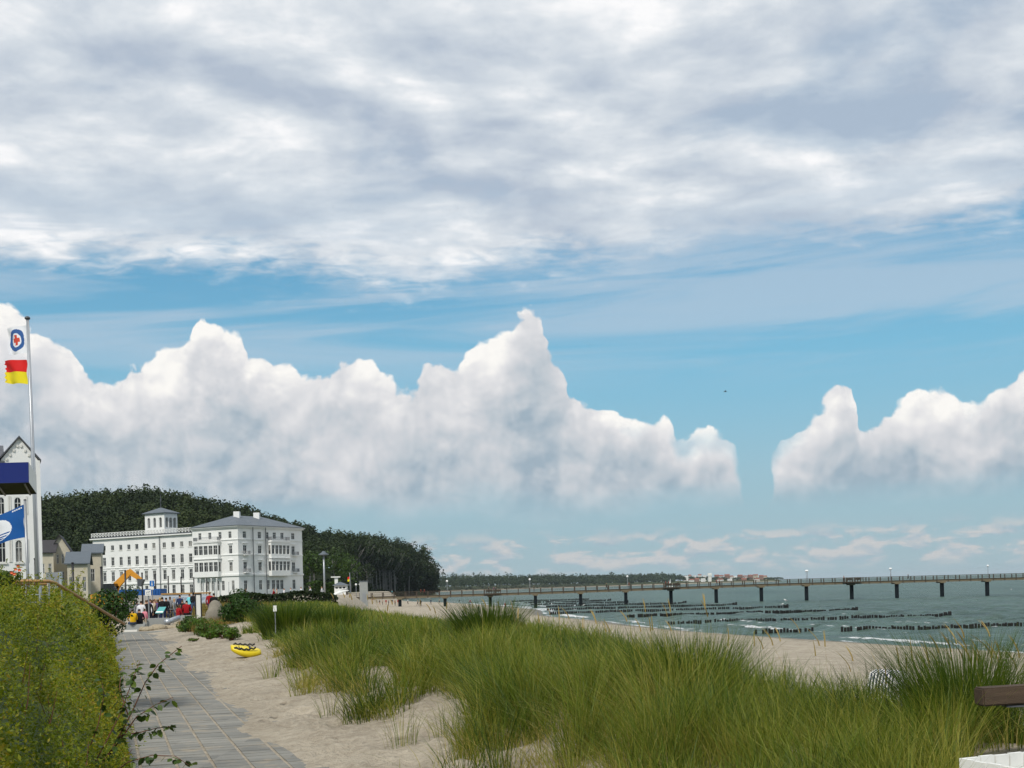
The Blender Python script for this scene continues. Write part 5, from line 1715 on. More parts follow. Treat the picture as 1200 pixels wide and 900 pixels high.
# lamps on the pier
lamp_specs = [(419, 685, 2, 'double globe lamp at the landward start of the pier'), (524, 681, 1, 'single globe lamp on the pier in front of the headland tip'), (621, 679, 1, 'single globe lamp on the pier above the first pile in the water'),
              (735.5, 675.5, 1, 'single globe lamp on the pier in front of the far wood'), (947, 669, 2, 'twin globe lamps on the pier just right of the far town'),
              (1045.5, 666.5, 2, 'twin globe lamps on the pier near the lone walker'), (1160, 663, 2, 'twin globe lamps on the pier farthest out, at the right edge')]
for p, py, n, lb in lamp_specs:
    z = pz(p); zt = (hor(p) - py) * PK + CZ
    x = pxX(p) 
    t = thing('pier_lamp', lb, 'lamp', (x, PD + 0.3, z), 'globe lamps along the pier')
    offs_ = (0,) if n == 1 else (-0.42, 0.42)
    for k, ox in enumerate(offs_):
        yy = PD + 0.25 if k == 0 else PD + DW - 0.3
        MB().tube([(x + ox, yy, z - 0.18), (x + ox, yy, zt - 0.25)], [0.085, 0.06], 6).build('lamp_post', M['polewhite'], t)
        MB().lathe((x + ox, yy, zt), [(0.05, -0.30), (0.24, -0.22), (0.33, 0.0), (0.24, 0.22), (0.05, 0.31)], 10).build('globe', M['globe'], t, smooth=True)

# ------------------------------------------------------------------ groynes: rows of wooden posts running out into the sea
GROY = [(135, 885, 955, 0), (134, 985, 1235, 1), (173, 690, 760, 0), (172, 782, 1112, 1), (212, 648, 702, 0), (212, 735, 1003, 1), (250, 640, 922, 1), (288, 640, 862, 1), (330, 640, 803, 1), (372, 620, 735, 1), (420, 615, 715, 1), (470, 600, 690, 0)]
gp_ = [MB().lathe((0, 0, 0), [(0.14, -2.5), (0.14, 0.34), (0.10, 0.40)], 7).mesh('post', M['groyne']), MB().lathe((0, 0, 0), [(0.16, -2.5), (0.15, 0.26), (0.11, 0.31)], 7).mesh('post', M['groyne'])]
endp = MB().lathe((0, 0, 0), [(0.27, -2.5), (0.26, 0.85), (0.2, 0.95)], 8).mesh('end_post', M['groyne'])
rr_ = random.Random(3)
names = ['nearest broken groyne stub close to the surf', 'nearest groyne row, running out at the right edge', 'short inshore piece of the second groyne', 'second groyne row from the front, long and ending in a thick post', 'short inshore piece of the third groyne',
         'third groyne row from the front, ending in a thick post', 'fourth groyne row from the front, gulls at its end', 'fifth groyne row from the front, under the pier', 'groyne row just beyond the line of pier piles', 'seventh groyne row from the front', 'eighth groyne row from the front', 'farthest short groyne row off the beach']
for gi, (Y, p0, p1, end) in enumerate(GROY):
    x0, x1 = (p0 - 600) / F * Y, (p1 - 600) / F * Y
    x0 = max(x0, float(shore(np.array([Y]))[0]) + 1.0)
    if x1 - x0 < 2: continue
    t = thing('groyne', names[gi], 'groyne', (x0, Y, 0), 'wooden groynes in the sea')
    x = x0
    jm = MB()
    step = 0.34 if Y < 220 else 0.42
    while x < x1:
        if rr_.random() < 0.06: x += rr_.uniform(0.2, 0.6)
        zz = 0.26 + rr_.uniform(-0.07, 0.07) + 0.05 * math.sin(x * 0.35 + gi)
        yy = rr_.uniform(-0.12, 0.12) + 0.4 * math.sin(x * 0.07 + gi)
        if Y < 180:
            link_mesh('post', gp_[rr_.randrange(2)], t, (x - x0, yy, zz), rr_.uniform(0, 3))
        else:
            jm.lathe((x, Y + yy, zz), [(0.17, -2.5), (0.17, 0.32), (0.12, 0.38)], 6)
        x += step * rr_.uniform(0.85, 1.15)
    if jm.f:
        o = jm.build('posts', M['groyne'], t); o['kind'] = 'stuff'
    if end:
        link_mesh('end_post', endp, t, (x1 - x0, 0, 0.0)); link_mesh('end_post', endp, t, (x1 - x0 - 0.55, 0.25, -0.1))

# gulls
def gull(x, y, z, rz, lb):
    t = thing('gull', lb, 'gull', (x, y, z), 'gulls on the groynes')
    b = MB(); b.tube([(-0.30, 0, 0.16), (-0.18, 0, 0.17), (0, 0, 0.20), (0.12, 0, 0.25), (0.17, 0, 0.33), (0.22, 0, 0.37), (0.27, 0, 0.365), (0.34, 0, 0.35)], [0.02, 0.06, 0.10, 0.085, 0.05, 0.05, 0.035, 0.008], 8)
    for s in (-1, 1): b.tube([(0.02, s * 0.03, 0.12), (0.02, s * 0.03, 0.0)], 0.012, 4)
    o = b.build('gull_body', M['whitepaint'], None, True); o.name = 'body'; o.parent = t
    b = MB()
    for s in (-1, 1): b.tube([(0.10, s * 0.085, 0.24), (-0.1, s * 0.09, 0.22), (-0.34, s * 0.02, 0.19)], [0.03, 0.05, 0.008], 5)
    o = b.build('wing', M['grey'], None, True); o.parent = t
    t.rotation_euler = (0, 0, rz); t.scale = (1.5, 1.5, 1.5)
P = (915.5 - 600) / F * 250; gull(P, 250, 0.55, 0.3, 'white gull standing left on the end of the fourth groyne')
P = (920.5 - 600) / F * 250; gull(P, 250, 1.4, 2.8, 'white gull on the thick end post of the fourth groyne')
P = (682.5 - 600) / F * 330; gull(P, 329, 0.1, 0.3, 'white gull on the water beside a pier pile')
P = at(1185, 689, 420); gull(P.x, 420, 0.05, 1.0, 'white gull floating beyond the pier at the right edge')

# flying bird
P = at(850, 459, 120)
t = thing('flying_bird', 'tiny dark bird flying in the blue gap of the sky', 'bird', P)
b = MB(); b.tube([(-0.18, 0, 0), (0, 0, 0.02), (0.16, 0, 0.0)], [0.01, 0.05, 0.015], 6); o = b.build('body', M['black']); o.parent = t
for s in (-1, 1):
    b = MB(); b.hexa([(-0.06, s * 0.03, 0), (0.06, s * 0.03, 0), (0.03, s * 0.22, 0.09), (-0.05, s * 0.22, 0.09), (-0.06, s * 0.03, 0.012), (0.06, s * 0.03, 0.012), (0.03, s * 0.22, 0.10), (-0.05, s * 0.22, 0.10)])
    o = b.build('wing', M['black']); o.parent = t
# white sail far behind the pier bay
P = at(785.5, 684, 1500)
t = thing('sailing_boat', 'small boat with one white sail behind the pier seating bay', 'boat', (P.x, 1500, 0))
b = MB(); b.hexa([(P.x - 2.2, 1499.2, 0.1), (P.x + 2.6, 1499.6, 0.1), (P.x + 2.6, 1500.4, 0.1), (P.x - 2.2, 1500.8, 0.1), (P.x - 2.6, 1498.9, 1.0), (P.x + 3.4, 1500, 1.2), (P.x + 3.4, 1500.02, 1.2), (P.x - 2.6, 1501.1, 1.0)]); b.build('hull', M['whitepaint'], t)
b = MB(); b.tube([(P.x + 0.5, 1500, 0.8), (P.x + 0.5, 1500, 11)], [0.1, 0.06], 6); b.build('mast', M['grey'], t)
b = MB(); b.poly([(P.x + 0.4, 1499.95, 1.8), (P.x + 0.4, 1499.95, 10.8), (P.x - 2.3, 1499.7, 2.0)]); b.poly([(P.x - 2.3, 1499.75, 2.0), (P.x + 0.4, 1500.0, 10.8), (P.x + 0.4, 1500.0, 1.8)]); b.build('sail', M['whitepaint'], t)

# ------------------------------------------------------------------ paved path
m_, gg = mat_nodes('paver_concrete')
gp = gg.node('ShaderNodeNewGeometry').outputs['Position']
oi = gg.node('ShaderNodeObjectInfo').outputs['Random']
wn = gg.node('ShaderNodeTexWhiteNoise', noise_dimensions='2D')
gg.put(wn.inputs['Vector'], gg.vm('FLOOR', gg.vm('MULTIPLY', gp, (1.1, 3.2, 0.0))))
n1 = gg.noise(gp, 1.1, 5, 0.6); n2 = gg.noise(gp, 60.0, 3, 0.6)
f = gg.m('ADD', gg.add(gg.mul(gg.sub(n1, 0.5), 1.2), gg.mul(gg.sub(n2, 0.5), 0.5)), gg.add(0.20, gg.mul(wn.outputs['Value'], 0.55)), clamp=True)
pc = gg.mix(f, (0.150, 0.150, 0.138), (0.275, 0.268, 0.240))
dust = gg.ss(gg.noise(gp, 2.3, 6, 0.65), 0.52, 0.72)
pc = gg.mix(gg.mul(dust, 0.65), pc, (0.36, 0.30, 0.215))
finish(gg, principled(gg, pc, 0.85, 0.2, bump(gg, n2, 0.25, 0.006)))
M['paver'] = m_
TD = Vector((-0.338, 1.0, 0)).normalized(); TP = Vector((TD.y, -TD.x, 0))
P0 = Vector((-2.4, 13.7, 4.2))
path = thing('paved_path', None, None, P0); path['kind'] = 'structure'
PW, PL = 0.405, 0.25
pav = MB()
w_, l_ = PW / 2 - 0.020, PL / 2 - 0.013
for (z0, e) in ((-0.06, 0.0),):
    pass
def paver_corners(c, zo):
    out = []
    for zz, i_ in ((-0.07, 0.0), (zo, 0.0)):
        for (a, b_) in ((-1, -1), (1, -1), (1, 1), (-1, 1)):
            q = c + TP * (a * w_) + TD * (b_ * l_)
            out.append((q.x, q.y, q.z + zz))
    return out
pm_mesh = MB().hexa(paver_corners(Vector((0, 0, 0)), 0.0)).mesh('paver', M['paver'])
far_p = MB(); npv = 0
NC = 8
rr_ = random.Random(4)
for k in range(-18, 210):
    for c in range(NC):
        d = -2.62 + PW * (c + 0.5)
        s = k * PL + (0.0 if c % 2 == 0 else PL * 0.0)
        q = P0 + TP * d + TD * s + Vector((0, 0, 0.012 + rr_.uniform(-0.004, 0.004)))
        if k >= 0 and npv < 300:
            link_mesh('paver', pm_mesh, path, q - P0); npv += 1
        else:
            far_p.hexa(paver_corners(q, 0.0))
o = far_p.build('paving', M['paver'], path); o['kind'] = 'stuff'
# kerb at the end of the paving
E0 = P0 + TD * (210 * PL + 0.15)
b = MB(); a = E0 - TP * 3.2; c = E0 + TP * 1.6
b.hexa([a[:2] + (4.1,), c[:2] + (4.1,), (c + TD * 0.25)[:2] + (4.1,), (a + TD * 0.25)[:2] + (4.1,), a[:2] + (4.31,), c[:2] + (4.31,), (c + TD * 0.25)[:2] + (4.31,), (a + TD * 0.25)[:2] + (4.31,)])
o = b.build('kerb', M['concrete']); o['kind'] = 'structure'
# grey kerb stones where the hedge meets the path
for i, (px, py) in enumerate(((139, 782), (136, 757), (150, 836))):
    P = on_plane(px, py, 4.2)
    MBo = MB(); MBo.box(-0.09, 0.09, -0.12, 0.12, -0.1, 0.32 + 0.05 * i); o = MBo.build('edge_stone', M['concrete'])
    o.location = (P.x, P.y, 4.2); o.rotation_euler = (0, 0, 0.33)
    tag(o, ['grey edge stone at the hedge foot, middle one of three', 'grey edge stone at the hedge foot, farthest of three', 'grey edge stone at the hedge foot, nearest of three'][i], 'edge stone', 'edge stones along the hedge')

# ------------------------------------------------------------------ stones and building-site bits at the end of the path
def stone_mesh(seed, n=2):
    bm = bmesh.new(); bmesh.ops.create_icosphere(bm, subdivisions=n, radius=1.0)
    rg = np.random.default_rng(seed)
    ph = rg.uniform(0, 6.28, 6); fr = rg.uniform(0.8, 2.6, (6, 3))
    for v in bm.verts:
        k = 1 + 0.10 * sum(math.sin(fr[i][0] * v.co.x + fr[i][1] * v.co.y + fr[i][2] * v.co.z + ph[i]) for i in range(6)) / 2
        v.co *= k
    me = bpy.data.meshes.new('stone'); bm.to_mesh(me); bm.free()
    return me
sm = [stone_mesh(k) for k in range(4)]
for me in sm: me.materials.append(M['rubble'])
for i in range(30):
    px = rr_.uniform(152, 212); Y = rr_.uniform(67.3, 70.0)
    x = (px - 600) / F * Y + 0.0265 * 0.0
    s = rr_.uniform(0.10, 0.30)
    o = link_mesh('rubble_stone', sm[i % 4], None, (x, Y, gz(x, Y) + s * 0.35), rr_.uniform(0, 6), (s * 1.5, s, s * 0.8))
    tag(o, 'pale rubble stone in the heap behind the kerb at the path end', 'stone', 'rubble behind the kerb')
me = stone_mesh(9, 4); me.materials.append(M['stone'])
me.polygons.foreach_set('use_smooth', [True] * len(me.polygons))
P = at(251.5, 720, 64)
tag(link_mesh('boulder', me, None, (P.x, P.y, gz(P.x, P.y) + 0.48), 0.4, (0.48, 0.46, 0.74)), 'tall rounded grey brown boulder right of the narrow board', 'boulder')

def box_thing(name, label, cat, px, py, Y, w, d, h, mt, rz=0.0, zoff=0.0):
    P = at(px, py, Y); z = gz(P.x, P.y) + zoff
    b = MB(); b.box(-w / 2, w / 2, -d / 2, d / 2, -0.05, h)
    bm = bmesh.new(); me = b.mesh(name, M[mt]); bm.from_mesh(me)
    bmesh.ops.remove_doubles(bm, verts=bm.verts, dist=1e-5)
    bmesh.ops.bevel(bm, geom=bm.edges, offset=min(w, d, h) * 0.06, segments=2, affect='EDGES')
    bm.to_mesh(me); bm.free()
    o = link_mesh(name, me, None, (P.x, P.y, z), rz)
    return tag(o, label, cat)
box_thing('concrete_block', 'large grey concrete block in front of the teal reading board', 'block', 186, 725, 69.5, 1.25, 0.6, 0.62, 'concrete', 0.2)
box_thing('concrete_block', 'low grey block left of the large one, behind the sign post', 'block', 172.5, 727, 70, 0.55, 0.5, 0.5, 'concrete', -0.1)
box_thing('white_slab', 'flat white slab lying left at the path end by the yellow jacket', 'slab', 153, 733, 67.5, 0.7, 0.4, 0.10, 'offwhite', 0.3)
box_thing('white_slab', 'flat white slab lying right of the yellow jacket', 'slab', 176, 731, 67.6, 0.55, 0.35, 0.10, 'offwhite', -0.2)
a, c = at(195.5, 729, 69), at(209.5, 724, 71)
t = thing('drain_tube', 'pale grey plastic pipe lying across the rubble', 'pipe', a)
MB().tube([a, a.lerp(c, 0.5), c], 0.15, 14).build('pipe', M['galv'], t, True)
MB().tube([a - (c - a) * 0.01, a + (c - a) * 0.10], 0.175, 14).build('collar', M['galv'], t, True)
box_thing('stone_bench', 'low grey stone bench under the yellow jacket and its neighbour', 'bench', 159, 731, 68.3, 1.15, 0.36, 0.40, 'concrete', 0.05)
box_thing('stone_bench', 'low grey stone seat under the person in red by the bicycles', 'bench', 208.5, 725, 73.0, 0.6, 0.36, 0.40, 'concrete', 0.3)
box_thing('stone_bench', 'low grey stone seat under the red jacket left of the notice board', 'bench', 218.5, 727, 70.5, 0.6, 0.36, 0.55, 'concrete', 0.0)
# reading board
P = at(188, 722, 72); z = gz(P.x, P.y)
t = thing('reading_board', 'slanted teal reading board behind the concrete block', 'board', (P.x, P.y, z))
M['teal'] = pm('teal_board', (0.10, 0.36, 0.36), 0.5, 0.1, 2.0)
b = MB(); b.hexa([(P.x - 0.25, P.y - 0.2, z + 0.78), (P.x + 0.22, P.y - 0.2, z + 0.78), (P.x + 0.30, P.y + 0.2, z + 1.12), (P.x - 0.12, P.y + 0.2, z + 1.12), (P.x - 0.25, P.y - 0.2, z + 0.82), (P.x + 0.22, P.y - 0.2, z + 0.82), (P.x + 0.30, P.y + 0.2, z + 1.16), (P.x - 0.12, P.y + 0.2, z + 1.16)]); b.build('panel', M['teal'], t)
b = MB(); b.hexa([(P.x - 0.24, P.y - 0.19, z + 0.823), (P.x + 0.20, P.y - 0.19, z + 0.823), (P.x + 0.21, P.y - 0.10, z + 0.90), (P.x - 0.21, P.y - 0.10, z + 0.90), (P.x - 0.24, P.y - 0.19, z + 0.83), (P.x + 0.20, P.y - 0.19, z + 0.83), (P.x + 0.21, P.y - 0.10, z + 0.907), (P.x - 0.21, P.y - 0.10, z + 0.907)]); b.build('paper_sheet', M['whitepaint'], t)
for s in (-0.12, 0.16): MB().box(P.x + s - 0.03, P.x + s + 0.03, P.y - 0.03, P.y + 0.03, z - 0.1, z + 0.92).build('leg', M['grey'], t)

# bicycle
def bicycle(px, py, Y, rz, label):
    P = at(px, py, Y); z = gz(P.x, P.y)
    t = thing('bicycle', label, 'bicycle', (P.x, P.y, z), 'bicycles parked among the people')
    t.rotation_euler = (0, 0, 0)
    bits = []
    for x in (-0.52, 0.52):
        b = MB(); b.tube([(x + 0.33 * math.cos(a), 0, 0.34 + 0.33 * math.sin(a)) for a in np.linspace(0, 2 * math.pi, 21)], 0.02, 6, 0, False)
        for k in range(6):
            a = k * math.pi / 6
            b.tube([(x + 0.32 * math.cos(a), 0, 0.34 + 0.32 * math.sin(a)), (x - 0.32 * math.cos(a), 0, 0.34 - 0.32 * math.sin(a))], 0.004, 3)
        bits.append(('wheel', b, 'black'))
    b = MB()
    for p, q in (((-0.52, 0, 0.34), (-0.12, 0, 0.30)), ((-0.52, 0, 0.34), (-0.22, 0, 0.80)), ((-0.12, 0, 0.30), (-0.24, 0, 0.86)), ((-0.12, 0, 0.30), (0.36, 0, 0.74)), ((-0.22, 0, 0.80), (0.34, 0, 0.82)), ((0.52, 0, 0.34), (0.33, 0, 0.92))): b.tube([p, q], 0.02, 6)
    bits.append(('frame', b, 'greyd'))
    b = MB(); b.tube([(0.33, 0, 0.92), (0.34, 0, 1.02)], 0.015, 6); b.tube([(0.22, -0.28, 1.02), (0.34, -0.12, 1.03), (0.34, 0.12, 1.03), (0.22, 0.28, 1.02)], 0.014, 6); bits.append(('handlebar', b, 'grey'))
    b = MB(); b.tube([(-0.38, 0, 0.93), (-0.24, 0, 0.94), (-0.10, 0, 0.92)], [0.08, 0.06, 0.02], 6); bits.append(('saddle', b, 'black'))
    for nm, b, mt in bits:
        o = b.build(nm, M[mt]); o.parent = t
    t.rotation_euler = (0, R(6), rz)
bicycle(200, 722, 74, 0.3, 'dark bicycle leaning left among the crowd right of the reading board')
bicycle(204, 721, 75, -0.2, 'second dark bicycle, right of the leaning one')

# sign post with white plate, and blue sign
P = at(175, 733, 72); z = gz(P.x, P.y)
def zpx(py, px, Y): return (hor(px) - py) / F * Y + CZ
t = thing('sign_post', 'thin grey post carrying a small white sign plate at the path end', 'sign', (P.x, P.y, z))
MB().tube([(P.x, P.y, z - 0.2), (P.x, P.y, zpx(691, 175, 72))], 0.045, 8).build('post', M['grey'], t)
x0, x1 = at(170, 695, 71.9).x, at(176.8, 695, 71.9).x; z0, z1 = zpx(698, 173, 72), zpx(691.3, 173, 72)
pl = MB().box(x0, x1, 71.90, 71.93, z0, z1).build('plate', M['whitepaint'], t)
b = MB()
for (a, c, e, f_) in ((0.25, 0.75, 0.60, 0.68), (0.25, 0.35, 0.35, 0.62), (0.62, 0.72, 0.35, 0.62), (0.70, 0.85, 0.64, 0.80), (0.2, 0.8, 0.18, 0.24)):
    b.box(x0 + (x1 - x0) * a, x0 + (x1 - x0) * c, 71.893, 71.899, z0 + (z1 - z0) * e, z0 + (z1 - z0) * f_)
b.build('pictogram', M['grey'], pl)
Y = 128.0
x0, x1 = at(175.4, 684, Y).x, at(180.8, 684, Y).x; z0, z1 = zpx(687.2, 178, Y), zpx(680.5, 178, Y)
xm = (x0 + x1) / 2; zg = gz(xm, Y)
t = thing('blue_sign', 'square blue traffic sign with a white figure and a white plate under it', 'sign', (xm, Y, zg))
MB().tube([(xm, Y + 0.06, zg - 0.2), (xm, Y + 0.06, z1)], 0.05, 8).build('post', M['grey'], t)
pl = MB().box(x0, x1, Y - 0.02, Y, z0, z1).build('plate', M['signblue'], t)
b = MB(); w = x1 - x0; h = z1 - z0
b.lathe((x0 + w * 0.5, Y - 0.03, z0 + h * 0.78), [(0.02, -0.05), (0.05, 0.0), (0.02, 0.05)], 6)
b.box(x0 + w * 0.42, x0 + w * 0.58, Y - 0.03, Y - 0.024, z0 + h * 0.42, z0 + h * 0.70)
b.box(x0 + w * 0.36, x0 + w * 0.46, Y - 0.03, Y - 0.024, z0 + h * 0.15, z0 + h * 0.419); b.box(x0 + w * 0.54, x0 + w * 0.64, Y - 0.03, Y - 0.024, z0 + h * 0.15, z0 + h * 0.419)
b.build('pictogram', M['whitepaint'], pl)
MB().box(x0 + 0.08, x1 - 0.08, Y - 0.02, Y, z0 - 0.34, z0 - 0.03).build('lower_plate', M['whitepaint'], t)

# narrow notice board
Y = 65.0; x0, x1 = at(229.2, 710, Y).x, at(236, 710, Y).x; zt = zpx(695.4, 232, Y); zg = gz((x0 + x1) / 2, Y)
t = thing('notice_board', 'narrow upright notice board in a black frame left of the boulder', 'board', ((x0 + x1) / 2, Y, zg))
b = MB(); b.box(x0 - 0.02, x0 + 0.035, Y - 0.04, Y + 0.04, zg - 0.2, zt); b.box(x1 - 0.035, x1 + 0.02, Y - 0.04, Y + 0.04, zg - 0.2, zt); b.box(x0 + 0.0352, x1 - 0.0352, Y - 0.04, Y + 0.04, zt - 0.07, zt); b.build('frame', M['black'], t)
MB().box(x0 + 0.036, x1 - 0.036, Y - 0.02, Y + 0.02, zg + 0.12, zt - 0.072).build('panel', M['offwhite'], t)

# ------------------------------------------------------------------ row of dark posts along the promenade
POST = [(41.5, 654), (85, 659), (118.5, 664), (146.6, 668), (166.4, 671), (182, 672.3), (197, 675), (212, 676), (227, 676.6), (241.7, 677.2), (253, 681), (268, 682), (283.5, 683), (300, 683.5), (315, 684)]
ordn = ['first', 'second', 'third', 'fourth', 'fifth', 'sixth', 'seventh', 'eighth', 'ninth', 'tenth', 'eleventh', 'twelfth', 'thirteenth', 'fourteenth', 'fifteenth']
for i, (px, py) in enumerate(POST):
    Y = 2.5 * F / (hor(px) - py)
    P = at(px, py, Y); zg = gz(P.x, P.y)
    t = thing('promenade_post', '%s dark promenade post counted from the left edge' % ordn[i], 'post', (P.x, P.y, zg), 'dark posts along the promenade')
    rd = 0.095 if i < 10 else 0.06
    mt = 'black' if i < 10 else 'grey'
    MB().tube([(P.x, P.y, zg - 0.3), (P.x, P.y, P.z - 0.08)], [rd, rd * 0.9], 8).build('shaft', M[mt], t, True)
    MB().lathe((P.x, P.y, P.z), [(rd * 1.15, -0.08), (rd * 1.2, -0.02), (rd * 0.3, 0.02)], 8).build('cap', M[mt], t)
    MB().lathe((P.x, P.y, zg), [(rd * 2.0, -0.05), (rd * 1.9, 0.06), (rd * 1.2, 0.10)], 8).build('foot', M[mt], t)

# ------------------------------------------------------------------ hoarding, container, excavator
Y = 131.0
def hbox(b, xa, xb, ya, yb, Y0, Y1):
    b.box(at(xa, (ya + yb) / 2, Y0).x, at(xb, (ya + yb) / 2, Y0).x, Y0, Y1, zpx(yb, (xa + xb) / 2, Y0), zpx(ya, (xa + xb) / 2, Y0)); return b
P = at(160, 705, 133)
t = thing('blue_container', 'long blue site container behind the grey hoarding', 'container', (P.x, 133, gz(P.x, 133)))
hbox(MB(), 139.5, 188, 690.5, 714, 133, 135.5).build('body', M['hoardblue'], t)
for k in range(14): hbox(MB(), 140.5 + k * 3.4, 141.6 + k * 3.4, 691.2, 713, 132.93, 132.998).build('rib', M['hoardblue'], t)
P = at(166, 708, 130)
t = thing('grey_hoarding', 'warm grey site hoarding below the blue container', 'hoarding', (P.x, 130, gz(P.x, 130)))
for k in range(5): hbox(MB(), 140 + k * 10.2, 150 + k * 10.2, 697.6, 714.5, 130, 130.06).build('panel', M['hoardwall'], t)
P = at(220, 708, 128)
t = thing('printed_hoarding', 'pale blue printed hoarding with brown top board in front of the hotel', 'hoarding', (P.x, 128, gz(P.x, 128)))
for k in range(6):
    pn = hbox(MB(), 190.6 + k * 10.3, 200.7 + k * 10.3, 696.6, 713.5, 128, 128.05).build('panel', M['hoard'], t)
    if k in (1, 2, 4):
        b = MB()
        for (a, c, e, f_) in ((0.5, 4.0, 700, 700.8), (4.6, 8.6, 700, 700.8), (0.5, 3.0, 701.3, 702.1), (3.6, 8.0, 701.3, 702.1), (0.5, 6.5, 702.6, 703.3)): hbox(b, 191 + k * 10.3 + a, 191 + k * 10.3 + c, e, f_, 127.985, 127.996)
        b.build('faded_print', M['hoardprint'], pn)
hbox(MB(), 188.5, 247, 694.6, 696.3, 127.9, 128.1).build('top_board', M['brownboard'], t)

Y = 116.0
def E(px, py, dy=0.0): return at(px, py, Y + dy)
t = thing('excavator', 'orange excavator with raised bent arm behind the hedge end', 'excavator', (E(131, 705).x, Y, gz(E(131, 705).x, Y)))
def bar(p, q, w0, w1, d=0.18):
    p, q = Vector(p), Vector(q); dv = (q - p).normalized(); n_ = Vector((-dv.z, 0, dv.x)); b = MB(); o_ = Vector((0, d, 0))
    b.hexa([p - n_ * w0 - o_, q - n_ * w1 - o_, q - n_ * w1 + o_, p - n_ * w0 + o_, p + n_ * w0 - o_, q + n_ * w1 - o_, q + n_ * w1 + o_, p + n_ * w0 + o_]); return b
bm_ = bar(E(132.5, 700), E(136, 686), 0.30, 0.38); bm_.v += []
b1 = bm_.build('boom_foot', M['excav'], t)
bar(E(135.2, 687.5), E(152.5, 669.5), 0.34, 0.26).build('boom', M['excav'], t)
bar(E(150.5, 669.2), E(165.5, 679.5), 0.28, 0.16, 0.16).build('stick', M['excav'], t)
bar(E(141, 685), E(152, 672.8), 0.07, 0.07, 0.07).build('cylinder', M['grey'], t)
bar(E(165.5, 678.5), E(164.2, 687), 0.30, 0.16, 0.35).build('bucket', M['greyd'], t)
c = E(128, 702); zg = gz(c.x, Y)
MB().box(c.x - 1.4, c.x + 1.0, Y - 1.2, Y + 1.2, zg + 0.95, zg + 1.9).build('body', M['excav'], t)
MB().box(c.x - 0.2, c.x + 0.9, Y - 1.1, Y - 0.1, zg + 1.903, zg + 2.9).build('cab', M['glass'], t)
for s in (-1, 1):
    MB().tube([(c.x - 1.5, Y + s * 1.0, zg + 0.42), (c.x + 1.5, Y + s * 1.0, zg + 0.42)], 0.42, 10).build('track', M['black'], t)

# ------------------------------------------------------------------ tall disc lamp, flag, upturned boat at the beach station
Y = 172.0; P = at(380.3, 690, Y); zg = gz(P.x, P.y); zt = zpx(646, 380, Y)
t = thing('disc_lamp', 'tall pale lamp post with a flat grey disc top right of the hotel', 'lamp post', (P.x, Y, zg))
MB().tube([(P.x, Y, zg - 0.3), (P.x, Y, zt - 0.25)], [0.15, 0.11], 10).build('post', M['polewhite'], t, True)
MB().lathe((P.x, Y, zt), [(0.12, -0.62), (0.75, -0.52), (0.74, -0.46), (0.30, -0.18), (0.20, -0.02), (0.05, 0.02)], 18).build('disc', M['slate'], t, True)

def flag_mesh(name, pts, fn, nu, nv, mats, wave, rag=0.0):
    """cloth between hoist (pts 0 top,1 bottom) and fly (2 top,3 bottom); fn(u,v) -> material index"""
    V, Fc, Mi = [], [], []
    for i in range(nu + 1):
        u = i / nu
        for j in range(nv + 1):
            v = j / nv
            p = (Vector(pts[0]).lerp(Vector(pts[2]), u)).lerp(Vector(pts[1]).lerp(Vector(pts[3]), u), v)
            sz = (Vector(pts[0]) - Vector(pts[1])).length
            p += Vector((0.02 * sz * math.sin(9 * v + 5 * u), wave * u ** 0.6 * math.sin(7.5 * u + 2.2 * v), -0.05 * sz * u * u + 0.025 * sz * math.sin(5 * u + 1.0)))
            if rag and i == nu: p += Vector((rag * (math.sin(v * 31) + 0.6 * math.sin(v * 67)), 0, 0))
            V.append(p[:])
    for i in range(nu):
        for j in range(nv):
            a = i * (nv + 1) + j
            Fc.append((a, a + 1, a + nv + 2, a + nv + 1)); Mi.append(fn((i + 0.5) / nu, (j + 0.5) / nv))
    b = MB(); b.v, b.f, b.m = V, Fc, Mi
    return b

# ------------------------------------------------------------------ flag poles on the left
Y = 45.0
tp, bt = at(32.2, 374, Y), at(45.3, 700, Y)
bt = tp + (bt - tp) * ((tp.z - 4.1) / (tp.z - bt.z))
t = thing('flag_pole', 'tall grey flag pole carrying two lifeguard flags at the left', 'flag pole', bt)
MB().tube([bt, bt.lerp(tp, 0.5), tp], [0.085, 0.075, 0.055], 10).build('pole', M['polewhite'], t, True)
MB().lathe(tp, [(0.05, -0.02), (0.10, 0.0), (0.105, 0.05), (0.06, 0.10)], 10).build('finial', M['greyd'], t, True)
b = MB(); off_ = Vector((0.09, -0.05, 0)); b.tube([bt.lerp(tp, 0.1) + off_, tp + Vector((0.05, -0.05, -0.05))], 0.008, 4); b.build('halyard', M['flagwhite'], t)
def rescue(u, v):
    du, dv = (u - 0.52) / 0.40, (v - 0.50) / 0.40
    rr = math.hypot(du, dv)
    if 0.62 < rr < 1.0: return 1
    if 0.58 <= rr <= 0.62: return 0
    if rr < 0.60:
        if (abs(du) < 0.17 and abs(dv) < 0.46) or (abs(dv) < 0.17 and abs(du) < 0.46): return 2
    return 0
b = flag_mesh('f', [at(31.2, 382.0, Y), at(31.5, 415, Y), at(7.6, 382.5, Y + 0.4), at(9.8, 413.5, Y + 0.4)], rescue, 44, 52, None, 0.10)
o = b.build('flag', [M['flagwhite'], M['ringblue'], M['emblemred']], None, True, at(31, 400, Y))
tag(o, 'white flag with red cross in a blue ring at the top of the tall pole', 'flag')
b = flag_mesh('f', [at(31.4, 422.3, Y), at(32.4, 451, Y), at(4.0, 420.5, Y + 0.5), at(6.6, 447, Y + 0.5)], lambda u, v: 0 if v < 0.5 else 1, 30, 24, None, 0.14, 0.035)
o = b.build('flag', [M['flagred'], M['flagyellow']], None, True, at(31, 436, Y))
tag(o, 'red over yellow frayed flag below the red cross flag', 'flag')

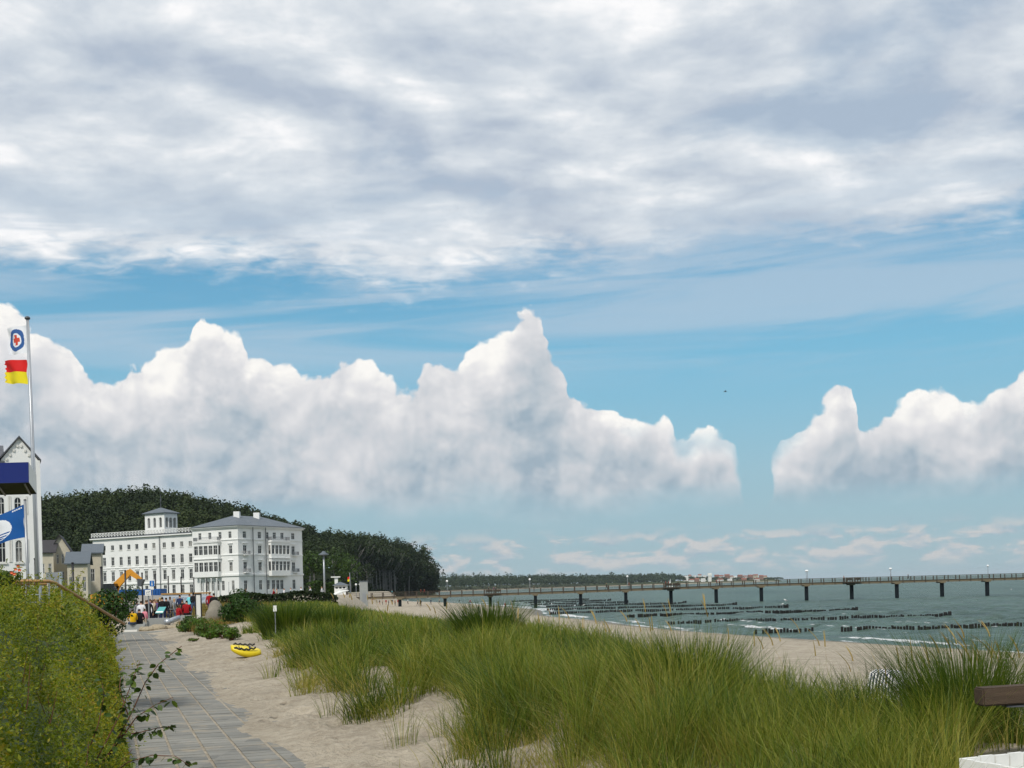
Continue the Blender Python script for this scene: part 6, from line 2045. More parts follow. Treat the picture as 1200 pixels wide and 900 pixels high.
Y = 41.0
tp, bt = at(29.3, 586.5, Y), at(33.4, 700, Y)
bt = tp + (bt - tp) * ((tp.z - 4.1) / (tp.z - bt.z))
t = thing('flag_pole', 'shorter grey flag pole carrying the blue flag', 'flag pole', bt)
MB().tube([bt, tp], [0.055, 0.045], 10).build('pole', M['grey'], t, True)
MB().lathe(tp, [(0.045, -0.01), (0.055, 0.02), (0.02, 0.05)], 8).build('finial', M['greyd'], t)
def blueflag(u, v):
    du, dv = (u - 0.60) / 0.30, (v - 0.56) / 0.36
    rr = math.hypot(du, dv)
    if rr < 1.0:
        if dv < 0.32 and not (du + dv * 0.5 > 1.2): return 1
        if 0.48 < dv < 0.58 or 0.72 < dv < 0.80: return 1
        if rr > 0.92: return 1
    if 0.04 < v < 0.10 and 0.06 < u < 0.30 and int(u * 60) % 3: return 1
    return 0
b = flag_mesh('f', [at(28.0, 592, Y), at(29.0, 630.5, Y), at(-22, 611, Y + 0.7), at(-20, 640, Y + 0.7)], blueflag, 64, 44, None, 0.10)
o = b.build('flag', [M['flagblue'], M['flagwhite']], None, True, at(28, 610, Y))
tag(o, 'blue flag with a white round wave emblem at the left edge', 'flag')
# flag at the beach station
Y = 228.0; P = at(410.3, 690, Y); zg = gz(P.x, Y); zt = zpx(672, 410, Y)
t = thing('flag_pole', 'thin pole with a small red and yellow flag at the beach station', 'flag pole', (P.x, Y, zg))
MB().tube([(P.x, Y, zg - 0.3), (P.x, Y, zt)], [0.09, 0.06], 6).build('pole', M['polewhite'], t)
MB().lathe((P.x, Y, zt), [(0.06, 0.0), (0.10, 0.06), (0.04, 0.13)], 6).build('finial', M['polewhite'], t)
b = flag_mesh('f', [(P.x - 0.08, Y, zt - 0.6), (P.x - 0.08, Y, zt - 1.5), (P.x - 0.5, Y + 0.2, zt - 0.7), (P.x - 0.45, Y + 0.2, zt - 1.55)], lambda u, v: 0 if v < 0.5 else 1, 6, 6, None, 0.05)
tag(b.build('flag', [M['flagred'], M['flagyellow']], None, True, (P.x, Y, zt)), 'small red and yellow flag above the beach station', 'flag')
# upturned white boat
A, B = at(391.5, 697, 216), at(409, 691.5, 218)
t = thing('white_boat', 'white boat lying keel up in front of the beach station', 'boat', (A.x, 216, gz(A.x, 216)))
b = MB(); n = 9
rings = []
for k in range(n):
    f_ = k / (n - 1); w = 0.75 * math.sin(math.pi * min(1, 0.12 + 0.76 * f_ + 0.1)) + 0.05; p = A.lerp(B, f_)
    rings.append([(p.x, p.y + w * math.cos(a), p.z - 0.1 + 0.65 * w * math.sin(a)) for a in np.linspace(math.pi, 0, 7)])
for k in range(n - 1):
    for j in range(6): b.quad(rings[k][j], rings[k][j + 1], rings[k + 1][j + 1], rings[k + 1][j])
b.poly(rings[0]); b.poly(list(reversed(rings[-1])))
b.build('hull', M['whitepaint'], t, True)
b = MB(); b.tube([(A.x, A.y, A.z + 0.2), (A.lerp(B, 0.5).x, A.lerp(B, 0.5).y, A.lerp(B, 0.5).z + 0.42), (B.x, B.y, B.z + 0.25)], 0.05, 5); b.build('keel', M['greyd'], t)
for s in (0.1, 0.85):
    p = A.lerp(B, s); b = MB(); b.box(p.x - 0.1, p.x + 0.1, p.y - 0.6, p.y + 0.6, gz(p.x, p.y) - 0.05, max(gz(p.x, p.y) + 0.05, p.z - 0.1)); b.build('trestle', M['pierwood'], t)

# ------------------------------------------------------------------ hand rail and fence of the ramp on the left
t = thing('ramp_railing', 'brown wooden hand rail on a galvanised fence sloping down along the hedge', 'railing', (-14, 36, 4.2))
Rp = [at(-60, 681.5, 29.5), at(40, 681, 29.8), at(57, 681.3, 30), at(64, 683, 30.3), at(73, 688, 30.7), at(145.5, 731, 34)]
MB().tube(Rp, 0.042, 8).build('hand_rail', M['railwood'], t, True)
MB().tube([at(-60, 685, 29.5), at(55, 684.6, 29.9)], 0.03, 8).build('lower_rail', M['railwood'], t, True)
for px, Yp in ((47, 29.9), (9, 29.7), (30, 29.8), (57.5, 30.05), (72, 30.8)):
    top = at(px, 684.5 if px < 60 else 690, Yp)
    MB().tube([(top.x, top.y, 4.0), (top.x, top.y, top.z)], 0.04 if px == 47 else 0.022, 8).build('post', M['galv'], t)
    MB().box(top.x - 0.12, top.x + 0.12, top.y - 0.12, top.y + 0.12, 4.15, 4.26).build('foot_plate', M['galv'], t)
for py in (697, 706, 715): MB().tube([at(29, py, 29.8), at(57.5, py, 30.05)], 0.014, 6).build('grid_bar', M['galv'], t)
# grey panel with pale post
Y = 40.0
P = at(64, 690, Y)
t = thing('display_board', 'dark grey rectangular panel on a pale post behind the hand rail', 'panel', (P.x, Y, 4.2))
MB().box(at(54.5, 680, Y).x, at(69.8, 680, Y).x, Y - 0.03, Y + 0.03, zpx(684, 62, Y), zpx(670.7, 62, Y)).build('board', M['grey'], t)
MB().box(at(69.9, 680, Y).x, at(72.8, 680, Y).x, Y - 0.05, Y + 0.05, 4.0, zpx(670, 71, Y)).build('post', M['galv'], t)
MB().box(at(62, 690, Y).x, at(68, 690, Y).x, Y - 0.02, Y + 0.02, 4.0, zpx(684.1, 65, Y)).build('support', M['galv'], t)
# rose bush with open flowers
P = at(8, 690, 24); zg = 4.2
rbm = np.random.default_rng(2)
t = thing('rose_bush', 'rose bush with orange pink flowers at the left edge above the hedge', 'rose bush', (P.x, 24, zg))
n = 1500; p_, nr = crown_points(rbm, n, (0.55, 0.5, 0.28), 9); v, q = leaf_quads(p_ + np.array([-0.1, 0, 2.36]), nr, 0.075 * rbm.uniform(0.6, 1.4, n), rbm, 0.65)
L = Leaves(); L.add(v, q, rbm.uniform(0, 1, n)); o = link_mesh('leaves', L.mesh('leaves', M['roseleaf']), t); o['kind'] = 'stuff'
b = MB()
for a in range(6): b.tube([(P.x, 24, zg), (P.x + 0.25 * math.cos(a), 24 + 0.25 * math.sin(a), zg + 1.4), (P.x + 0.45 * math.cos(a), 24 + 0.4 * math.sin(a), zg + 2.4)], [0.02, 0.014, 0.006], 5)
b.build('stems', M['twig'], t)
for (px, py) in ((14, 671), (18.5, 667), (21.5, 663.5), (17, 672.5), (23, 668)):
    c = at(px, py, 23.6); b = MB()
    for k in range(7):
        a = k * 0.9; tl = 0.35 + 0.1 * (k % 3)
        d1 = Vector((math.cos(a), -abs(math.sin(a)) * 0.6 - 0.2, math.sin(a))).normalized()
        s_ = d1.cross(Vector((0, 1, 0.2))).normalized() * 0.02
        b.poly([c, c + d1 * 0.02 + s_, c + d1 * 0.042, c + d1 * 0.02 - s_])
    b.build('flower', M['rose'], t)

# ------------------------------------------------------------------ navy canopy at the upper left edge
f1, f0 = at(33.8, 565.3, 18.0), at(33.4, 541.5, 18.0)
b1, b0 = at(43.2, 579, 19.7), at(42.6, 555.5, 19.7)
t = thing('canopy', 'navy blue canopy fascia with white side and dark underside at the left edge', 'canopy', (f1.x - 4, 18.8, 4.2))
Lx = Vector((-4.6, 0.05, 0))
b = MB(); b.hexa([f1 + Lx, f1, b1, b1 + Lx, f0 + Lx, f0, b0, b0 + Lx]); core = b
b = MB(); b.quad(f1 + Lx, f1, f0, f0 + Lx); b.quad(f1, f1 + Lx, f1 + Lx + Vector((0, 0.03, 0)), f1 + Vector((0, 0.03, 0))); b.build('fascia', M['navy'], t)
e1 = Vector((0.0, 0.0, 0.0))
b = MB(); b.quad(f1 + Vector((0.002, 0, 0)), b1, b0, f0 + Vector((0.002, 0, 0))); b.build('side_panel', M['whitepaint'], t)
M['soffit'] = pm('dark_soffit', (0.045, 0.042, 0.04), 0.7, 0.3, 3.0)
lo = Vector((0, 0, 0.015)); b = MB(); b.quad(f1 + Lx + lo, b1 + Lx + lo, b1 + lo, f1 + lo); b.build('soffit', M['soffit'], t)
b = MB(); b.quad(f0 + Lx - lo, f0 - lo, b0 - lo, b0 + Lx - lo); b.quad(b1 + Lx, b0 + Lx, b0, b1); b.build('top', M['greyd'], t)
for k in range(5):
    p = f1.lerp(f1 + Lx, 0.02 + k * 0.09); q = b1.lerp(b1 + Lx, 0.02 + k * 0.09)
    MB().tube([p + Vector((0, 0.05, -0.01)), q + Vector((0, -0.05, -0.01))], 0.018, 4).build('batten', M['greyd'], t)
for s in (0.62, 0.95):
    p = f1.lerp(f1 + Lx, s); MB().box(p.x - 0.05, p.x + 0.05, 18.8, 18.9, 4.1, p.z + 0.01).build('post', M['grey'], t)

# ------------------------------------------------------------------ wooden beam and slatted white box at the lower right
A = at(1146.5, 816.5, 9.0)
t = thing('wooden_rail', 'thick weathered brown wooden beam entering from the right edge', 'beam', (A.x, A.y, gz(A.x, 9.0)))
bm = bmesh.new(); bmesh.ops.create_cube(bm, size=1.0)
for v in bm.verts: v.co = Vector(((v.co.x + 0.5) * 1.9, v.co.y * 0.15, v.co.z * 0.137))
bmesh.ops.subdivide_edges(bm, edges=[e for e in bm.edges if abs(e.verts[0].co.x - e.verts[1].co.x) > 0.5], cuts=6)
bmesh.ops.bevel(bm, geom=[e for e in bm.edges], offset=0.012, segments=2, affect='EDGES', clamp_overlap=True)
me = bpy.data.meshes.new('beam'); bm.to_mesh(me); bm.free(); me.materials.append(M['beamwood'])
o = link_mesh('beam', me, t, A - t.location, 0.10)
o.rotation_euler = (0, R(-1.6), 0.10)
for dx_ in (0.75, 1.7):
    z0 = gz(A.x + dx_, 9.1) - 0.2
    MB().box(A.x + dx_ - 0.06, A.x + dx_ + 0.06, 9.03 + dx_ * 0.1, 9.15 + dx_ * 0.1, z0, A.z - 0.06 + dx_ * 0.028).build('post', M['beamwood'], t)
b = MB(); b.box(A.x + 0.20, A.x + 0.62, 8.97, 9.07, A.z - 0.083, A.z - 0.070); b.build('bracket', M['greyd'], t)

C0 = at(1129, 888, 7.5)
Aa = Vector((0.93, 0.37, 0)).normalized(); Bb = Vector((0.37, -0.93, 0)).normalized()
zb = gz(C0.x, C0.y) - 0.1
t = thing('white_slatted_box', 'open white box of upright wooden slats in the lower right corner', 'slatted box', (C0.x, C0.y, zb))
SW = 0.105
def slat(o_, dv, nv, k, top):
    b = MB(); p = o_ + dv * (k * (SW + 0.013)); q = p + dv * SW
    th = nv * 0.028
    c = [p, q, q + th, p + th]
    b.hexa([(v.x, v.y, zb) for v in c] + [(v.x, v.y, top) for v in c])
    return b.build('slat', M['whitepaint'], t)
for k in range(9): slat(C0, Aa, -Bb * -1, k, C0.z + 0.004 * (k % 2))
for k in range(6): slat(C0 - Aa * 0.034, Bb, Aa, k, C0.z + 0.003 * ((k + 1) % 2) - 0.003)
far = C0 + Bb * (6 * (SW + 0.013))
for k in range(9): slat(far, Aa, -Bb, k, C0.z - 0.004 * (k % 2))
b = MB(); p = C0 + Bb * 0.05 + Aa * 0.03; q = p + Aa * 0.95
b.hexa([(v.x, v.y, C0.z - 0.17) for v in (p, q, q + Bb * 0.04, p + Bb * 0.04)] + [(v.x, v.y, C0.z - 0.09) for v in (p, q, q + Bb * 0.04, p + Bb * 0.04)]); b.build('batten', M['whitepaint'], t)

# ------------------------------------------------------------------ roofed beach chairs
def beach_chair(px, py, rz, label, Y):
    P = at(px, py, Y); z = gz(P.x, P.y)
    t = thing('beach_chair', label, 'beach chair', (P.x, P.y, z), 'hooded beach chairs')
    parts = []
    b = MB(); b.box(-0.58, 0.58, -0.40, 0.42, 0.12, 0.48); parts.append(('base', b, ['canvas']))
    b = MB(); b.box(-0.50, 0.50, -0.38, 0.30, 0.483, 0.58); parts.append(('seat', b, ['stripe']))
    for s in (-1, 1):
        b = MB(); x = 0.55 * s; pts = [(0.42, 0.48), (0.45, 1.0), (0.30, 1.50), (-0.05, 1.62), (-0.38, 1.45), (-0.42, 1.15), (-0.15, 0.75), (-0.38, 0.70), (-0.40, 0.48)]
        lo = [(x - 0.03, y, zz) for y, zz in pts]; hi = [(x + 0.03, y, zz) for y, zz in pts]
        b.poly(lo); b.poly(list(reversed(hi)))
        for i in range(len(pts)): b.quad(lo[i], hi[i], hi[(i + 1) % len(pts)], lo[(i + 1) % len(pts)])
        parts.append(('side_panel', b, ['canvas']))
    prof = [(0.45, 0.48), (0.48, 1.0), (0.33, 1.52), (-0.05, 1.655), (-0.42, 1.47)]
    b = MB(); ns = 17
    for k in range(ns):
        xa, xb = -0.6 + 1.2 * k / ns, -0.6 + 1.2 * (k + 1) / ns
        for (y0, z0), (y1, z1) in zip(prof[:-1], prof[1:]):
            b.quad((xa, y0, z0), (xb, y0, z0), (xb, y1, z1), (xa, y1, z1), k % 2)
            b.quad((xa, y0 - 0.03, z0 - 0.03), (xa, y1 - 0.0, z1 - 0.04), (xb, y1, z1 - 0.04), (xb, y0 - 0.03, z0 - 0.03), k % 2)
    parts.append(('hood', b, ['canvas', 'stripe']))
    for s in (-1, 1):
        b = MB(); b.box(s * 0.48 - 0.04, s * 0.48 + 0.04, -0.36, 0.38, 0.0, 0.118); parts.append(('runner', b, ['pierwood']))
    for nm, b, ms in parts:
        o = b.build(nm, [M[k] for k in ms]); o.parent = t
    t.rotation_euler = (0, 0, rz); t.scale = (0.92, 0.92, 0.86)
beach_chair(1041, 798, 2.2, 'white hooded beach chair with navy stripes showing above the grass at right', 41.5)
beach_chair(659, 750, 2.9, 'far hooded beach chair half hidden behind the grass at the middle of the dune', 79.0)
beach_chair(472, 729, 0.6, 'farthest hooded beach chair just visible above the grass left of the middle', 137.0)

# ------------------------------------------------------------------ yellow rescue board on the sand
P = on_plane(289, 775, 4.28)
t = thing('rescue_board', 'yellow rescue board with black straps lying on the sand beside the path', 'rescue board', (P.x, P.y, gz(P.x, P.y)))
b = MB(); n = 15; m = 14; rings = []
for k in range(n):
    f_ = k / (n - 1); x = -0.62 + 1.24 * f_
    w = 0.33 * (math.sin(math.pi * (0.10 + 0.84 * f_)) ** 0.55); h = 0.12 * (math.sin(math.pi * (0.08 + 0.86 * f_)) ** 0.5)
    zc = 0.14 + 0.17 * (1 - f_) ** 2.2 + 0.02
    rings.append([(x, w * math.cos(a), zc + h * math.copysign(abs(math.sin(a)) ** 0.7, math.sin(a))) for a in np.linspace(0, 2 * math.pi, m, endpoint=False)])
for k in range(n - 1):
    for j in range(m): b.quad(rings[k][j], rings[k][(j + 1) % m], rings[k + 1][(j + 1) % m], rings[k + 1][j])
b.poly(list(reversed(rings[0]))); b.poly(rings[-1])
o = b.build('hull', M['yellow'], None, True); o.parent = t
bmx = bmesh.new(); bmx.from_mesh(o.data); bmesh.ops.remove_doubles(bmx, verts=bmx.verts, dist=1e-4); bmesh.ops.recalc_face_normals(bmx, faces=bmx.faces); bmx.to_mesh(o.data); bmx.free()
for s in (-1, 1):
    b = MB(); b.tube([(-0.5 + 0.1 * k, s * 0.27 * (math.sin(math.pi * (0.17 + 0.075 * k)) ** 0.5), 0.30 + 0.12 * max(0, 0.5 - 0.1 * k) + (0.03 if k % 2 else -0.005)) for k in range(10)], 0.024, 6)
    o = b.build('grab_line', M['black'], None, True); o.parent = t
for (x0, x1, y0, y1) in ((-0.30, -0.18, -0.17, 0.02), (-0.08, 0.02, -0.15, 0.10), (0.12, 0.2, -0.1, 0.16)):
    b = MB(); b.hexa([(x0, y0, 0.26), (x1, y0, 0.26), (x1, y1, 0.26), (x0, y1, 0.26), (x0, y0, 0.315 + (0.05 if x0 < -0.2 else 0)), (x1, y0, 0.305), (x1, y1, 0.305), (x0, y1, 0.315 + (0.05 if x0 < -0.2 else 0))]); o = b.build('strap', M['black']); o.parent = t
t.rotation_euler = (R(14), R(-3), 0.28); t.location.z -= 0.07
t.scale = (0.66, 0.9, 1.15)
# white marker in the dune grass
P = at(322.5, 720, 41); zg = gz(P.x, P.y)
t = thing('marker_sign', 'small white marker plate on a stake in the big grass clump', 'sign', (P.x, P.y, zg))
MB().tube([(P.x, P.y, zg), (P.x, P.y, zpx(710, 322, 41))], 0.018, 6).build('stake', M['grey'], t)
MB().box(P.x - 0.06, P.x + 0.06, P.y - 0.03, P.y - 0.01, zpx(716.5, 322, 41), zpx(709.6, 322, 41)).build('plate', M['whitepaint'], t)

# ------------------------------------------------------------------ people
def person_mesh(pose, fem=False):
    """one continuous skinned body; material slots: top, legs, skin, hair, shoes"""
    J = {}
    def j(n, p, r_): J[n] = (Vector(p), r_)
    if pose in ('stand', 'walk'):
        s = 0.0 if pose == 'stand' else 1.0
        j('pel', (0, 0, 0.95), (.165, .12)); j('wai', (0, 0, 1.10), (.14, .105)); j('che', (0, 0.01, 1.32), (.175, .12)); j('nec', (0, 0, 1.47), (.06, .06)); j('jaw', (0, 0.02, 1.54), (.07, .08)); j('hed', (0, 0.0, 1.64), (.085, .10)); j('top', (0, 0, 1.72), (.055, .065))
        for sg, nm in ((-1, 'l'), (1, 'r')):
            st_ = 0.28 * s * sg
            j('sho' + nm, (sg * .19, 0, 1.40), (.065, .065)); j('elb' + nm, (sg * .25, -0.03 - st_ * 0.4, 1.12), (.048, .048)); j('wri' + nm, (sg * .24, 0.07 - st_ * 0.8, 0.88), (.032, .036)); j('han' + nm, (sg * .24, 0.10 - st_ * 0.9, 0.79), (.022, .042)); j('fin' + nm, (sg * .235, 0.12 - st_ * 0.9, 0.71), (.014, .028)); j('thu' + nm, (sg * .215, 0.15 - st_ * 0.85, 0.78), (.012, .012))
            j('hip' + nm, (sg * .095, 0, 0.88), (.10, .10)); j('kne' + nm, (sg * .10, 0.03 + st_ * 0.5, 0.50), (.068, .068)); j('ank' + nm, (sg * .10, -0.02 + st_, 0.10), (.045, .045)); j('hee' + nm, (sg * .10, -0.02 + st_, 0.045), (.045, .045)); j('toe' + nm, (sg * .115, 0.17 + st_, 0.035), (.042, .032))
    else:   # sitting on something 0.42 high
        j('pel', (0, 0, 0.50), (.18, .14)); j('wai', (0, 0.02, 0.66), (.15, .115)); j('che', (0, 0.06, 0.88), (.18, .125)); j('nec', (0, 0.09, 1.03), (.06, .06)); j('jaw', (0, 0.13, 1.09), (.07, .08)); j('hed', (0, 0.12, 1.19), (.085, .10)); j('top', (0, 0.12, 1.27), (.055, .065))
        for sg, nm in ((-1, 'l'), (1, 'r')):
            j('sho' + nm, (sg * .19, 0.05, 0.96), (.065, .065)); j('elb' + nm, (sg * .26, 0.10, 0.70), (.048, .048)); j('wri' + nm, (sg * .17, 0.32, 0.62), (.032, .036)); j('han' + nm, (sg * .14, 0.40, 0.60), (.04, .024)); j('fin' + nm, (sg * .12, 0.47, 0.58), (.028, .014)); j('thu' + nm, (sg * .10, 0.39, 0.62), (.012, .012))
            j('hip' + nm, (sg * .10, 0.06, 0.47), (.10, .10)); j('kne' + nm, (sg * .13, 0.46, 0.50), (.072, .072)); j('ank' + nm, (sg * .12, 0.50, 0.10), (.045, .045)); j('hee' + nm, (sg * .12, 0.48, 0.045), (.045, .045)); j('toe' + nm, (sg * .13, 0.66, 0.035), (.042, .032))
    E_ = [('pel', 'wai', 0), ('wai', 'che', 0), ('che', 'nec', 0), ('nec', 'jaw', 2), ('jaw', 'hed', 2), ('hed', 'top', 3)]
    for nm in 'lr':
        E_ += [('che', 'sho' + nm, 0), ('sho' + nm, 'elb' + nm, 0), ('elb' + nm, 'wri' + nm, 0), ('wri' + nm, 'han' + nm, 2), ('han' + nm, 'fin' + nm, 2), ('han' + nm, 'thu' + nm, 2), ('pel', 'hip' + nm, 1), ('hip' + nm, 'kne' + nm, 1), ('kne' + nm, 'ank' + nm, 1), ('ank' + nm, 'hee' + nm, 4), ('hee' + nm, 'toe' + nm, 4)]
    ks = list(J)
    me = bpy.data.meshes.new('tmp')
    me.from_pydata([J[k][0] for k in ks], [(ks.index(a), ks.index(b)) for a, b, _ in E_], [])
    o = bpy.data.objects.new('tmp', me); COL.objects.link(o)
    md = o.modifiers.new('skin', 'SKIN'); md.use_smooth_shade = True
    if not me.skin_vertices: pass
    lay = me.skin_vertices[0] if me.skin_vertices else None
    if lay is None:
        bpy.context.view_layer.objects.active = o
        bpy.ops.mesh.customdata_skin_add()
        lay = me.skin_vertices[0]
    for i, k in enumerate(ks):
        lay.data[i].radius = J[k][1]; lay.data[i].use_root = (k == 'pel')
    ss_ = o.modifiers.new('sub', 'SUBSURF'); ss_.levels = 1; ss_.render_levels = 1
    dg = bpy.context.evaluated_depsgraph_get()
    out = bpy.data.meshes.new_from_object(o.evaluated_get(dg))
    bpy.data.objects.remove(o)
    segs = [(J[a][0], J[b][0], mi) for a, b, mi in E_]
    idx_ = []
    hz = J['hed'][0]
    for p in out.polygons:
        c = p.center; best, bi = 1e9, 0
        for a, b, mi in segs:
            ab = b - a; tt = max(0, min(1, (c - a).dot(ab) / ab.length_squared)); dd_ = (c - a - ab * tt).length
            if dd_ < best: best, bi = dd_, mi
        if bi in (2, 3) and (c - hz).length < 0.2:
            rel = c - hz
            bi = 3 if (rel.z > 0.045 or rel.y < -0.015 + (0.0)) and rel.z > (-0.16 if fem else -0.05) and not (rel.y > 0.03 and rel.z < 0.045) else 2
        idx_.append(bi)
    out.materials.clear()
    for k in range(5): out.materials.append(M['skin'])
    out.polygons.foreach_set('material_index', idx_)
    out.polygons.foreach_set('use_smooth', [True] * len(out.polygons))
    out.name = 'person_' + pose
    return out
PM = {(p, f_): person_mesh(p, f_) for p in ('stand', 'walk', 'sit') for f_ in (False, True)}
CL = {}
def cloth(c):
    if c not in CL: CL[c] = pm('cloth_%d' % len(CL), c, 0.85, 0.15, 6.0, 0.15)
    return CL[c]
HAIRD, HAIRB, HAIRL = (0.018, 0.012, 0.008), (0.09, 0.05, 0.025), (0.42, 0.29, 0.12)
BLK, NAV, JEAN, WHT, RED, GRY, PNK, TUR, VIO, BEI = (0.012, 0.012, 0.014), (0.02, 0.03, 0.08), (0.05, 0.075, 0.13), (0.66, 0.66, 0.68), (0.27, 0.010, 0.014), (0.22, 0.22, 0.23), (0.62, 0.22, 0.27), (0.18, 0.55, 0.62), (0.09, 0.06, 0.16), (0.42, 0.35, 0.26)
def person(x, y, z, pose, rz, top, legs, hair, label, group=None, fem=False, h=1.0):
    o = link_mesh('person', PM[(pose, fem)], None, (x, y, z), rz, h)
    for k, c in enumerate((top, legs, None, hair, (0.03, 0.025, 0.02))):
        o.material_slots[k].link = 'OBJECT'
        o.material_slots[k].material = M['skin'] if c is None else cloth(c)
    tag(o, label, 'person', group)
    return o
GP = 'people gathered at the end of the path'
def pp(px, Y, *a, zo=0.0, **k):
    x = at(px, 715, Y).x
    a = (a[0], a[1] + R(180)) + a[2:]
    return person(x, Y, gz(x, Y) + zo, *a, **k)
YEL = (0.68, 0.40, 0.01)
pp(155.5, 68.0, 'sit', R(-150), YEL, JEAN, HAIRD, 'person in a yellow jacket sitting with the back to us at the path end', GP)
o = pp(163.5, 68.6, 'sit', R(-160), BLK, BLK, HAIRD, 'person in black sitting close beside the yellow jacket', GP)
pp(157, 73, 'stand', R(170), GRY, JEAN, HAIRL, 'blond person in grey standing behind the yellow jacket', GP, fem=True)
pp(165.5, 71, 'stand', R(180), WHT, JEAN, HAIRD, 'person in a white shirt standing with the back to us', GP)
pp(169.5, 69.8, 'stand', R(160), PNK, BEI, HAIRB, 'child in a pink top in front of the white shirt', GP, fem=True, h=0.74)
pp(174, 73, 'stand', R(200), BLK, BLK, HAIRD, 'person in black standing behind the sign post', GP)
pp(178.5, 75, 'stand', R(150), WHT, NAV, HAIRB, 'person in a white top right of the sign post', GP, fem=True)
pp(181.2, 74, 'walk', R(120), BEI, BLK, HAIRB, 'person in beige beside the white top', GP)
pp(185.5, 76, 'stand', R(190), VIO, NAV, HAIRB, 'person in violet in the middle of the crowd', GP, fem=True)
pp(190.5, 73.5, 'stand', R(175), BLK, NAV, HAIRD, 'broad person in a black jacket right of the violet one', GP, h=1.02)
pp(211, 82, 'stand', R(170), NAV, BLK, HAIRD, 'person in dark blue standing before the printed hoarding', GP)
pp(222.5, 86, 'stand', R(150), TUR, BLK, HAIRB, 'person in a turquoise shirt before the printed hoarding', GP)
pp(208.5, 73, 'sit', R(140), RED, JEAN, HAIRB, 'person in red sitting beside the bicycles', GP, fem=True)
pp(218.5, 70.5, 'sit', R(185), RED, BLK, HAIRD, 'dark haired person in a red jacket sitting left of the notice board', GP, zo=0.15)
pp(204.5, 76, 'stand', R(100), GRY, JEAN, HAIRL, 'fair haired person in light grey behind the bicycles', GP, fem=True, h=0.95)
pp(214, 74, 'stand', R(175), BLK, BLK, HAIRB, 'person in black between the two red jackets', GP, h=0.85)
pp(251, 74, 'stand', R(180), BLK, JEAN, HAIRD, 'dark haired person behind the boulder', GP)
pp(246, 80, 'stand', R(170), RED, NAV, HAIRB, 'person in red half hidden left behind the boulder', GP)
for i, (px, Y, top, legs, lb) in enumerate(((160.5, 78, NAV, JEAN, 'person in dark blue behind the blond one in grey'), (171.5, 79, BEI, NAV, 'person in beige behind the pink child'), (187.8, 80, WHT, BLK, 'person in white behind the broad black jacket'), (195, 79, BLK, NAV, 'person in black right of the broad black jacket'), (199.5, 82, GRY, BLK, 'person in grey behind the bicycles'), (182.8, 82, RED, BLK, 'person in red deep in the crowd'), (227, 84, BLK, JEAN, 'person in black at the right end of the printed hoarding'), (176.2, 84, VIO, BLK, 'person in violet farthest back in the crowd'))):
    pp(px, Y, 'stand' if i % 2 else 'walk', R(170 + 35 * (i % 3)), top, legs, (HAIRD, HAIRB, HAIRL)[i % 3], lb, GP, fem=i % 2 == 0)
GH = 'people strolling by the hedge of the hotel'
for i, (px, Y, top, legs, lb) in enumerate(((288, 140, RED, JEAN, 'person in red by the hedge at the foot of the hotel corner'), (321, 138, RED, BEI, 'person in red and beige left of the white clad walkers'), (324.5, 136, BEI, JEAN, 'person in beige by the hedge below the hotel bay'), (333, 139, WHT, WHT, 'person all in white by the hedge below the hotel bay'),
        (341, 142, WHT, JEAN, 'person in a white shirt below the right end of the hotel'), (364, 146, WHT, BLK, 'person in white over the dark hedge, left of the disc lamp'), (353, 148, WHT, NAV, 'person in white at the right corner of the hotel'), (377.5, 150, WHT, BLK, 'person in white at the foot of the disc lamp'))):
    x = at(px, 700, Y).x
    person(x, Y, max(gz(x, Y), zpx(697, px, Y) - 1.0), 'walk' if i % 2 else 'stand', R(90 if i % 3 else -60), top, legs, HAIRB, lb, GH)
def on_ground(px, py):
    z = 1.0
    for _ in range(8):
        P = on_plane(px, py, z); z = gz(P.x, P.y)
    return P.x, P.y, z
GS = 'people on the far beach'
rr_ = random.Random(6)
for i, (px, py) in enumerate(((445, 709), (448.3, 709.4), (452.5, 708.8), (455.5, 709.2), (459.5, 708.6), (463, 709.6), (466.4, 709.0), (470, 709.3))):
    x, y, z = on_ground(px, py)
    person(x, y, z, 'stand' if i % 2 else 'walk', rr_.uniform(0, 6), [BLK, (0.35, 0.2, 0.14), RED, NAV][i % 4], [(0.4, 0.24, 0.17), BLK][i % 2], HAIRD, 'bather standing in the close group on the far beach left of the pier pile', GS)
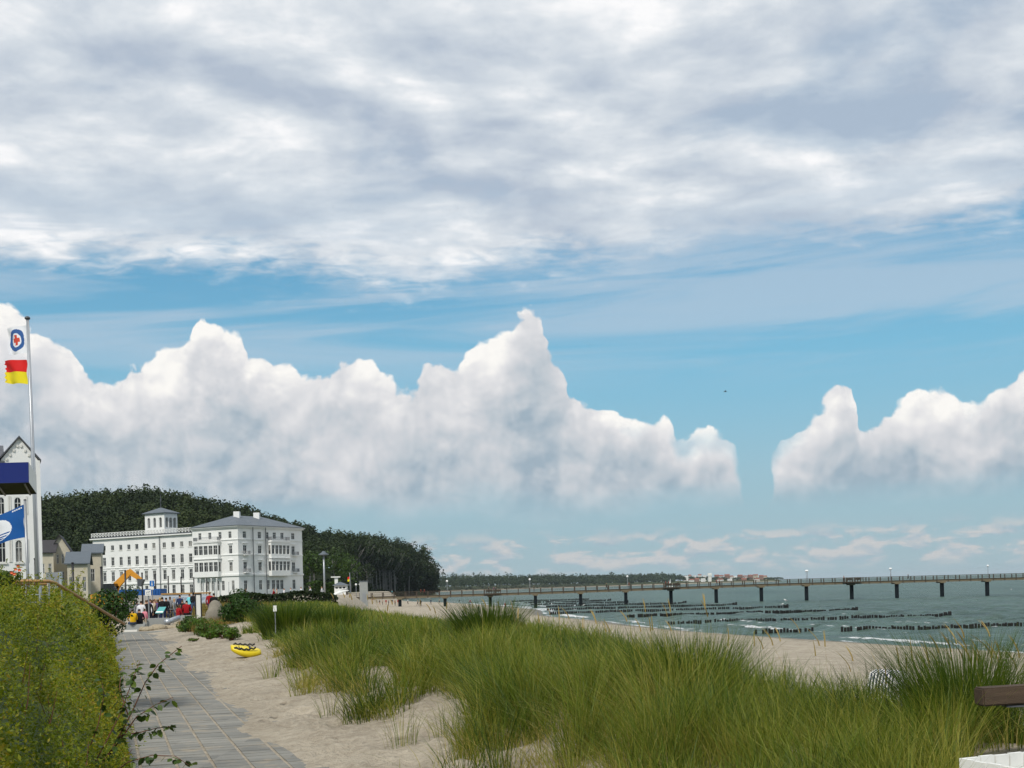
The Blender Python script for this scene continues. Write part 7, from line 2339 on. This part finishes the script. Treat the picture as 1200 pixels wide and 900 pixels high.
for px, py, top, legs, lb in ((430, 708, BLK, BEI, 'bather at the left end of the far beach, nearest to the lamp pair'), (437, 709.5, RED, BEI, 'bather in red between the lamp pair and the close group'), (478, 708, WHT, BLK, 'bather in white right of the close group'), (505, 708.5, NAV, BLK, 'dark figure on the sand below the lamp of the headland tip'), (515, 707.5, BEI, BLK, 'figure in beige near the far waterline'), (551, 709, RED, NAV, 'figure in red on the sand between pier piles'), (489.5, 709.5, BEI, BLK, 'left person of the pair on the beach under the pier'), (493.3, 710.2, BLK, BLK, 'right person of the pair on the beach under the pier'), (538.5, 706.5, BLK, NAV, 'left dark figure of the pair at the far waterline'), (543.2, 706.2, BLK, BLK, 'right dark figure of the pair at the far waterline'),
                              (561, 718.6, BLK, BLK, 'larger dark clothed walker on the sand below the pier bay'), (592, 714.5, RED, BLK, 'walker in red on the sand spit near the waterline')):
    x, y, z = on_ground(px, py)
    person(x, y, z, 'walk', R(80), top, legs, HAIRD, lb, GS)
GPi = 'people on the pier'
PIER_PEOPLE = ((493, RED, 'person in red on the pier in front of the headland, left of two'), (497, RED, 'person in red on the pier in front of the headland, right of two'), (459, TUR, 'person in light blue near the landward end of the pier'), (572.5, BLK, 'dark figure at the left of the first pier bay'), (578.5, (0.3, 0.06, 0.2), 'person in purple pink in the first pier bay'), (581, NAV, 'dark figure at the right of the first pier bay'),
                     (625.8, BLK, 'dark figure on the pier right beside the globe lamp over the first water pile'), (711, BLK, 'lone dark figure on the pier between two single lamps'), (737.5, RED, 'person in red at the foot of the lamp before the far wood'), (780.5, RED, 'person in red left in the middle pier bay'), (784, RED, 'person in red beside the white sail in the middle pier bay'),
                     (795, BLK, 'dark figure at the right of the middle pier bay'), (804.5, BLK, 'dark figure just right of the middle pier bay'), (840.5, RED, 'person in red on the pier below the far town, left of two'), (843.5, (0.25, 0.05, 0.04), 'person in dark red on the pier below the far town, right of two'), (1065.5, BLK, 'lone dark walker far out on the pier'), (990, (0.35, 0.12, 0.05), 'person in rusty red left of the outer pier bay'))
for i, (px, top, lb) in enumerate(PIER_PEOPLE):
    person(pxX(px), PD + 0.9, pz(px), 'walk' if i % 2 else 'stand', R(90 if int(px) % 2 else -90), top, BLK, HAIRD, lb, GPi)

# ------------------------------------------------------------------ sea air
m_, gg = mat_nodes('sea_air')
n = gg.node('ShaderNodeVolumePrincipled')
gg.put(n.inputs['Color'], (0.80, 0.92, 1.0))
n.inputs['Density'].default_value = 0.000035
n.inputs['Anisotropy'].default_value = 0.1
o_ = gg.node('ShaderNodeOutputMaterial')
gg.nt.links.new(n.outputs[0], o_.inputs['Volume'])
b = MB(); b.box(-60000, 60000, -600, 45000, -6.0, 95.0)
hz = b.build('haze', m_)
hz['kind'] = 'stuff'; hz['label'] = 'thin pale sea air over the whole bay'
